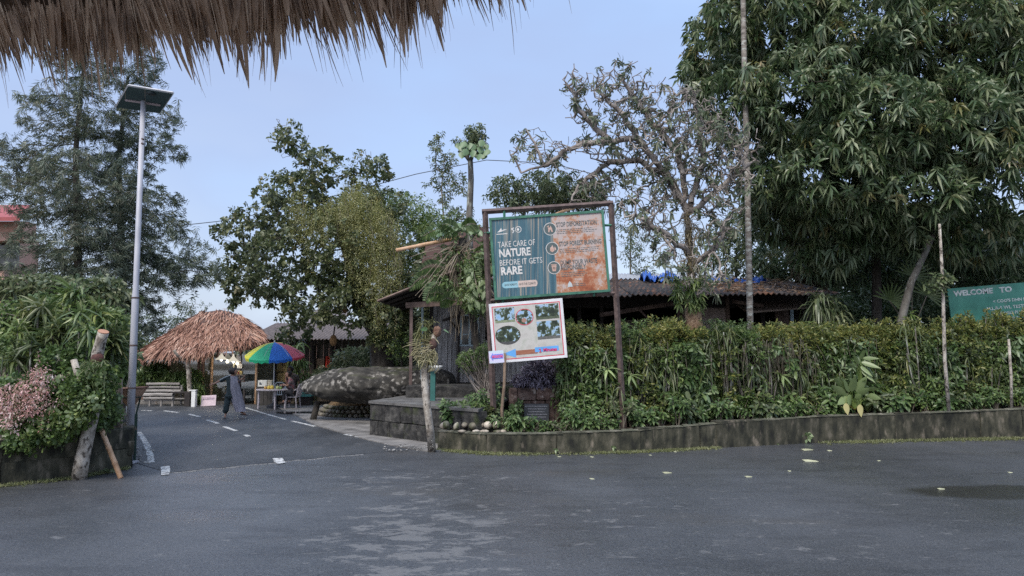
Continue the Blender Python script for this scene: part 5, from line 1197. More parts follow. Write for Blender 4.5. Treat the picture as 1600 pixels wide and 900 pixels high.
for x0, x1, z0, z1, y_ in ((0, .16, 0, 1, 0), (.84, 1, 0, 1, 0), (.16, .5, .68, 1, 0), (.5, .84, .68, 1, 0), (.16, .40, 0, .68, .05), (.40, .66, .30, .68, .05), (.66, .84, 0, .68, .05)):
    part('stone_slab', MB().stone((a.x + w_ * (x0 + x1) / 2, PY + .12 + y_, pz + (zt - pz) * (z0 + z1) / 2), (w_ * (x1 - x0) - .01, .24, (zt - pz) * (z1 - z0) - .01), jit=.006, ch=.05), PLST, pn)
part('stone_slab', MB().stone(((a.x + b.x) / 2, PY + .55, (pz + zt) / 2), (w_ - .02, .6, zt - pz - .06), jit=.01), PLST, pn)
q = P(838, 644, PY); pq = part('plaque', MB().box((q.x, PY - .02, q.z), (.56, .04, .38)), flat('slate_plaque', (.045, .048, .055), .5), pn)
for i, (w2) in enumerate((.5, .38, .37, .42, .36)):
    m = MB(); xx = q.x - w2 / 2
    while xx < q.x + w2 / 2: 
        d_ = R.uniform(.015, .04); m.box((xx + d_ / 2, PY - .043, q.z + .135 - i * .06), (d_, .004, .02)); xx += d_ + .008
    part('engraved_line', m, flat('engraving', (.22, .22, .24)), pq)

# ------------------------------------------------------------------ fallen leaves lying on the road: each a thing
LEAFY = leafmat('fallen_yellow_leaf', [(.3, .3, .14), (.5, .5, .28), (.65, .62, .4)], rough=.5)
for i, (px, py, L_, lab) in enumerate(((1264, 703.5, .34, 'largest pale curled leaf on the road near the small wall fern'), (1266, 720, .32, 'pale boat-shaped leaf lying in front of the largest fallen leaf'), (1043, 739, .19, 'pale yellow leaf lying apart on the asphalt below the billboard post'), (1058, 704.5, .12, 'small upright leaf at the wall foot right of the billboard post'), (1296, 704, .12, 'small leaf just right of the largest fallen leaf'), (925, 748, .1, 'tiny cream leaf on the asphalt below the purple plant'), (925, 714, .1, 'tiny leaf at the grass edge below the billboard'), (874, 713.5, .1, 'tiny pale leaf at the grass edge below the stone planter'), (1374, 720, .1, 'small brown leaf alone on the asphalt below the broad-leaved plant'), (1234, 736, .09, 'tiny leaf speck between the boat-shaped and the yellow leaf'), (1471, 764, .14, 'cream leaf in the damp dark patch at the road right'), (1170, 745, .15, 'dull brownish leaf lying on the mid road'), (1578, 738, .09, 'tiny leaf nearest the right picture edge'), (1055, 706, .08, 'tiny green scrap at the wall foot beside the upright leaf'), (1016, 711, .07, 'tiny leaf scrap on the grass edge left of the upright leaf'))):
    q = G(px, py, .01); nb = NP(); th = R.uniform(-.3, .3)
    add_leaves(nb, np.array([[q.x - L_ / 2, q.y, .012 + L_ * .07]]), np.array([[cos(th), sin(th), .12]]), np.array([[0, 1, .2]]), L_, L_ * .34, .25, True, .5, .5)
    solo('fallen_leaf', nb, LEAFY, (q.x, q.y, .012), lab, 'leaf', 'fallen leaves on the road')
for i in range(90):
    pass

# ------------------------------------------------------------------ people
SKIN = flat('skin', (.36, .2, .14), .55, var=.08)
def skin_mesh(verts, edges, sub=2):
    me = bpy.data.meshes.new('b'); me.from_pydata([tuple(v[0]) for v in verts], edges, []); o = bpy.data.objects.new('b', me); COL.objects.link(o)
    md_ = o.modifiers.new('s', 'SKIN'); md_.use_smooth_shade = True
    for i, v in enumerate(verts):
        r_ = v[1] if hasattr(v[1], '__len__') else (v[1], v[1]); me.skin_vertices[0].data[i].radius = r_
    me.skin_vertices[0].data[0].use_root = True
    ss = o.modifiers.new('u', 'SUBSURF'); ss.levels = sub; ss.render_levels = sub
    dg = bpy.context.evaluated_depsgraph_get(); m2 = bpy.data.meshes.new_from_object(o.evaluated_get(dg)); 
    mb = MB().add([v.co[:] for v in m2.vertices], [tuple(p.vertices) for p in m2.polygons]); bpy.data.objects.remove(o); bpy.data.meshes.remove(me); bpy.data.meshes.remove(m2); return mb
class Sk:
    def __init__(s): s.v = []; s.e = []; s.n = {}
    def j(s, name, p, r, par=None):
        s.n[name] = len(s.v); s.v.append((Vector(p), r))
        if par: s.e.append((s.n[par], s.n[name]))
        return s
    def hand(s, par, wrist, d, side, h=.17):
        d = Vector(d).normalized(); sd = Vector(side).normalized(); w_ = Vector(wrist); pl = w_ + d * h * .45
        s.j(par + 'palm', pl, (.034, .016), par)
        for i in range(4):
            a = pl + d * .012 + sd * (.026 - i * .0175); L_ = (.07, .08, .075, .058)[i] * h / .17
            s.j(f'{par}f{i}a', a + d * L_ * .5 - Vector((0, 0, .004)), .0085, par + 'palm'); s.j(f'{par}f{i}b', a + d * L_ - Vector((0, 0, .018)), .007, f'{par}f{i}a')
        s.j(par + 'th', w_ + d * .03 + sd * .035, .010, par); s.j(par + 'th2', w_ + d * .065 + sd * .058, .008, par + 'th')
    def build(s, sub=1): return skin_mesh(s.v, s.e, sub)
def head(parent, c, fwd, r_, hairm, hair='long', skin=SKIN):
    c = Vector(c); fwd = Vector(fwd).normalized(); yaw = math.atan2(fwd.x, -fwd.y); rot = Matrix.Rotation(yaw, 3, 'Z')   # local -Y is the face
    def f(p, d):
        p = p.copy()
        if d.z < 0: p.x *= 1 - .28 * (-d.z); 
        if d.y < -.7 and abs(d.x) < .22 and -.35 < d.z < .12: p.y -= .22 * r_ * (1 - abs(d.x) / .22)    # nose
        if d.y < -.3 and -.75 < d.z < -.5: p.y -= .06 * r_
        return p
    hd = part('head', MB().ball(c, (r_ * .80, r_ * .95, r_ * 1.18), 20, 16, rot, f=f), skin, parent, smooth=True)
    for s_ in (-1, 1):
        part('eye', MB().ball(c + rot @ Vector((s_ * .32 * r_, -.80 * r_, .02 * r_)), r_ * .13, 6, 5), flat('eye_dark', (.02, .015, .015), .3), hd)
        part('ear', MB().ball(c + rot @ Vector((s_ * .8 * r_, 0, -.05 * r_)), (r_ * .1, r_ * .2, r_ * .3), 6, 5, rot), skin, hd)
    part('mouth', MB().ball(c + rot @ Vector((0, -.84 * r_, -.52 * r_)), (r_ * .28, r_ * .08, r_ * .07), 8, 5, rot), flat('lips', (.25, .08, .07)), hd)
    def h(p, d):
        p = p.copy()
        if d.y < -.1 and d.z < .45: p *= .8
        if hair == 'bun' and d.y > .5: p.y += .06
        return p
    part('hair', MB().ball(c + rot @ Vector((0, .12 * r_, .12 * r_)), (r_ * .93, r_ * 1.05, r_ * 1.2), 18, 12, rot, jit=.02, seed=3, f=h), hairm, parent, smooth=True)
HAIR = flat('dark_hair', (.02, .013, .012), .5)
YP = G(352, 654).y; o = lambda px, py, dy=0: P(px, py, YP + dy)
wk = thing('person', (o(360, 654).x, YP, 0), 'woman in dark teal clothes and long grey shawl crossing the lane, arm stretched out', 'person')
sk_ = Sk(); sk_.j('pel', o(359, 613), .1)
sk_.j('wai', o(359.5, 603), (.10, .085), 'pel').j('che', o(361, 592.5), (.115, .09), 'wai').j('nek', o(363.5, 586), .045, 'che').j('nk2', o(365, 583), .042, 'nek')
sk_.j('shl', o(355, 589, -.03), .05, 'che').j('ell', o(344, 594.5, -.06), .036, 'shl').j('wrl', o(334.5, 600, -.1), .024, 'ell'); sk_.hand('wrl', o(334.5, 600, -.1), (-1, -.2, -.15), (0, 0, 1), .15)
sk_.j('shr', o(368, 589.5, .02), .05, 'che').j('elr', o(373, 597, -.05), .036, 'shr').j('wrr', o(379, 592, -.16), .024, 'elr'); sk_.hand('wrr', o(379, 592, -.16), (.5, -.3, .7), (0, 1, 0), .15)
sk_.j('hil', o(356, 615), .085, 'pel').j('knl', o(354, 632, -.04), .058, 'hil').j('anl', o(352.5, 648.5, .03), .036, 'knl').j('tol', o(351.5, 652, -.12), .032, 'anl')
sk_.j('hir', o(362, 615, .03), .085, 'pel').j('knr', o(370, 630, -.02), .058, 'hir').j('anr', o(377.5, 644.5, .04), .036, 'knr').j('tor', o(384, 646.8, -.03), .03, 'anr')
part('body', sk_.build(1), SKIN, wk, smooth=True)
head(wk, o(366, 580.5), (.85, .5, 0), .098, HAIR, 'bun')
TEALC = mat('dark_teal_cloth', [(.018, .03, .034), (.035, .055, .06)], scale=7, rough=.85)
k_ = Sk(); k_.j('a', o(359.5, 614), (.145, .115)).j('b', o(359.5, 603), (.125, .105), 'a').j('c', o(361, 592.5), (.135, .11), 'b').j('d', o(363, 588), (.07, .06), 'c')
k_.j('s', o(355, 589.4, -.03), .07, 'c').j('e', o(349.5, 592.5, -.045), .066, 's').j('w', o(343, 596, -.06), .064, 'e').j('s2', o(368, 590, .02), .068, 'c').j('e2', o(372.5, 596.5, -.04), .058, 's2').j('h', o(359, 619), (.16, .125), 'a')
part('tunic', k_.build(1), TEALC, wk, smooth=True)
k_ = Sk(); k_.j('a', o(359, 615), (.13, .11)).j('l1', o(356, 622), .10, 'a').j('l2', o(354, 634, -.03), .10, 'l1').j('l3', o(352, 646, .02), (.115, .10), 'l2').j('r1', o(363, 622, .03), .10, 'a').j('r2', o(369, 631), .085, 'r1').j('r3', o(374, 640, .03), .09, 'r2')
part('trousers', k_.build(1), TEALC, wk, smooth=True)
part('sleeve_piping', MB().tube([o(360, 586.5, -.1), o(355, 588, -.11), o(349, 590.6, -.12), o(343, 594, -.13)], .012, 5), flat('pale_piping', (.5, .55, .56)), wk)
SHW = mat('grey_lavender_shawl', [(.22, .21, .25), (.31, .30, .35)], scale=5, rough=.85)
Lf = [(361, 586.5), (361.5, 595), (361.5, 606), (362, 618), (364, 628), (368, 640), (369.5, 643)]; Rt = [(371, 588), (374, 596), (376, 606), (378.5, 617), (381, 628), (384, 640), (386, 642.5)]
def sh(u_, v_):
    a = v_ * (len(Lf) - 1); i = min(int(a), len(Lf) - 2); t = a - i
    l = Vector(Lf[i]).lerp(Vector(Lf[i + 1]), t); r_ = Vector(Rt[i]).lerp(Vector(Rt[i + 1]), t); px = l.x + (r_.x - l.x) * u_; py = l.y + (r_.y - l.y) * u_
    q = o(px, py); q.y = YP - .02 - .16 * sin(pi * min(1, u_ * .9 + .1)) - .03 * sin(u_ * 22 + v_ * 3) * v_ - .02 * sin(v_ * 7); return q
def shb(u_, v_): q = sh(u_, v_); q.y = 2 * YP + .1 - q.y - .1; return q
part('shawl', MB().grid(sh, 26, 26), SHW, wk, smooth=True); part('shawl', MB().grid(shb, 20, 20), SHW, wk, smooth=True)
SAN = flat('sandal_sole', (.05, .03, .025), .7)
for a, b in (((349.5, 654, -.12), (355, 653.4, .06)), ((376, 647.6, 0), (386, 648.6, 0))):
    part('sandal', MB().tube([o(*a), o(*b)], .045, 8, flatten=.35), SAN, wk)
fl = o(374.5, 595.5, -.2); part('shawl_pin', MB().ball(fl, .045, 8, 6), flat('dark_pin', (.03, .02, .03)), wk)

# seated person at the table, facing left
YQ = 27.0; o2 = lambda px, py, dy=0: P(px, py, YQ + dy)
se = thing('person', (o2(456, 630).x, YQ, 0), 'person in a patterned reddish grey shirt seated on the grey plastic chair', 'person')
s2 = Sk(); s2.j('pel', o2(458, 611.5), .12).j('che', o2(455, 597), (.13, .1), 'pel').j('nek', o2(452, 590), .05, 'che').j('nk', o2(451, 588.5), .045, 'nek')
for sg, dy in (('l', -.16), ('r', .16)):
    s2.j('h' + sg, o2(456, 612.5, dy * .6), .09, 'pel').j('k' + sg, o2(444 if sg == 'l' else 450, 613, dy), .065, 'h' + sg).j('a' + sg, o2(443.5 if sg == 'l' else 452, 627.5, dy), .038, 'k' + sg).j('t' + sg, o2(440 if sg == 'l' else 448.5, 629.5, dy), .034, 'a' + sg)
s2.j('sl', o2(454.5, 594, -.17), .055, 'che').j('el', o2(450, 602.5, -.2), .04, 'sl').j('wl', o2(444.5, 601.5, -.18), .026, 'el'); s2.hand('wl', o2(444.5, 601.5, -.18), (-1, 0, 0), (0, 0, 1))
s2.j('sr', o2(454, 594, .16), .055, 'che').j('er', o2(448, 600, .14), .04, 'sr').j('wr', o2(446.5, 592.5, .06), .026, 'er'); s2.hand('wr', o2(446.5, 592.5, .06), (.1, -.1, 1), (0, 1, 0), .15)
part('body', s2.build(1), SKIN, se, smooth=True); head(se, o2(450.5, 584.5), (-1, -.25, -.1), .105, HAIR)
SHT = mat('patterned_shirt', [(.08, .06, .07), (.2, .15, .15), (.28, .05, .08)], scale=9, rough=.8, pos=[.35, .5, .62])
k_ = Sk(); k_.j('a', o2(458, 611), .145).j('b', o2(455, 597), (.155, .125), 'a').j('c', o2(453, 592), .08, 'b').j('l', o2(454.5, 594.5, -.17), .075, 'b').j('l2', o2(451, 601, -.2), .062, 'l').j('r', o2(454, 594.5, .16), .075, 'b').j('r2', o2(449.5, 599, .15), .062, 'r')
part('shirt', k_.build(1), SHT, se, smooth=True)
TRS = flat('dark_trousers', (.02, .02, .025), .8)
k_ = Sk(); k_.j('a', o2(458, 612), .14)
for sg, dy in (('l', -.16), ('r', .16)): k_.j('h' + sg, o2(454, 612.8, dy * .7), .105, 'a').j('k' + sg, o2(444 if sg == 'l' else 450, 613.2, dy), .085, 'h' + sg).j('m' + sg, o2(443.8 if sg == 'l' else 451, 619, dy), .075, 'k' + sg).j('e' + sg, o2(443.5 if sg == 'l' else 452, 625.5, dy), .07, 'm' + sg)
part('trousers', k_.build(1), TRS, se, smooth=True)
for px, dy in ((441.5, -.16), (450, .16)): part('shoe', MB().ball(o2(px, 629, dy), (.11, .05, .04), 10, 6), SAN, se)
# man standing behind
YR = 28.6; o3 = lambda px, py, dy=0: P(px, py, YR + dy)
ma2 = thing('person', (o3(458, 627).x, YR, 0), 'dark-haired person in a dull brown shirt standing behind the seated one', 'person')
s3 = Sk(); s3.j('pel', o3(459, 604), .13).j('che', o3(457.5, 590), (.16, .11), 'pel').j('nek', o3(455, 583), .055, 'che').j('n2', o3(454, 581), .05, 'nek')
for sg, dx in (('l', -4.5), ('r', 4.5)):
    s3.j('h' + sg, o3(459 + dx * .6, 606), .095, 'pel').j('k' + sg, o3(459 + dx * .8, 616), .065, 'h' + sg).j('a' + sg, o3(459 + dx, 625), .045, 'k' + sg).j('t' + sg, o3(458 + dx, 627, -.15), .035, 'a' + sg)
s3.j('sl', o3(450.5, 587), .06, 'che').j('el', o3(449, 596), .043, 's' + 'l').j('wl', o3(446, 602, -.1), .028, 'el'); s3.hand('wl', o3(446, 602, -.1), (-.6, -.5, -.5), (0, 0, 1))
s3.j('sr', o3(464.5, 588), .06, 'che').j('er', o3(467.5, 597.5), .043, 'sr').j('wr', o3(466, 605, -.1), .028, 'er'); s3.hand('wr', o3(466, 605, -.1), (-.2, -.3, -1), (0, 1, 0))
part('body', s3.build(1), flat('brown_skin', (.17, .09, .06), .55), ma2, smooth=True); head(ma2, o3(453.5, 577.5), (-1, -.5, -.1), .115, HAIR, skin=flat('brown_skin', (.17, .09, .06), .55))
k_ = Sk(); k_.j('a', o3(459, 605), .16).j('b', o3(457.5, 591), (.19, .14), 'a').j('c', o3(455.5, 585), .09, 'b').j('l', o3(450.5, 587.5), .08, 'b').j('l2', o3(449.2, 594), .07, 'l').j('r', o3(464.5, 588.5), .08, 'b').j('r2', o3(467, 596), .07, 'r')
part('shirt', k_.build(1), mat('dull_brown_shirt', [(.06, .045, .04), (.12, .095, .085)], scale=9, rough=.8), ma2, smooth=True)
k_ = Sk(); k_.j('a', o3(459, 605), .15)
for sg, dx in (('l', -4.5), ('r', 4.5)): k_.j('h' + sg, o3(459 + dx * .6, 608), .11, 'a').j('k' + sg, o3(459 + dx * .8, 616), .09, 'h' + sg).j('e' + sg, o3(459 + dx, 624), .08, 'k' + sg)
part('trousers', k_.build(1), TRS, ma2, smooth=True)

# ------------------------------------------------------------------ palm-thatch eave above the camera
ev = thing('thatch_eave', (-1.2, 3.0, 3.3), 'ragged dry palm-thatch eave hanging across the top of the view', 'thatch roof')
E = [Vector((-3.6, 3.75, 3.66)), Vector((-2.3, 3.25, 3.49)), Vector((-1.3, 2.95, 3.43)), Vector((-.45, 2.66, 3.40)), Vector((.0, 2.5, 3.52)), Vector((.6, 2.3, 3.82))]
def ep(s):
    a = s * (len(E) - 1); i = min(int(a), len(E) - 2); return E[i].lerp(E[i + 1], a - i)
STRIPM = [leafmat('dry_palm_strip', [(.07, .045, .028), (.26, .155, .085), (.50, .31, .17), (.68, .50, .32)], rough=.65, trans=.4, back=.9, clump=9)]
def strip_block(n, seed, lmin, lmax, yo, zo, wmin=.008, wmax=.02, s0=0, s1=1, segs=5):
    rg = np.random.default_rng(seed); out_ = []
    for i in range(n):
        s = rg.uniform(s0, s1); base = ep(s) + Vector((0, yo + rg.normal(0, .05), zo + rg.uniform(0, .10)))
        clump = .5 + .25 * sin(s * 61 + sin(s * 23) * 2) + .25 * sin(s * 133 + 1) + rg.normal(0, .12); ln_ = (lmin + (lmax - lmin) * rg.random() ** 1.3) * (.62 + .5 * clump)
        lean = .20 + .12 * sin(s * 37) + .06 * sin(s * 90) + rg.normal(0, .045); cur = rg.normal(0, .05); wd = rg.uniform(wmin, wmax); tw = rg.uniform(-.6, .6); pts = []
        yl = .20 + rg.normal(0, .1)
        for k in range(segs + 1):
            t_ = k / segs; pts.append((base + Vector((lean * ln_ * t_ + cur * ln_ * t_ * t_, yl * ln_ * t_ * (1 - .5 * t_), -ln_ * t_)), wd * (1 - t_ ** 3.5 * .8) * (.75 + .5 * min(1, t_ * 3)), tw * (1 + t_)))
        out_.append(pts)
    return out_
def strip_mb(pts, mb):
    vs = []
    for p, w_, tw in pts: d = Vector((cos(tw), sin(tw), 0)) * w_ / 2; n_ = Vector((-sin(tw), cos(tw), 0)) * w_ * .18; vs += [p - d, p + n_, p + d]
    fs = []
    for k in range(len(pts) - 1): a = k * 3; fs += [(a, a + 1, a + 4, a + 3), (a + 1, a + 2, a + 5, a + 4)]
    mb.add(vs, fs)
bk_ = MB()
for p in strip_block(2700, 1, .08, .28, -.02, .06, .003, .009): strip_mb(p, bk_)
for p in strip_block(1300, 2, .12, .22, .10, .14, .012, .024): strip_mb(p, bk_)
for p in strip_block(900, 8, .15, .40, -.04, .04, .0015, .004): strip_mb(p, bk_)
part('thatch_mass', bk_, STRIPM[0], ev, kind='stuff')
for p in strip_block(295, 3, .12, .36, -.05, .05, .007, .021, .10, .93):
    m = MB(); strip_mb(p, m); part('thatch_strip', m, STRIPM[0], ev)
# roof plane rising back over the camera, and its timbers
rf = MB(); 
for off_, zz in ((0.16, .17),):
    a = [e_ + Vector((0, off_, zz)) for e_ in E]; b_ = [e_ + Vector((.3, -4.6, 2.1)) for e_ in E]; vs = a + b_ + [v + Vector((0, 0, .12)) for v in a + b_]; n_ = len(a)
    rf.add(vs, [(i, i + 1, n_ + i + 1, n_ + i) for i in range(n_ - 1)] + [(2 * n_ + i, 3 * n_ + i, 3 * n_ + i + 1, 2 * n_ + i + 1) for i in range(n_ - 1)] + [(i, 2 * n_ + i, 2 * n_ + i + 1, i + 1) for i in range(n_ - 1)])
part('roof_underlay', rf, flat('old_thatch', (.09, .06, .04), .9), ev)
part('purlin', MB().tube([e_ + Vector((0, -.25, .26)) for e_ in E], .035, 7), BAMBOO, ev)
for x in (-3.4, .7): part('roof_post', MB().tube([(x, -1.3, 0), (x, -1.3, 5.0)], .08, 8), WOODBROWN, ev)
part('roof_post', MB().tube([(-3.5, 3.0, 0), (-3.5, 3.0, 3.6)], .08, 8), WOODBROWN, ev)

# ------------------------------------------------------------------ vegetation: trees
def pp(*a): return [P(*q) for q in a]
def rebase(pts, z=0.0): pts = [p.copy() for p in pts]; pts[0].z = z; return pts
# two feathery conifers on the left
tree('feathery_tree', 'feathery dark conifer with drooping sprays at far left, its top under the thatch', 'tree',
     rebase(pp((118, 640, 19), (122, 420, 19), (118, 240, 19), (130, 110, 19))), [(120, 90, 55, 45, 19, .9), (80, 180, 50, 40, 19, 1), (150, 170, 45, 50, 19, 1), (60, 300, 60, 60, 19, 1.2), (130, 290, 75, 60, 18.6, 1.3), (60, 400, 60, 45, 18.5, 1.1), (140, 400, 70, 50, 18.8, 1.2), (30, 250, 30, 40, 19, .8), (90, 470, 70, 35, 18.8, 1.2)],
     'needle', L_NEEDLE, BARK_DARK, natt=760, per=2, off=.14, r0=.16, r1=.04, step=.24, kill=.32, thr=.03, dup_=.15, droopy=.15, seed=2, hi=False, cover=720, mul=.92, rtip=.007)
tree('feathery_tree', 'second feathery conifer behind the solar lamp, long low limb reaching right', 'tree',
     rebase(pp((188, 640, 20), (192, 430, 20), (185, 250, 20), (200, 120, 20))), [(205, 100, 50, 45, 20, .9), (230, 190, 45, 50, 20, 1), (180, 250, 50, 50, 20, 1.1), (235, 330, 50, 50, 20, 1.2), (175, 360, 60, 55, 19.6, 1.3), (275, 385, 45, 32, 20, 1), (300, 425, 40, 28, 20, .8), (220, 440, 60, 50, 20, 1.2), (270, 240, 20, 16, 20, .5), (215, 500, 35, 30, 20, .8)],
     'needle', L_NEEDLE, BARK_DARK, natt=740, per=2, off=.14, r0=.16, r1=.04, step=.24, kill=.32, thr=.03, dup_=.15, droopy=.15, seed=3, cover=680, mul=.95, rtip=.007)
# far trees behind the kiosk
tree('background_tree', 'thin pale distant tree between the kiosk roof and the lamp post', 'tree', rebase(pp((302, 600, 42), (300, 520, 42), (298, 480, 42))), [(298, 478, 26, 18, 42, 1.2), (270, 500, 24, 20, 42, 1.2), (330, 510, 25, 20, 42, 1.2)],
     'dark', L_FAR, TWIG, natt=90, per=2, off=.2, r0=.1, r1=.04, step=.35, kill=.5, seed=5, thr=.04, mul=1.1)
tree('background_tree', 'dull green distant tree rising behind the left slope of the kiosk thatch', 'tree', rebase(pp((240, 600, 40), (243, 540, 40), (245, 520, 40))), [(245, 512, 30, 30, 40, 1.2), (215, 540, 25, 25, 40, 1.2)], 'dark', L_FAR, TWIG, natt=90, per=3, off=.25, r0=.1, r1=.04, step=.35, kill=.5, seed=6, thr=.04, mul=1.1)
# jackfruit tree
jt, jn, jr, jd = tree('jackfruit_tree', 'large dark jackfruit tree with brown fruit leaning over the boulder', 'tree',
     rebase(pp((604, 600, 26), (592, 520, 26), (560, 470, 26), (545, 400, 26), (520, 330, 26))),
     [(455, 215, 26, 26, 26, .8), (500, 262, 42, 32, 26, 1.1), (572, 262, 38, 30, 26, 1), (455, 315, 60, 50, 26, 1.5), (380, 360, 36, 34, 26, 1.1), (375, 420, 34, 46, 26, 1.2), (430, 410, 50, 60, 25, 1.4), (540, 390, 70, 70, 25, 1.6), (610, 420, 48, 60, 25.4, 1.4), (490, 470, 48, 40, 24.6, 1.1), (610, 500, 38, 36, 24.8, 1), (462, 520, 26, 14, 25, .8), (560, 330, 50, 30, 25.5, 1.2), (400, 465, 36, 18, 26, 1), (555, 470, 60, 40, 24.6, 1.0), (640, 470, 34, 40, 25, .9), (590, 320, 50, 30, 26, 1)],
     'jack', L_JACK, BARK_DARK, natt=900, per=3, off=.2, r0=.52, r1=.12, step=.27, kill=.38, seed=7, thr=.032, dup_=.25, hi=True, cover=1300, objs=220, mul=1.02)
JF = mat('jackfruit_skin', [(.10, .05, .02), (.2, .11, .045), (.28, .17, .07)], scale=30, rough=.9, bump=1, bscale=70)
for px, py, sz in ((521, 532, 9), (539, 484, 6), (513, 468, 3.5)):
    c = P(px, py, 24.9); k_ = 24.9 / FPX; part('jackfruit', MB().ball(c, (sz * .62 * k_, sz * .62 * k_, sz * k_), 14, 12, jit=.03, seed=px), JF, jt, smooth=True); part('stalk', MB().tube([c + Vector((0, 0, sz * k_ * .9)), c + Vector((.02, .1, sz * k_ + .35))], .025, 5), BARK_DARK, jt)
# bare twigs at its top left
def twigs(parent, blobs, root, n, m, seed, r=.007, step=.16, name='bare_twigs'):
    rg = np.random.default_rng(seed); att = blob_points(blobs, n, 0, rg); nodes, par, k_ = grow([tuple(x) for x in root], att, step, .2, jit=.5, rg=rg)
    r_, _ = radii(nodes, par, k_, r, 2.4, r * 3, r * 2); wbm, _ = wood_mesh(nodes, par, r_, 4); return part(name, wbm, m, parent, kind='stuff')
twigs(jt, [(445, 215, 28, 32, 26, .6), (570, 300, 40, 26, 26, .6), (590, 250, 20, 24, 26, .6)], pp((500, 320, 26), (480, 260, 26)), 150, TWIG, 9)
# yellow dodder-like vine over it
yv = thing('yellow_vine', P(500, 340, 24.2), 'yellowish creeper curtain draped over the front of the jackfruit tree', 'vine')
rg = np.random.default_rng(21); nb = NP(); An, Dn = [], []; st_ = MB()
for i in range(400):
    px = rg.uniform(455, 625); f_ = (px - 458) / 154; top_ = 318 + 20 * sin(f_ * 7) + 40 * max(0, f_ - .55) + rg.normal(0, 16); ln_ = (60 + 130 * max(0, f_ - .15) * (1 if rg.random() < .5 else .5)) * rg.uniform(.4, 1.1) * (1.3 if 540 < px < 612 else .7)
    Yv = 23.9 + .5 * abs(f_ - .5) + rg.normal(0, .15); p = P(px, top_, Yv); kk = Yv / FPX; n_ = max(2, int(ln_ * kk / .11)); pts = [p]
    for j in range(n_):
        p = p + Vector((rg.normal(.004, .03), rg.normal(-.006, .02), -.11)); pts.append(p); An += [p[:]] * 2; Dn += [(rg.normal(), rg.normal() - .4, rg.normal() * .5 - .2), (rg.normal(), rg.normal() - .4, -1)]
    if i % 6 == 0: st_.tube(pts, .006, 3, cap=False)
An = np.array(An); add_sprays(nb, An + rg.normal(0, .03, An.shape), np.array(Dn), 'vine', False, 1.05, k=4, rg=rg)
part('vine_stems', st_, TWIG, yv, kind='stuff'); part('foliage', nb, L_VINE, yv, kind='stuff')
# bright green lower shrub right of the jackfruit trunk, beside hut
tree('shrub', 'mid green bush between the jackfruit trunk and the porch post', 'shrub', rebase(pp((628, 570, 25), (628, 530, 25))), [(628, 525, 26, 38, 24.6, .8), (612, 480, 26, 22, 24.6, .7)], 'small', L_GREEN, BARK_DARK, natt=120, per=3, off=.14, r0=.05, r1=.03, step=.2, kill=.28, seed=12, thr=.03)
tree('background_tree', 'mixed green thicket tree behind the hut gable and the vine', 'tree', rebase(pp((668, 600, 29), (668, 480, 29), (662, 400, 29))), [(640, 330, 36, 30, 29, 1.2), (690, 360, 40, 34, 28.6, 1.2), (640, 380, 40, 34, 28, 1.2), (700, 410, 40, 30, 28, 1.1), (740, 380, 30, 34, 28.4, 1), (650, 430, 50, 40, 28, 1.1), (600, 320, 26, 24, 28.5, 1), (720, 440, 50, 26, 28.4, 1)],
     'small', L_GREEN, BARK_DARK, natt=460, per=3, off=.2, r0=.12, r1=.05, step=.26, kill=.36, seed=13, thr=.03, mul=1.25, cover=1500)
tree('slender_tree', 'slender dark tree with a narrow open crown left of the heart-leaved stem', 'tree', rebase(pp((706, 600, 30), (700, 420, 30), (690, 300, 30))), [(684, 225, 16, 22, 30, .5), (700, 255, 24, 26, 30, .7), (678, 285, 18, 14, 30, .5), (712, 285, 26, 20, 30, .7), (690, 320, 16, 16, 30, .5), (715, 330, 26, 14, 30, .6)],
     'dark', L_DARK, TWIG_RED, natt=260, per=2, off=.12, r0=.06, r1=.03, step=.2, kill=.27, seed=14, thr=.03, mul=.85)
# pole-like stem with heart leaves
hl = thing('heart_leaved_stem', rebase(pp((738, 600, 24)))[0], 'straight pale trunk carrying broad heart-shaped leaves against the sky', 'tree')
part('trunk', MB().tube(pp((738, 600, 24), (733, 345, 24), (736, 280, 24), (735, 252, 24)), [.14, .11, .095, .085], 10), BARK_GREY, hl, smooth=True)
part('limb', MB().tube(pp((735, 252, 24), (728, 244, 24), (716, 236, 24)), [.08, .06, .04], 7), BARK_GREY, hl, smooth=True); part('limb', MB().tube(pp((735, 252, 24), (741, 235, 24), (742, 215, 24)), [.07, .05, .03], 7), BARK_GREY, hl, smooth=True)
def bigleaf(parent, m, base, d, s_, L_, W_, droop=.5, name='leaf'):
    nb = NP(); base, d, s_ = np.array([base]), np.array([d], float), np.array([s_], float); D = nrm(d); S = nrm(s_ - D * (s_ * D).sum()); U = np.cross(S, D)
    prof = [(0, .05), (.06, .55), (.2, .92), (.38, 1), (.58, .84), (.78, .5), (.93, .16), (1, .02)]; V = []
    for t_, w_ in prof:
        c = base[0] + D[0] * L_ * t_ + np.array([0, 0, -1]) * droop * L_ * t_ * t_ * .6
        V += [c - S[0] * W_ / 2 * w_ + U[0] * .12 * W_ * w_, c, c + S[0] * W_ / 2 * w_ + U[0] * .12 * W_ * w_]
    Q = []
    for k in range(len(prof) - 1): a = k * 3; Q += [(a, a + 1, a + 4, a + 3), (a + 1, a + 2, a + 5, a + 4)]
    nb.add(np.array(V), np.array(Q)); return part(name, nb, m, parent, smooth=True)
L_HEART = leafmat('heart_leaves', [(.05, .11, .035), (.09, .18, .06), (.14, .24, .09)], rough=.4, trans=.3)
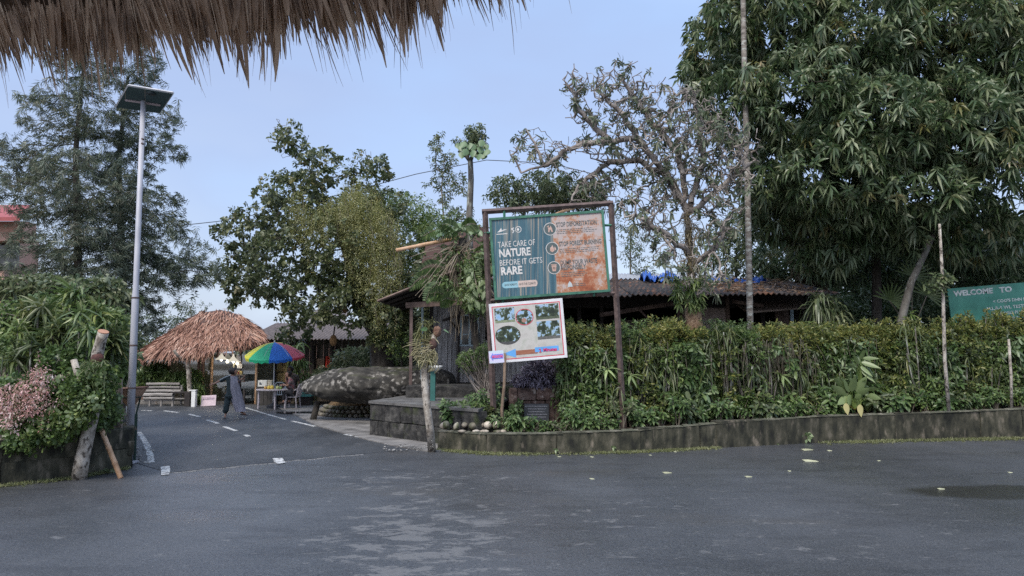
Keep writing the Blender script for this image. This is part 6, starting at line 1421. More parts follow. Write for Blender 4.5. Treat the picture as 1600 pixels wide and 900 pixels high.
for i, (px, py) in enumerate(((719, 230), (726, 224), (722, 240), (733, 226), (741, 228), (747, 224), (752, 232), (757, 228), (744, 240), (750, 243), (757, 240), (763, 236), (715, 226), (730, 236), (738, 238), (755, 222), (758, 242))):
    b = P(px, py - 3, 23.7 + R.uniform(-.3, .3)); bigleaf(hl, L_HEART, b, (R.uniform(-.5, .5), -.4, -.8), (1, R.uniform(-.5, .5), R.uniform(-.4, .4)), .27, .24, .2)
nb = NP(); A = blob_points([(742, 205, 16, 12, 24, .4), (738, 228, 22, 12, 24, .4), (748, 215, 14, 8, 24, .3), (714, 218, 6, 8, 24, .2)], 130); add_sprays(nb, A, rng.normal(size=A.shape) + np.array([0, -.3, .2]), 'dark', False, .8); part('crown', nb, L_DARK, hl, kind='stuff')
# dark bushy trees behind the billboard top
tree('background_tree', 'round dark-leaved tree showing above the left top of the billboard', 'tree', rebase(pp((815, 600, 27), (820, 420, 27), (818, 330, 27))), [(795, 298, 34, 26, 27, 1), (838, 288, 30, 20, 27, .9), (820, 318, 30, 18, 27, .9)], 'dark', L_DARK, TWIG_RED, natt=200, per=3, off=.16, r0=.1, r1=.04, step=.24, kill=.32, seed=16, thr=.03, mul=.95, cover=120)
tree('background_tree', 'olive-leaved tree behind the right top of the billboard', 'tree', rebase(pp((890, 600, 28), (888, 420, 28), (885, 340, 28))), [(880, 298, 40, 22, 28, 1.1), (920, 302, 28, 26, 28, .9), (860, 310, 26, 18, 28, .8)], 'mango', L_DARK, TWIG_RED, natt=210, per=3, off=.18, r0=.1, r1=.04, step=.26, kill=.35, seed=17, thr=.03, mul=.95, cover=120)
tree('background_tree', 'light green sapling rising behind the blue tarpaulin', 'tree', rebase(pp((985, 600, 33), (985, 450, 33), (985, 370, 33))), [(985, 380, 36, 40, 33, 1.2), (1010, 415, 26, 20, 33, 1), (965, 340, 22, 24, 33, .9)], 'small', L_FAR, TWIG, natt=150, per=2, off=.2, r0=.07, r1=.03, step=.3, kill=.4, seed=18, thr=.03, mul=1.4)

# contorted open tree (frangipani-like) in front of the hut
PB_ = rebase(pp((1090, 640, 17.8)), .7)[0]
ptk = [PB_] + pp((1084, 515, 17.8), (1082, 470, 17.8), (1078, 400, 17.9), (1074, 330, 18))
limbs = [[(1070, 330, 18), (1052, 285, 18), (1015, 240, 17.8), (995, 214, 17.6), (955, 222, 17.6), (911, 224, 17.7), (880, 238, 17.8), (849, 262, 17.8), (813, 269, 17.8), (800, 242, 17.8)], [(1070, 330, 18), (1040, 275, 18.2), (995, 249, 18.2), (951, 255, 18.1), (924, 247, 18)], [(995, 214, 17.6), (975, 180, 17.5), (930, 140, 17.5)], [(955, 222, 17.6), (915, 185, 17.5), (888, 135, 17.5)], [(849, 262, 17.8), (835, 225, 17.8), (820, 200, 17.8)], [(951, 255, 18.1), (905, 290, 18), (880, 330, 18)], [(1074, 330, 18), (1060, 240, 18), (1010, 180, 18), (970, 120, 18)],
         [(1074, 330, 18), (1100, 250, 18), (1090, 180, 18.2), (1070, 140, 18.2)], [(1074, 340, 18), (1130, 290, 17.6), (1180, 250, 17.4)], [(1078, 400, 17.9), (1060, 380, 17.5), (1030, 360, 17.3), (1000, 340, 17.2)], [(1080, 420, 17.8), (1110, 395, 17.4), (1130, 370, 17.3)]]
def multi_tree(name, label, cat, trunk, limbs, blobs, natt, step, kill, kind, lm, bm, r0, r1, seed, jit, rtip, keep, per, thr, mul=1, objs=0, off=.1, dup_=.2, hi=True, p=2.1):
    rg = np.random.default_rng(seed); base = trunk[0]; t = thing(name, base, label, cat)
    pts, par = [], []
    def addline(line, start):
        idx = start
        for a, b in zip(line[:-1], line[1:]):
            a, b = Vector(a), Vector(b); m = max(1, int((b - a).length / step))
            for i in range(1, m + 1):
                q = a.lerp(b, i / m) + Vector(rg.normal(0, .035 * step / .2, 3)); pts.append(tuple(q)); par.append(idx); idx = len(pts) - 1
        return idx
    pts.append(tuple(trunk[0])); par.append(-1); top = addline(trunk, 0); nt_ = len(pts)
    for l in limbs:
        l = [P(*q) for q in l]; arr = np.array(pts); s_ = int(np.linalg.norm(arr - np.array(l[0]), axis=1).argmin()); addline([Vector(pts[s_])] + l[1:], s_)
    nodes = np.array(pts); par_ = list(par); A = blob_points(blobs, natt, 0, rg)
    dist = np.linalg.norm(A[:, None] - nodes[None], axis=2); near = dist.argmin(1); nd = dist.min(1)
    for it in range(70):
        if len(A) == 0: break
        idx = np.unique(near); inv = np.searchsorted(idx, near); dv = nrm(A - nodes[near]); acc = np.zeros((len(idx), 3)); np.add.at(acc, inv, dv)
        acc = nrm(nrm(acc) + rg.normal(0, jit, acc.shape)); new = nodes[idx] + acc * step; o_ = len(nodes); nodes = np.concatenate([nodes, new]); par_ += list(idx)
        d2 = np.linalg.norm(A[:, None] - new[None], axis=2); j = d2.argmin(1); m = d2[np.arange(len(A)), j]; stuck = (m >= nd) & (rg.random(len(A)) < .3); better = m < nd
        near = np.where(better, o_ + j, near); nd = np.where(better, m, nd); kp = (nd > kill) & ~stuck; A, near, nd = A[kp], near[kp], nd[kp]
    par_ = np.array(par_); r_, has = radii(nodes, par_, nt_, rtip, p, r0, r1); wbm, D = wood_mesh(nodes, par_, r_, 6); part('branches', wbm, bm, t, smooth=True); TT = twigs(t, [(b_[0], b_[1], b_[2] * 1.05, b_[3] * 1.05, b_[4], b_[5]) for b_ in blobs], [tuple(nodes[nt_ - 2]), tuple(nodes[nt_ - 1])], 900, bm, seed + 5, r=.006, step=.14) if name == 'contorted_tree' else None
    tips = np.where((~has | (rg.random(len(nodes)) < .12)) & (r_ < thr) & (rg.random(len(nodes)) < keep))[0]
    A = np.repeat(nodes[tips], per, 0) + rg.normal(0, off * (per > 1), (len(tips) * per, 3)); Dd = nrm(np.repeat(D[tips], per, 0) + np.array([0, 0, dup_]))
    pick = rg.permutation(len(A))[:objs]; ms = [spray_mesh(kind, lm, 70 + i + seed, mul) for i in range(8)]
    for j, i in enumerate(pick):
        o_ = bpy.data.objects.new('leaf_rosette', ms[j % 8]); COL.objects.link(o_); o_.parent = t; o_.rotation_mode = 'QUATERNION'
        from mathutils import Quaternion
        o_.rotation_quaternion = Vector(Dd[i]).to_track_quat('Z', 'Y') @ Quaternion((0, 0, 1), rg.uniform(0, 6.28)); o_.location = Vector(A[i]) - base; s_ = rg.uniform(.7, 1.1); o_.scale = (s_, s_, s_)
    rest = np.setdiff1d(np.arange(len(A)), pick)
    if len(rest): nb = NP(); add_sprays(nb, A[rest], Dd[rest], kind, hi, mul, rg=rg); part('crown', nb, lm, t, kind='stuff')
    return t
pt_ = multi_tree('contorted_tree', 'open contorted grey-branched tree with small leaf rosettes, fern on its trunk', 'tree', ptk, limbs,
    [(920, 150, 50, 50, 17.8, 1), (985, 150, 50, 50, 17.8, 1.1), (1050, 170, 50, 50, 18, 1.1), (960, 220, 70, 40, 17.8, 1.1), (1050, 250, 70, 60, 17.8, 1.3), (1130, 250, 50, 60, 17.6, 1.1), (860, 240, 40, 26, 17.9, .8), (815, 232, 24, 30, 18, .5), (895, 130, 24, 26, 17.5, .6), (1080, 200, 60, 70, 17.9, 1.2), (1130, 300, 50, 50, 17.5, 1), (940, 300, 60, 34, 18, .9), (1010, 330, 50, 50, 17.5, 1), (1120, 340, 46, 50, 17.4, 1), (1160, 210, 26, 30, 17.4, .7), (1045, 400, 36, 36, 17.2, .6), (1110, 440, 44, 20, 17, .6)],
    3000, .13, .16, 'plum', L_PLUM, TWIG_RED, .15, .075, 31, .85, .0105, .36, 1, .03, .8, objs=290)
part('stub_bark', MB().tube([Vector((PB_.x, PB_.y, .8)), P(1086, 520, 17.75), P(1083, 492, 17.72), P(1084, 462, 17.74)], [.21, .22, .20, .17], 12), BARK_ORANGE, pt_, smooth=True)
def strap_clump(parent, anchors, kind, m, mul=1, k=None, name='foliage', hi=True, seed=1):
    nb = NP(); rg = np.random.default_rng(seed); A = np.array([tuple(P(*a)) for a in anchors]); D = rg.normal(0, .5, A.shape) + np.array([0, -.5, .5]); add_sprays(nb, A, D, kind, hi, mul, k, rg); return part(name, nb, m, parent, kind='stuff')
strap_clump(pt_, [(1075 + R.uniform(-22, 24), R.uniform(432, 480), 17.45 + R.uniform(-.1, .1)) for i in range(34)], 'mango', L_GREEN, .8, 12, 'fern')
strap_clump(pt_, [(1078 + R.uniform(-16, 16), R.uniform(330, 430), 17.7) for i in range(40)], 'orchid', L_DRY, 1.0, 10, 'dry_epiphytes')

# big mango tree on the right
mt = tree('mango_tree', 'huge dark mango tree with drooping leaf whorls filling the upper right', 'tree',
     rebase(pp((1262, 640, 24), (1262, 420, 24), (1275, 330, 23.6), (1330, 200, 23), (1360, 60, 22.5)), .7),
     [(1130, 60, 60, 70, 21, 1.6), (1220, 30, 80, 90, 20.5, 2), (1150, 160, 60, 60, 20.5, 1.5), (1250, 150, 80, 80, 19.6, 1.8), (1340, 60, 100, 90, 19.8, 2), (1360, 200, 100, 80, 19.2, 1.8), (1290, 270, 80, 60, 19.4, 1.6), (1470, 60, 100, 90, 20, 2), (1480, 200, 90, 90, 19.2, 1.8), (1420, 300, 90, 60, 19.4, 1.6), (1200, 270, 50, 50, 20.5, 1.4), (1560, 120, 90, 120, 20, 2), (1560, 280, 80, 80, 19.6, 1.8), (1300, -120, 200, 100, 21, 3), (1500, -120, 180, 110, 21, 3), (1680, 100, 90, 160, 20.5, 2.4), (1330, 330, 70, 34, 20, 1.2), (1500, 370, 90, 36, 20.5, 1.4), (1230, 345, 36, 26, 21, .8), (1085, 120, 24, 34, 21, .7), (1330, 400, 80, 40, 23, 1.2), (1450, 420, 90, 40, 23.5, 1.2), (1560, 400, 80, 50, 22.5, 1.3), (1220, 400, 40, 34, 24.5, .8), (1205, 330, 45, 45, 21.5, 1), (1290, 395, 50, 36, 21, .9), (1400, 360, 60, 30, 20.5, 1)],
     'mango', L_MANGO, BARK_DARK, natt=2500, per=2, off=.2, r0=.5, r1=.14, step=.3, kill=.42, seed=33, thr=.03, dup_=.25, hi=False, cover=6500, objs=298, mul=1.25, shell=.35)[0]
# second dark mass at right background and hanging roots on the trunk
strap_clump(mt, [(1262 + R.uniform(-26, 26), R.uniform(340, 470), 23.4) for i in range(90)], 'orchid', L_DRY, 1.5, 8, 'hanging_roots', False)
tree('background_tree', 'shadowy tree behind the slim trunk right of the mango trunk', 'tree', rebase(pp((1400, 640, 27), (1400, 480, 27), (1400, 400, 27)), .7), [(1340, 400, 60, 50, 27, 1.6), (1430, 400, 60, 60, 27, 1.6), (1390, 470, 70, 36, 27, 1.4), (1310, 470, 40, 36, 26, 1.1)], 'dark', L_MANGO, BARK_DARK, natt=300, per=4, off=.3, r0=.1, r1=.05, step=.35, kill=.5, seed=35, thr=.04, mul=1.15, cover=520)
tree('background_tree', 'shadowy leafy tree rising behind the green welcome board', 'tree', rebase(pp((1540, 640, 26), (1540, 480, 26), (1540, 400, 26)), .7), [(1520, 400, 70, 44, 26, 1.6), (1600, 420, 70, 50, 26, 1.6), (1500, 470, 40, 30, 25, 1.1), (1660, 400, 50, 60, 26, 1.4)], 'dark', L_MANGO, BARK_DARK, natt=260, per=4, off=.3, r0=.1, r1=.05, step=.35, kill=.5, seed=36, thr=.04, mul=1.15, cover=420)
tree('background_tree', 'dark leafy tree behind the hut roof between the orchid-hung trunk and palm', 'tree', rebase(pp((1150, 640, 30), (1150, 480, 30), (1150, 400, 30)), .7), [(1120, 395, 40, 46, 29.5, 1.4), (1180, 370, 50, 70, 29.5, 1.6), (1225, 420, 50, 34, 29.5, 1.2)], 'dark', L_DARK, BARK_DARK, natt=260, per=3, off=.25, r0=.1, r1=.05, step=.35, kill=.5, seed=38, thr=.04, mul=1.15, cover=420)
# slim trunks
def trunk_only(name, label, pts, rad, m, top=None, z=.7):
    q = rebase(pp(*pts), z); t = thing(name, q[0], label, 'tree'); part('trunk', MB().tube(q, rad, 12), m, t, smooth=True); return t
ap_ = trunk_only('slender_palm', 'very tall thin pale areca palm trunk in front of the mango crown', [(1173, 640, 19.3), (1172, 500, 19.3), (1168, 300, 19.3), (1163, 100, 19.3), (1160, -60, 19.3), (1157, -190, 19.3)], [.085, .082, .078, .072, .066, .06],
      mat('areca_bark', [(.10, .085, .07), (.23, .2, .17), (.34, .31, .27)], scale=6, rough=.85, stretch=(1, 1, 2.5), bump=.4, cols2=(.42, .42, .38), scale2=5, thr=(.55, .62)))
for z_ in np.arange(1.0, 12, .28): 
    pass
for i in range(9):
    a = i * 2 * pi / 9; tp = P(1157, -190, 19.3); pts = [tp + Vector((cos(a) * d_, sin(a) * d_, .5 * d_ - .32 * d_ * d_)) for d_ in (0, .5, 1, 1.5, 2)]; fr_ = part('frond', MB().tube(pts, [.03, .02, .015, .01, .006], 4), TWIG, ap_)
    A = np.array([tuple(pts[0].lerp(pts[4], t_) + Vector((0, 0, .2 * sin(pi * t_)))) for t_ in np.linspace(.15, 1, 22)]); d_ = np.array([[cos(a), sin(a), 0]] * 22); s_ = np.array([[-sin(a), cos(a), 0]] * 22)
    nb = NP(); add_leaves(nb, A, s_ + d_ * .6, d_, .5, .04, .8, False); add_leaves(nb, A, -s_ + d_ * .6, d_, .5, .04, .8, False); part('leaflets', nb, L_GREEN, fr_, kind='stuff')
trunk_only('slim_trunk', 'straight dark reddish trunk standing between mango trunk and fan palm', [(1369, 640, 22), (1370, 480, 22), (1369, 380, 22), (1371, 300, 22)], [.15, .14, .12, .1], BARK_DARK)
lb_ = trunk_only('leaning_trunk', 'grey-brown trunk leaning right beside the fan palm', [(1408, 640, 19.6), (1408, 500, 19.6), (1424, 440, 19.6), (1446, 395, 19.6), (1465, 350, 19.8)], [.11, .105, .09, .075, .06], BARK_GREY)
wt = trunk_only('white_slim_trunk', 'thin white-blotched trunk left of the green welcome board', [(1483, 650, 17.4), (1476, 560, 17.4), (1473, 440, 17.4), (1468, 350, 17.4)], [.042, .04, .036, .028], BARK_PALE)
strap_clump(wt, [(1468 + R.uniform(-16, 16), R.uniform(422, 448), 17.3) for i in range(12)], 'dark', L_DARK, 1.0, 8, 'epiphyte_leaves')
trunk_only('white_slim_trunk', 'second thin pale trunk low in the hedge at the picture right', [(1581, 650, 18.2), (1580, 590, 18.2), (1576, 530, 18.2)], [.034, .032, .028], BARK_PALE)
# fan palm
fp = thing('fan_palm', P(1425, 470, 20.5), 'fan palm with stiff radiating blades in the shade behind the hedge', 'palm')
for (cx_, cy_) in ((1425, 432), (1448, 462), (1390, 470)):
    c = P(cx_, cy_, 20.3); part('leaf_stalk', MB().tube([P(1425, 520, 20.5), c], .015, 5), TWIG, fp)
    for i in range(15):
        a = pi * .12 + i / 14 * pi * 1.1; 
        nb = NP(); add_leaves(nb, np.array([tuple(c)]), np.array([[-cos(a), -.25, sin(a)]]), np.array([[sin(a), 0, cos(a)]]), .62, .05, .15, True, .5); part('leaf_blade', nb, L_DRAC, fp)
for px in (1338, 1400): pass
hb = thing('bare_branch', P(1300, 415, 22.5), 'crooked bare reddish branch between the mango trunk and the slim dark trunk', 'branch'); OFF[hb.name] = P(1300, 415, 22.5)
part('branch', MB().tube(pp((1288, 370, 22.4), (1315, 377, 22.3), (1345, 373, 22.3)), [.05, .045, .03], 6), TWIG_RED, hb, smooth=True); part('side_branch', MB().tube(pp((1330, 360, 22.3), (1348, 383, 22.2), (1366, 390, 22.0)), [.025, .035, .04], 6), TWIG_RED, hb, smooth=True)

# ------------------------------------------------------------------ hedge, bed plants, undergrowth
ORD = ['first', 'second', 'third', 'fourth', 'fifth', 'sixth', 'seventh', 'eighth', 'ninth', 'tenth', 'eleventh', 'twelfth']
LAND = [(640, 792, 'beside the river stones'), (792, 884, 'in front of the stone planter'), (884, 976, 'between planter and billboard post'), (976, 1090, 'between billboard post and orange stub'), (1090, 1176, 'between orange stub and palm trunk'), (1176, 1310, 'right of the tall palm trunk'), (1310, 1400, 'around the broad-leaved plant'), (1400, 1484, 'left of the white-blotched trunk'), (1484, 1700, 'below the green welcome board')]
CNT = {}
def where(kind, px):
    for a, b, ph in LAND:
        if a <= px < b:
            c = CNT.get((kind, ph), 0); CNT[(kind, ph)] = c + 1; return f'{ORD[min(c, 11)]} from the left {ph}'
    return 'at the far end of the bed'
def wall_y(px):
    for a, b in zip(WB[:-1], WB[1:]):
        pass
    # depth of the wall front under this pixel column
    u_ = (px - 800) / FPX
    for a, b in zip(WB[:-1], WB[1:]):
        ua, ub = a.x / a.y, b.x / b.y
        if ua <= u_ <= ub: 
            t_ = (u_ - ua) / (ub - ua); return a.y + (b.y - a.y) * t_
    return WB[-1].y if u_ > 0 else WB[0].y
def bed_plant(px, dy, h, label, lm, kind='bed', nst=7, mul=1.0, spread=.18, name='leafy_plant', cat='plant', group='low leafy plants along the front of the bed', hi=True, stem=.007, k=None, per=2):
    Y = wall_y(px) + dy + (.55 if px < 790 and dy < .8 else 0); x = (px - 800) / FPX * Y; z = bed_z(x); t = thing(name, (x, Y, z), label, cat, group); st = MB(); A, D = [], []
    for i in range(nst):
        a = R.uniform(0, 6.28); r_ = spread * R.uniform(.3, 1); top_ = Vector((x + cos(a) * r_ * 1.3, Y + sin(a) * r_, z + h * R.uniform(.6, 1.1)))
        mid = Vector((x + cos(a) * r_ * .5, Y + sin(a) * r_ * .4, z + h * .5)); st.tube([(x + cos(a) * .03, Y, z), mid, top_], [stem * 1.5, stem * 1.2, stem * .7], 4)
        for j in range(per): f_ = 1 - j * .35; q = mid.lerp(top_, f_); A.append(tuple(q)); D.append((cos(a) * .4 + R.uniform(-.3, .3), sin(a) * .4 - .25, .8))
    part('stem', st, TWIG, t); nb = NP(); add_sprays(nb, np.array(A), np.array(D), kind, hi, mul, k, rng); part('leaves', nb, lm, t, kind='stuff'); return t
# soft low plants along the front of the bed
pxs = [700, 722, 745, 765, 790, 812, 835, 858, 880, 898, 915, 932, 950, 970, 992, 1012, 1032, 1052, 1072, 1095, 1118, 1142, 1165, 1190, 1215, 1240, 1265, 1290, 1370, 1395, 1420, 1445, 1470, 1495, 1520, 1545, 1570, 1595, 1625]
desc = ['low bushy plant', 'small leafy plant', 'low pointed-leaf plant', 'short green bedding plant']
for i, px in enumerate(pxs):
    tall = .46 if px < 800 else (.28 if px < 885 else R.uniform(.3, .6))
    bed_plant(px + R.uniform(-5, 5), .38 + R.uniform(0, .25), tall * R.uniform(.75, 1.15), 'low leafy front plant, ' + where('low', px), [L_BED, L_GREEN, L_BED, L_DARK, L_BED][i % 5], R.choice(['bed', 'bed', 'dark', 'small']), R.randint(7, 11), R.uniform(.9, 1.35), .25, per=2)
for i, px in enumerate([708, 735, 757, 905, 925, 945, 985, 1005, 1025, 1045, 1065, 1110, 1135, 1155, 1185, 1205, 1230, 1255, 1280, 1385, 1410, 1440, 1460, 1500, 1530, 1560, 1590]):
    bed_plant(px, .85 + R.uniform(0, .2), (.6 if px > 800 else .5) * R.uniform(.85, 1.25), 'taller second-row plant, ' + where('second', px), [L_BED, L_GREEN, L_DRAC][i % 3], 'bed', R.randint(6, 9), R.uniform(1.0, 1.5), .28, group='second row of leafy bed plants', per=3)
# the hedge: separate shrubs with woody bare lower stems and yellow-green tops
HEDX = list(range(900, 1660, 42))
def hedge_top(px): return 503 if px > 1480 else 512 if px < 1100 else (508 if px < 1180 else (512 if px < 1400 else (508 if px < 1490 else 500)))
for i, px in enumerate(HEDX):
    Yh = wall_y(px) + 1.75 + R.uniform(-.1, .1); x = (px - 800) / FPX * Yh; z = bed_z(x); ztop = P(px, hedge_top(px) + 3 + R.uniform(-6, 7), Yh).z
    yel = px > 1180 or px < 960 or 1000 < px < 1100
    lab = ('yellow-green hedge shrub, ' if yel else 'darker straggly hedge shrub, ') + where('hedge', px)
    t = thing('hedge_shrub', (x, Yh, z), lab, 'shrub', 'shrubs of the tall hedge'); st = MB()
    for j in range(17):
        bx = x + R.uniform(-.3, .3); by = Yh + R.uniform(-.3, .1); tx = bx + R.uniform(-.28, .28); ty = by + R.uniform(-.25, .3)
        zt2 = z + (ztop - z) * R.uniform(.7, .95); st.tube([(bx, by, z), ((bx + tx) / 2 + R.uniform(-.08, .08), (by + ty) / 2, (z + zt2) / 2), (tx, ty, zt2)], [.02, .015, .008], 5)
        if j % 2: st.tube([((bx + tx) / 2, (by + ty) / 2, (z + zt2) / 2), (tx + R.uniform(-.2, .2), ty - .15, zt2 - .1)], [.011, .006], 4)
    part('stem', st, BARK_DARK, t, smooth=True)
    rg = np.random.default_rng(400 + i); H = ztop - z; n_ = 330
    bump_ = rg.uniform(0, 6.28)
    A = np.stack([x + rg.uniform(-.42, .42, n_), Yh + rg.uniform(-.55, .45, n_), ztop - np.abs(rg.normal(0, .34 if yel else .4, n_)) + rg.normal(0, .06, n_)], 1); A[:, 2] += .07 * np.sin(A[:, 0] * 5 + bump_); A[:14, 2] = ztop + rg.uniform(.05, .22, 14)
    D = rg.normal(0, .35, A.shape) + np.stack([np.zeros(n_), (A[:, 1] - Yh) * .9 - .1, np.full(n_, .9)], 1)
    nb = NP(); add_sprays(nb, A, D, 'croton', False, 1.0, 8, rg); part('top_foliage', nb, L_YELLOW if yel else L_GREEN, t, kind='stuff')
    n2 = 430; A = np.stack([x + rg.uniform(-.45, .45, n2), Yh + rg.uniform(-.5, .5, n2), z + H * rg.uniform(.05, .9, n2)], 1); nb = NP(); add_sprays(nb, A, rg.normal(0, 1, A.shape), 'dark', False, .85, 6, rg); part('inner_foliage', nb, L_GREEN if i % 2 else L_DARK, t, kind='stuff')
    n3 = 45 if 1110 < px < 1250 else 150; A = np.stack([x + rg.uniform(-.45, .45, n3), Yh - rg.uniform(.35, .75, n3), z + H * rg.uniform(.08, .82, n3)], 1); nb = NP(); add_sprays(nb, A, rg.normal(0, .6, A.shape) + np.array([0, -.7, .3]), ['small', 'dark', 'croton'][i % 3], True, 1.0, 7, rg); part('front_foliage', nb, [L_GREEN, L_BED, L_YELLOW][i % 3], t, kind='stuff')
# strap-leaved dracaenas hanging through the hedge
def drac(px, py, Y, label, mul=1.0, k=26, lm=None, nh=1, z=None, grp='strap-leaved plants in the hedge', tall=False, name='strap_leaved_plant', kd='drac'):
    top_ = P(px, py, Y); z = bed_z(top_.x) if z is None else z; t = thing(name, (top_.x, Y, z), label, 'plant', grp); bx = top_.x + R.uniform(-.06, .06)
    OFF[t.name] = Vector((bx, Y, z)); t.location = (bx, Y, z)
    heads = [top_] + [top_ + Vector((R.uniform(-.34, .34), R.uniform(-.15, .15), R.uniform(-.75, .12))) for _ in range(nh - 1)]; st = MB()
    for h_ in heads: st.tube([(bx, Y, z), Vector((bx, Y, z)).lerp(h_, .5) + Vector((R.uniform(-.05, .05), 0, 0)), h_], [.022, .018, .015], 6)
    part('stem', st, BARK_PALE if tall else BARK_GREY, t, smooth=True); nb = NP(); rg = np.random.default_rng(int(px * 7 + py))
    A = np.array([tuple(h_) for h_ in heads]); add_sprays(nb, A, np.tile([[0, -.15, 1.0]], (len(A), 1)) + rg.normal(0, .25, A.shape), kd, True, mul, k, rg)
    add_sprays(nb, A - np.array([0, 0, .12]), np.tile([[0, -.3, -.2]], (len(A), 1)) + rg.normal(0, .3, A.shape), kd, True, mul, k // 2, rg)
    part('leaves', nb, lm or L_DRAC, t); return t
for px, py, h in ((900, 560, 1), (925, 545, .9), (948, 572, .9), (1000, 520, .8), (1018, 548, 1), (1040, 560, 1.1), (1062, 545, 1), (1085, 562, 1), (1110, 530, .8), (1140, 512, .8), (1165, 535, .9), (1200, 545, .9), (1250, 575, .9), (1285, 560, 1.0), (1310, 590, .8), (1395, 560, 1), (1430, 510, 1.0), (1448, 535, 1), (1475, 565, .9), (1510, 560, .9), (1550, 575, .8), (1590, 560, 1)):
    drac(px, py, wall_y(px) + 1.1 + R.uniform(-.2, .3), 'arching strap-leaved plant, ' + where('strap', px), h * .82, k=R.choice([12, 16, 20]), nh=R.choice([3, 4, 5]))
drac(1118, 500, wall_y(1118) + 2.2, 'spiky rosette poking above the hedge top before the pale hut board', .8, nh=2, lm=L_GREEN)
drac(1022, 505, wall_y(1022) + 2.2, 'spiky rosette poking above the hedge top beside the shutter beam', .7, nh=2, lm=L_GREEN)
drac(1415, 490, wall_y(1415) + 2.3, 'tall narrow-leaved plant beside the leaning trunk', 1.0, nh=2, lm=L_GREEN)
# big strap plant at the hut's right end
bp_ = drac(1290, 470, 20.2, 'tall pandanus-like plant with hanging blue-green strap leaves at the hut roof end', 1.5, k=40, lm=L_DARK, nh=6, name='pandanus', grp=None, tall=True)
drac(1262, 505, 19.8, 'small spiky plant under the tall pandanus-like plant', .9, nh=2, lm=L_GREEN, grp=None)
for (pa, pb, lab) in ((1492, 1545, 'yellow-green shoots rising in front of the left corner of the welcome board'), (1548, 1640, 'leafy shoots covering the lower right of the welcome board')):
    Yq = wall_y((pa + pb) / 2) + 1.5; rg = np.random.default_rng(pa); q0 = P((pa + pb) / 2, 560, Yq); t = thing('hedge_shoots', (q0.x, Yq, bed_z(q0.x)), lab, 'shrub'); st = MB(); A = []
    for j in range(15):
        px = rg.uniform(pa, pb); top_ = P(px, rg.uniform(484, 516), Yq + rg.normal(0, .12)); b_ = Vector((q0.x + (top_.x - q0.x) * .6, Yq, bed_z(q0.x))); st.tube([b_, b_.lerp(top_, .6) + Vector((rg.normal(0, .04), 0, 0)), top_], [.014, .01, .006], 5)
        A += [tuple(b_.lerp(top_, f_) + Vector((rg.normal(0, .05), rg.normal(0, .05), 0))) for f_ in (.5, .6, .68, .76, .84, .9, .96, 1)]
    part('stem', st, TWIG_RED, t); A = np.array(A); nb = NP(); add_sprays(nb, A, rg.normal(0, .5, A.shape) + np.array([0, -.2, .8]), 'croton', True, 1.25, 8, rg); part('foliage', nb, L_YELLOW, t, kind='stuff')
# dry hanging stalks in the middle of the hedge
rg = np.random.default_rng(77); dr = MB()
for i in range(210):
    px = rg.choice([rg.uniform(1085, 1260), rg.uniform(1175, 1240), rg.uniform(960, 1480)]); Yv = wall_y(px) + 1.05 + rg.uniform(-.1, .3); top_ = P(px, rg.uniform(525, 560), Yv); L_ = rg.uniform(.5, 1.35)
    dx, dy = rg.normal(0, .12), rg.normal(-.05, .08); pts = [top_, top_ + Vector((dx * .7, dy, -L_ * .5)), top_ + Vector((dx + rg.normal(0, .06), dy * .5, -L_))]
    pts = [Vector((p.x, p.y, max(p.z, bed_z(p.x) + .02))) for p in pts]; dr.tube(pts, [.007, .006, .003], 3, cap=False)
solo('dry_stalks', dr, mat('dry_stalk', [(.06, .05, .032), (.13, .11, .08), (.24, .21, .16)], scale=2, rough=.9), P(1180, 660, 17), 'tangle of dry grey-brown stalks hanging inside the hedge', 'stalks', kind='stuff')
# broad-leaved plant (each leaf a part)
L_BROAD = leafmat('broad_leaves', [(.09, .15, .035), (.15, .22, .055), (.24, .30, .08)], rough=.36, trans=.3)
L_YELF = leafmat('yellowing_leaf', [(.36, .33, .07), (.48, .40, .10)], rough=.45)
bl = thing('broad_leaved_plant', P(1335, 650, wall_y(1335) + .55), 'large-leaved plant with bright upright blades and two yellowing leaves over the wall', 'plant')
Yb = wall_y(1335) + .5; root = P(1336, 640, Yb)
for (x0, y0, x1, y1, w_) in ((1325, 610, 1303, 588, 11), (1328, 612, 1318, 590, 11), (1331, 612, 1336, 586, 12), (1338, 612, 1354, 586, 12), (1340, 616, 1358, 606, 12), (1322, 618, 1300, 600, 12), (1326, 620, 1309, 630, 12), (1330, 618, 1326, 634, 12), (1348, 604, 1352, 592, 9), (1336, 622, 1346, 616, 9), (1352, 610, 1375, 606, 9), (1356, 618, 1376, 622, 10)):
    b, e_ = P(x0, y0, Yb - .1), P(x1, y1, Yb - .32); d = (e_ - b); L_ = d.length * 1.05; side = (Vector((-d.z, 0, d.x)) + Vector((0, R.uniform(-.3, .3), 0))).normalized()
    bigleaf(bl, L_BROAD, b, d, side, L_, w_ * Yb / FPX, .12); part('leaf_stalk', MB().tube([root, root.lerp(b, .6) + Vector((0, .03, 0)), b], [.012, .01, .008], 5), L_BROAD, bl)
for (x0, y0, x1, y1) in ((1322, 630, 1325, 649), (1344, 632, 1346, 652)):
    b, e_ = P(x0, y0, Yb - .5), P(x1, y1, Yb - .55); d = e_ - b; bigleaf(bl, L_YELF, b, d, (1, .1, 0), d.length, .15, 0); part('leaf_stalk', MB().tube([root, b], [.01, .007], 5), L_YELF, bl)
bl2 = thing('broad_leaved_plant', P(1360, 600, Yb + .5), 'taller broad-leaved plant leaning right behind the bright-leaved one', 'plant'); rt = P(1345, 640, Yb + .4)
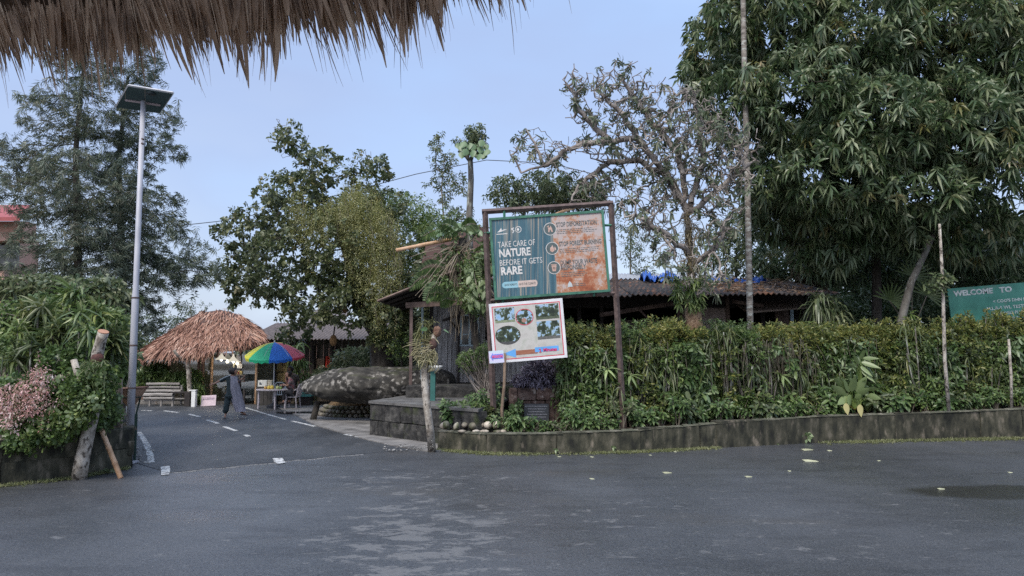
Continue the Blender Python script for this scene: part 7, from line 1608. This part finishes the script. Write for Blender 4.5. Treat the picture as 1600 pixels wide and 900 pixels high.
for (x0, y0, x1, y1, w_) in ((1348, 560, 1372, 558, 6), (1346, 566, 1374, 572, 8), (1344, 562, 1352, 545, 6), (1345, 572, 1362, 585, 7), (1342, 570, 1334, 552, 6), (1346, 578, 1366, 594, 7), (1340, 575, 1326, 566, 6)):
    b, e_ = P(x0, y0, Yb + .3), P(x1, y1, Yb + .1); d = e_ - b; bigleaf(bl2, L_BROAD, b, d, Vector((-d.z, .1, d.x)).normalized(), d.length * 1.1, w_ * Yb / FPX, .2); part('leaf_stalk', MB().tube([rt, b], [.012, .008], 5), L_BROAD, bl2)
# yellowish long leaf plant left of the broad one and at (945,590)
for px, py, lab in ((948, 590, 'lime-green hanging leaf cluster beside the billboard post'), (1222, 600, 'pale green arching-leaf plant under the dry stalks'), (985, 600, 'pale arching-leaf plant just right of the billboard post')):
    Yq = wall_y(px) + 1.0; t = thing('arching_plant', (P(px, py, Yq).x, Yq, bed_z(P(px, py, Yq).x)), lab, 'plant'); c = P(px, py - 14, Yq)
    part('stem', MB().tube([(c.x, Yq, bed_z(c.x)), c], [.014, .01], 5), TWIG, t)
    for i in range(9):
        a = i / 9 * 2 * pi + .3; bigleaf(t, L_LIME if px == 948 else L_BROAD, c, (cos(a), sin(a) * .5 - .3, R.uniform(-.8, .6)), (-sin(a), cos(a), .1), R.uniform(.26, .4), .07, .7)
# purple plant in planter
pu = thing('purple_plant', P(838, 606, PY + .3), 'dark purple bushy plant growing in the reddish stone planter', 'plant')
tw = MB(); rg = np.random.default_rng(5); c = P(838, 604, PY + .3); A = []
for i in range(330):
    d = nrm(rg.normal(size=3)); d[2] = abs(d[2]); r_ = rg.random() ** .35
    q = Vector((c.x + d[0] * .72 * r_ + .04, c.y + d[1] * .42 * r_, c.z + d[2] * .82 * r_ * (.72 + .28 * sin(3.3 * d[0] + 1)) + .02)); A.append(q)
    if i % 3 == 0: tw.tube([(c.x + d[0] * .25, c.y, c.z - .05), q], [.009, .005], 4)
A = np.array([tuple(a) for a in A]); part('stem', tw, flat('purple_stem', (.08, .05, .08)), pu); nb = NP(); add_sprays(nb, A, (A - np.array(c)) + rg.normal(0, .3, A.shape) + np.array([0, -.15, .1]), 'purple', True, 1.0, 8, rg); part('leaves', nb, L_PURPLE, pu, kind='stuff')
# clipped fan shrub before the hut wall
fs2 = thing('fan_shrub', P(758, 640, 18.4), 'twiggy fan-shaped shrub with leafy top against the grey plank wall', 'shrub'); fs2.location.z = .6; OFF[fs2.name] = Vector(fs2.location); st = MB(); A = []
b0_ = Vector(fs2.location)
for i in range(70):
    f_ = R.random(); px = 716 + 56 * f_; py = 562 - 22 * f_ + R.uniform(-6, 10); e_ = P(px, py, 18.3 + R.uniform(-.35, .35)); s_ = b0_ + Vector((R.uniform(-.12, .15), R.uniform(-.1, .1), R.uniform(.2, .6))); m_ = s_.lerp(e_, .5) + Vector((R.uniform(-.06, .06), 0, -.05))
    st.tube([s_, m_, e_], [.016, .01, .006], 5); A += [tuple(e_)] * 3 + [tuple(m_.lerp(e_, .6))]
st.tube([b0_, b0_ + Vector((0, 0, .6))], [.05, .04], 6)
part('stem', st, TWIG_RED, fs2); A = np.array(A) + rng.normal(0, .05, (len(A), 3)); nb = NP(); add_sprays(nb, A, rng.normal(0, .5, A.shape) + np.array([0, -.2, .8]), 'croton', False, .75, 7); part('leaves', nb, L_GREEN, fs2, kind='stuff')
# hillside planting between hut wall and river stones (dark green foliage)
for px, py, h, lab in ((770, 640, .9, 'leafy green plant at the foot of the left billboard post'), (742, 650, .7, 'leafy plant between the spotted trunk and the stick sign'), (715, 648, .55, 'pointed-leaf plant just right of the spotted trunk'), (800, 640, .6, 'green plant against the left side of the stone planter')):
    bed_plant(px, 1.35, h, lab, L_BED, 'bed', 12, 1.1, .32, group=None, per=3)

# tangle of dead palm stalks, ferns and climbers left of the billboard
tg = thing('epiphyte_tangle', P(715, 470, 18.6), 'hanging tangle of dry stalks, ferns and climbers left of the billboard', 'plant'); st = MB(); rg = np.random.default_rng(9)
c0 = P(722, 392, 18.4)
part('host_trunk', MB().tube([P(752, 660, 18.7), P(748, 560, 18.7), P(735, 470, 18.6), P(725, 400, 18.5), P(722, 372, 18.5)], [.11, .1, .1, .13, .1], 8), BARK_DARK, tg, smooth=True)
for i in range(70):
    ex, ey = (rg.uniform(640, 720), rg.uniform(385, 470)) if i % 3 else (rg.uniform(735, 772), rg.uniform(370, 470)); e_ = P(ex, ey, 18.2 + rg.normal(0, .2)); m_ = c0.lerp(e_, .5) + Vector((0, 0, rg.uniform(.05, .3))); s_ = c0 + Vector((rg.normal(0, .15), 0, rg.normal(0, .12)))
    pts = [(s_ * (1 - t) ** 2 + m_ * 2 * t * (1 - t) + e_ * t * t) for t in np.linspace(0, 1, 7)]; st.tube(pts, np.linspace(.016, .006, 7).tolist(), 4, cap=False)
for i in range(110):
    px = rg.uniform(700, 764); p = P(px, rg.uniform(395, 440), 18.35 + rg.normal(0, .12)); L_ = rg.uniform(.5, 1.7); st.tube([p, p + Vector((rg.normal(0, .05), 0, -L_ * .5)), p + Vector((rg.normal(0, .08), 0, -L_))], .006, 3, cap=False)
part('dry_stalks', st, mat('pale_dry_stalk', [(.12, .095, .065), (.27, .22, .16), (.4, .35, .28)], scale=2, rough=.9), tg, kind='stuff')
def ferns(parent, lst, Y, m):
    for (x0, y0, x1, y1) in lst:
        a, b = P(x0, y0, Y), P(x1, y1, Y - .25); d = b - a; n_ = 16; nb = NP(); ts = np.linspace(.1, .98, n_); A = np.array([tuple(a + d * t + Vector((0, 0, .25 * d.length * sin(pi * t * .8) - .1 * t))) for t in ts]); dn = np.array(d.normalized()); pr = np.cross(dn, [0, .9, .3]); pr /= np.linalg.norm(pr)
        wl_ = .24 * np.sin(pi * (ts * .8 + .15)) + .05
        for s_ in (-1, 1): add_leaves(nb, A, np.tile(pr * s_ + dn * .5, (n_, 1)), np.tile(dn, (n_, 1)), wl_, .045, .25, True, .4)
        st = MB().tube([tuple(q) for q in A], .006, 4); f_ = part('fern_frond', nb, m, parent); part('midrib', st, TWIG, f_)
ferns(tg, [(690, 430, 640, 452), (700, 420, 655, 425), (690, 440, 665, 470), (715, 365, 660, 372), (720, 368, 690, 350), (742, 400, 775, 425), (738, 395, 765, 400), (730, 405, 745, 440), (700, 465, 672, 458), (720, 360, 745, 350), (712, 470, 690, 468)], 18.2, L_GREEN)
nb = NP(); A = blob_points([(718, 362, 36, 12, 18.4, .4), (742, 455, 26, 34, 18.1, .35), (735, 415, 26, 24, 18.3, .3), (700, 400, 22, 22, 18.4, .3), (690, 445, 26, 16, 18.2, .3), (757, 400, 12, 30, 18.2, .2)], 330); add_sprays(nb, A, rng.normal(size=A.shape) + np.array([0, -.5, .3]), 'small', True, 1.1, 6); part('climber_leaves', nb, L_GREEN, tg, kind='stuff')
for i in range(26):
    b = P(R.uniform(728, 764), R.uniform(430, 478), 17.9 + R.uniform(-.1, .1)); bigleaf(tg, L_GREEN, b, (R.uniform(-.5, .5), -.3, -.9), (1, R.uniform(-.3, .3), R.uniform(-.3, .3)), R.uniform(.16, .24), .13, .2)
for i in range(16):
    b = P(R.uniform(686, 756), R.uniform(348, 362), 18.2 + R.uniform(-.1, .1)); bigleaf(tg, L_HEART, b, (R.uniform(-.7, .7), -.4, -.6), (1, R.uniform(-.3, .3), R.uniform(-.3, .3)), R.uniform(.16, .24), .15, .2)
bpn = thing('bamboo_pole', P(660, 382, 18.1), 'pinkish bamboo pole end jutting left out of the tangle of climbers', 'pole'); p0, p1 = P(619, 391, 17.9), P(720, 371, 18.6)
part('culm', MB().tube([p0, p0.lerp(p1, .33), p0.lerp(p1, .34), p0.lerp(p1, .66), p0.lerp(p1, .67), p1], [.045, .045, .052, .045, .05, .045], 10), BAMBOO, bpn, smooth=True)

# spotted trunk with orchid in front of the platform
sp_t = thing('orchid_trunk', G(675, 705), 'pale spotted trunk with orchids and curling dry roots standing by the platform', 'tree')
YO = 15.3
part('trunk', MB().tube([G(675, 706), P(672, 670, YO), P(667, 635, YO), P(664, 600, YO), P(664, 572, YO), P(668, 552, YO), P(677, 530, YO), P(686, 512, YO)], [.088, .082, .078, .08, .085, .09, .075, .05], 12), BARK_PALE, sp_t, smooth=True)
part('knot', MB().ball(P(683, 518, YO - .04), (.08, .08, .13), 10, 8, jit=.2, seed=3), mat('fibrous_burl', [(.10, .05, .035), (.26, .15, .10)], scale=14, rough=.9, bump=1), sp_t, smooth=True); part('knot', MB().ball(P(676, 538, YO - .05), (.10, .09, .12), 10, 8, jit=.12, seed=5), mat('reddish_burl', [(.06, .03, .025), (.15, .08, .06)], scale=12, rough=.8, bump=.6), sp_t, smooth=True)
st = MB(); rg = np.random.default_rng(14)
for i in range(75):
    s_ = P(rg.uniform(664, 682), rg.uniform(525, 565), YO - .05); th = rg.uniform(0, 2 * pi); L_ = rg.uniform(.15, .55); dirv = Vector((-abs(cos(th)) if rg.random() < .72 else cos(th) * .5, sin(th) * .6 - .2, rg.uniform(-.5, .25))); curl = rg.uniform(-.5, .2)
    st.tube([s_ + dirv * L_ * t + Vector((0, 0, curl * L_ * t * t)) for t in (0, .25, .5, .75, 1)], [.009, .009, .008, .006, .004], 4, cap=False)
for i in range(26):
    cx_, cy_ = rg.uniform(652, 674), rg.uniform(552, 575); r_ = rg.uniform(.08, .16); c = P(cx_, cy_, YO - .12 + rg.normal(0, .05)); a0 = rg.uniform(0, 1)
    st.tube([c + Vector((-r_ * cos(a) * 1.1, rg.normal(0, .01), r_ * sin(a))) for a in np.linspace(a0, a0 + pi * 1.1, 8)], .009, 4, cap=False)
part('curling_roots', st, mat('olive_dry_root', [(.14, .12, .06), (.27, .24, .13), (.38, .34, .22)], scale=3, rough=.8), sp_t, kind='stuff')
nb = NP(); A = np.array([tuple(P(rg.uniform(652, 680), rg.uniform(497, 530), YO - rg.uniform(0, .12))) for _ in range(24)]); add_sprays(nb, A, np.tile([[-.45, -.2, .8]], (24, 1)) + rg.normal(0, .25, A.shape), 'orchid', True, .75, 9, rg); A2 = np.array([tuple(P(rg.uniform(654, 676), rg.uniform(548, 568), YO - .1)) for _ in range(14)]); add_sprays(nb, A2, rg.normal(size=A2.shape), 'orchid', True, .7, 8, rg)
part('orchid_leaves', nb, leafmat('olive_orchid', [(.10, .11, .035), (.2, .2, .07), (.3, .3, .13)], rough=.45), sp_t, kind='stuff'); bigleaf(sp_t, L_HEART, P(668, 514, YO - .15), (-.8, -.3, -.05), (0, .3, 1), .16, .09, .1); bigleaf(sp_t, L_HEART, P(694, 514, YO - .1), (.6, -.3, -.4), (0, 1, .4), .14, .08, .2)

# small plants growing out of the wall and at its foot
for px, py, lab in ((1262, 680, 'small leafy weed rooted in the stone wall face'), (1213, 695, 'tiny sprout at the foot of the stone wall left of the wall weed'), (958, 699, 'tiny three-leaved sprout at the wall foot below the billboard'), (868, 703, 'tiny sprout at the wall foot left of the three-leaved sprout')):
    Yq = wall_y(px) - .04; c = P(px, py, Yq); t = thing('weed', c, lab, 'weed'); big = px == 1262
    part('stem', MB().tube([c + Vector((0, .04, -.05)), c], [.008, .005], 4), TWIG, t)
    for i in range(12 if big else 4):
        a = i * 2.4; bigleaf(t, L_GREEN, c + Vector((R.uniform(-.06, .06), -.02, R.uniform(-.08, .08)) if big else (0, 0, 0)), (cos(a), -.6, sin(a) * .8), (-sin(a), 0, cos(a)), .12 if big else .08, .07 if big else .04, .3)

# ------------------------------------------------------------------ left corner: shrubs, cut trunk, props, basket
LZ = .66
def bush(name, label, cat, blobs, n, kind, lm, mul=1.0, root=None, k=None, seed=1, hi=True, stemm=TWIG_RED, group=None, up=.3, shell=.3):
    rg = np.random.default_rng(seed); A = blob_points(blobs, n, shell, rg); b = P(*root); b.z = LZ; t = thing(name, b, label, cat, group)
    att = blob_points(blobs, max(60, n // 7), 0, rg); top_ = b.lerp(Vector(A.mean(0)), .5); nodes, par, k_ = grow([tuple(b), tuple(top_)], att, .16, .24, jit=.3, rg=rg); r_, _ = radii(nodes, par, k_, .005, 2.3, .04, .03); wbm, _ = wood_mesh(nodes, par, r_, 5); part('stem', wbm, stemm, t, smooth=True)
    D = (A - A.mean(0)) * .8 + rg.normal(0, .5, A.shape) + np.array([0, -.3, up]); nb = NP(); add_sprays(nb, A, D, kind, hi, mul, k, rg); part('foliage', nb, lm, t, kind='stuff'); return t
bush('climbing_shrub', 'round-leaved green shrub spilling over the left wall around the cut trunk', 'shrub', [(60, 665, 60, 30, 12.0, .35), (120, 620, 50, 45, 12.3, .4), (35, 620, 50, 40, 12.2, .4), (160, 640, 28, 35, 12.9, .4), (100, 560, 40, 25, 12.8, .4), (150, 595, 35, 30, 12.8, .4), (172, 650, 12, 24, 13.3, .3), (25, 690, 25, 16, 11.7, .2)], 1150, 'round', L_GREEN, 1.0, (90, 700, 12.6), seed=41)
bush('climbing_shrub', 'light green leafy branches hanging in front of the cut trunk', 'shrub', [(150, 618, 20, 26, 11.95, .15), (128, 600, 18, 30, 11.95, .15), (160, 585, 14, 20, 11.95, .12), (118, 650, 18, 16, 11.85, .15)], 210, 'round', L_GREEN, .95, (110, 700, 12.3), seed=46)
bush('pink_flowering_shrub', 'shrub with clusters of small pink blossom at the left picture edge', 'shrub', [(20, 620, 26, 24, 11.7, .25), (50, 600, 24, 20, 11.8, .25), (60, 632, 16, 18, 11.7, .2), (12, 652, 16, 16, 11.6, .2), (60, 580, 10, 12, 11.8, .2)], 230, 'vine', L_PINK, 1.1, (30, 700, 12.0), k=9, seed=42)
bush('dark_shrub', 'dark leafy shrub behind the pink blossoms under the feathery tree', 'shrub', [(50, 540, 60, 40, 14, .6), (20, 500, 40, 35, 14.2, .6), (120, 530, 50, 40, 14.2, .6), (185, 560, 26, 50, 14.8, .6), (170, 500, 30, 30, 15, .6), (80, 480, 50, 26, 14.8, .6), (165, 630, 18, 36, 14.2, .3)], 1100, 'small', L_GREEN, 1.15, (90, 700, 14.2), seed=43)
bush('dark_shrub', 'deep green leafy mass beside the lamp post behind the cut trunk', 'shrub', [(185, 470, 24, 24, 16, .6), (190, 530, 20, 40, 16, .6), (60, 450, 70, 22, 16, .8), (150, 450, 40, 20, 16, .7)], 520, 'dark', L_DARK, .95, (150, 700, 15.8), seed=44)
for i, (px, py, Y, mul, nh, lab) in enumerate(((112, 452, 14.2, 1.05, 3, 'tall strap-leaved plant with leaves fanning above the cut trunk'), (60, 475, 13.8, 1.0, 3, 'strap-leaved plant over the pink blossoms'), (28, 510, 13.4, .9, 2, 'strap-leaved plant nearest the left picture edge'), (90, 505, 13.4, 1.0, 3, 'strap-leaved plant just above the round-leaved shrub'), (150, 480, 14.2, 1.0, 3, 'strap-leaved plant between the cut trunk top and the lamp post'), (178, 520, 14.4, .95, 3, 'strap-leaved plant with leaves raking right toward the lamp'), (125, 490, 13.0, .9, 2, 'strap-leaved plant with long yellowing hanging leaves'), (48, 530, 13.0, .85, 2, 'bright strap-leaved plant right above the pink clusters'))):
    drac(px, py, Y, lab, mul, k=30, lm=L_STRAPG if i % 2 == 0 else L_DRAC, nh=nh, z=LZ, grp='strap-leaved plants in the left corner', kd='spiky')
# cut trunk
ct_ = thing('cut_trunk', G(123, 748), 'pale lichen-spotted cut trunk with sawn top leaning out of the left shrubs', 'tree')
part('trunk', MB().tube([G(123, 749), P(129, 715, 12.25), P(137, 680, 12.25), P(147, 640, 12.3), P(152, 605, 12.3), P(149, 580, 12.3), P(151, 560, 12.3)], [.12, .11, .10, .092, .085, .08, .08], 14), BARK_PALE, ct_, smooth=True)
part('sawn_top', MB().tube([P(150, 572, 12.25), P(152, 553, 12.25), P(157, 535, 12.2), P(161.5, 519, 12.15)], [.085, .09, .082, .085], 14), BARK_PALE, ct_, smooth=True)
part('cut_face', MB().lathe(P(161.5, 518.6, 12.15), [(.083, 0), (.083, .012)], 16, (P(161.5, 518, 12.15) - P(157, 535, 12.2))), flat('cut_wood', (.42, .22, .14), .8), ct_)
part('burl', MB().ball(P(152, 562, 12.15), (.10, .09, .10), 10, 8, jit=.15, seed=2), mat('red_burl', [(.04, .015, .012), (.12, .04, .03)], scale=14, rough=.8, bump=.6), ct_, smooth=True); part('burl', MB().ball(P(152, 588, 12.12), (.12, .1, .2), 10, 8, jit=.15, seed=4), BARK_DARK, ct_, smooth=True)
part('side_limb', MB().tube([P(146, 640, 12.3), P(132, 606, 12.15), P(122, 585, 12.1), P(115, 562, 12.1)], [.07, .06, .055, .05], 9), BARK_PALE, ct_, smooth=True)
nb = NP(); rg = np.random.default_rng(6); A = np.array([tuple(P(rg.uniform(136, 168), rg.uniform(560, 600), 12.0 + rg.normal(0, .06))) for _ in range(26)]); add_sprays(nb, A, rg.normal(0, .6, A.shape) + np.array([.1, -.4, .2]), 'orchid', True, .8, 9, rg); part('epiphyte_leaves', nb, L_DRAC, ct_, kind='stuff')
for i in range(6):
    a = i * pi / 3; c = P(151, 522, 12.3); bigleaf(ct_, L_HEART, c, (cos(a) * .8, sin(a) * .5, .45), (-sin(a), cos(a), 0), .14, .06, .2)
lf = thing('fallen_twigs', G(150, 745), 'small broken leafy twig lying at the foot of the cut trunk', 'twig'); q = G(160, 741)
part('twig', MB().tube([q + Vector((-.2, 0, .02)), q + Vector((.05, .03, .05)), q + Vector((.3, -.02, .02))], .008, 4), TWIG, lf)
for i in range(12): bigleaf(lf, L_DARK, q + Vector((-.2 + i * .04, 0, .04)), (R.uniform(-1, 1), R.uniform(-1, 1), .5), (R.uniform(-1, 1), R.uniform(-1, 1), 0), .12, .05, .2)
bm_ = thing('bamboo_pole', G(189, 748), 'pinkish bamboo pole leaning from the road against the left wall', 'pole'); p0, p1 = G(189, 747.5), P(152, 655, 12.9)
pts = [p0.lerp(p1, t_) for t_ in (0, .24, .25, .26, .5, .51, .52, .76, .77, .78, 1)]; part('culm', MB().tube(pts, [.042, .042, .05, .042, .042, .05, .042, .04, .048, .04, .04], 10), BAMBOO, bm_, smooth=True); part('cut_end', MB().tube([p0, p0 + (p0 - p1).normalized() * .008], .034, 8), flat('bamboo_end', (.3, .17, .1)), bm_)
sk2 = thing('wooden_stake', P(184, 590, 13.4), 'tapering weathered board stake standing in the wall bed beside the lamp', 'stake'); a, b = P(185, 592, 13.4), P(188, 676, 13.4)
part('stake_board', MB().add([P(178, 596, 13.4), P(190, 592, 13.4), P(189.5, 640, 13.4), P(190, 674, 13.4), P(187, 676, 13.4), P(182, 640, 13.4)] + [v + Vector((0, .04, 0)) for v in [P(178, 596, 13.4), P(190, 592, 13.4), P(189.5, 640, 13.4), P(190, 674, 13.4), P(187, 676, 13.4), P(182, 640, 13.4)]], [(0, 5, 4, 3, 2, 1), (6, 7, 8, 9, 10, 11)] + [(i, (i + 1) % 6, 6 + (i + 1) % 6, 6 + i) for i in range(6)]), mat('weathered_stake', [(.2, .15, .12), (.32, .26, .22)], scale=7, rough=.9, bump=.4), sk2)
# cone basket on green stand
bk = thing('basket_bin', (P(209, 715, 14.3).x, 14.3, 0), 'cone-shaped woven cane litter basket on a dark green post by the lamp', 'bin')
cb = P(205, 606, 14.3); WOV = mat('woven_cane', [(.16, .09, .055), (.34, .2, .13), (.42, .28, .19)], scale=30, rough=.8, bump=.8, bscale=60, stretch=(1, 1, 2))
part('basket', MB().lathe((cb.x, 14.3, cb.z - .34), [(.07, 0), (.13, .08), (.21, .2), (.29, .34), (.285, .345), (.20, .2), (.12, .09)], 22, cap=False), WOV, bk, smooth=True)
for k_ in range(5): zz = cb.z - .34 + .05 + k_ * .06; part('cane_hoop', MB().tube([(cb.x + (.09 + .036 * k_) * cos(a), 14.3 + (.09 + .036 * k_) * sin(a), zz) for a in np.linspace(0, 2 * pi, 21)], .008, 4), BENW, bk)
part('basket_rim', MB().tube([(cb.x + .297 * cos(a), 14.3 + .297 * sin(a), cb.z - .005 + .02 * cos(a)) for a in np.linspace(0, 2 * pi, 25)], .016, 6), mat('rim_cane', [(.12, .06, .045), (.22, .12, .09)], rough=.7), bk, smooth=True)
DGN = flat('dark_green_steel', (.012, .035, .028), .4)
part('stand_ring', MB().tube([(cb.x + .19 * cos(a), 14.3 + .19 * sin(a), cb.z - .17) for a in np.linspace(0, 2 * pi, 21)], .013, 5), DGN, bk); gx = P(209, 715, 14.3).x
part('stand_post', MB().tube([(gx, 14.3, 0), (gx, 14.3, cb.z - .5)], .04, 8), DGN, bk)
for s_ in (-1, 1): part('stand_arm', MB().tube([(gx, 14.3, cb.z - .55), (cb.x + s_ * .19, 14.3, cb.z - .17)], .016, 5), DGN, bk)
# shrubs around the kiosk and behind
def gbush(name, label, blobs, n, kind, lm, root, mul=1, seed=1, k=None):
    global LZ
    o_ = LZ; LZ = 0; t = bush(name, label, 'shrub', blobs, n, kind, lm, mul, root, k, seed, False); LZ = o_; return t
gbush('kiosk_shrub', 'leafy shrub behind the pale bamboo bench', [(240, 585, 26, 14, 29.6, .5), (270, 592, 22, 10, 29.6, .5), (245, 570, 14, 10, 29.8, .4), (222, 590, 12, 14, 29.4, .4)], 420, 'small', L_GREEN, (245, 610, 29.6), 1.3, 51)
gbush('kiosk_shrub', 'dark bushy plant under the kiosk window beside the red post', [(300, 592, 16, 14, 29.3, .4), (286, 588, 14, 10, 29.4, .4), (308, 612, 8, 16, 29.0, .3)], 300, 'dark', L_GREEN, (298, 615, 29.3), .9, 52)
for px, py, lab in ((312, 612, 'strap-leaved clump between the white block and paper sign'), (470, 560, 'large strap-leaved plant behind the seated person'), (482, 585, 'strap-leaved plant touching the boulder tip'), (462, 545, 'tall strap-leaved plant right of the umbrella')):
    drac(px, py, 29.0 if px < 400 else 29.6, lab, 1.15, k=30, lm=L_GREEN, nh=3, z=0, grp='strap-leaved plants near the kiosk')
tt = thing('crooked_stump', P(296, 600, 28.9), 'crooked pale branch post leaning in front of the kiosk thatch', 'post'); part('trunk', MB().tube([(P(297, 632, 28.6).x, 28.6, 0), P(296, 605, 28.6), P(295, 580, 28.6), P(293, 566, 28.5), P(285, 559, 28.4), P(278, 556, 28.3), P(272, 548, 28.1)], [.09, .085, .09, .1, .07, .06, .05], 9), BARK_PALE, tt, smooth=True)
# thickets closing the horizon: too many plants to count
def thicket(name, label, blobs, n, lm, mul, seed, kind='dark'):
    rg = np.random.default_rng(seed); A = blob_points(blobs, n, .1, rg); A[:, 2] = np.abs(A[:, 2]); nb = NP(); add_sprays(nb, A, rg.normal(0, .7, A.shape) + np.array([0, -.4, .4]), kind, False, mul, 7, rg); return solo(name, nb, lm, (A[:, 0].mean(), A[:, 1].mean(), 0), label, 'undergrowth', kind='stuff')
thicket('undergrowth', 'dark undergrowth closing the view behind the hedge on the right', [(1300, 500, 60, 40, 25, 1.2), (1420, 500, 90, 40, 25, 1.3), (1560, 500, 110, 45, 26, 1.5), (1700, 480, 80, 60, 26, 1.5), (1480, 450, 90, 36, 29, 1.4), (1330, 450, 60, 36, 29, 1.4)], 2600, L_MANGO, 1.25, 61)
thicket('undergrowth', 'distant scrub behind the pink building and feathery trees', [(40, 540, 120, 40, 30, 2), (180, 545, 60, 40, 32, 2), (-100, 520, 100, 60, 30, 2), (120, 500, 60, 40, 32, 2)], 1500, L_DARK, 1.5, 62)
thicket('undergrowth', 'far green scrub beyond the shack and behind the jackfruit tree', [(420, 560, 60, 30, 44, 2), (520, 540, 60, 34, 42, 2), (620, 520, 60, 50, 40, 2), (740, 500, 80, 50, 40, 2), (900, 480, 100, 30, 44, 2.5), (1100, 470, 120, 34, 44, 2.5), (300, 570, 60, 24, 46, 2)], 2600, L_FAR, 2.2, 63)
thicket('undergrowth', 'dim leafy scrub under the jackfruit tree beyond the boulder', [(560, 560, 40, 20, 29, 1), (620, 550, 40, 30, 29, 1), (530, 590, 50, 20, 30, 1)], 700, L_DARK, 1.1, 64)
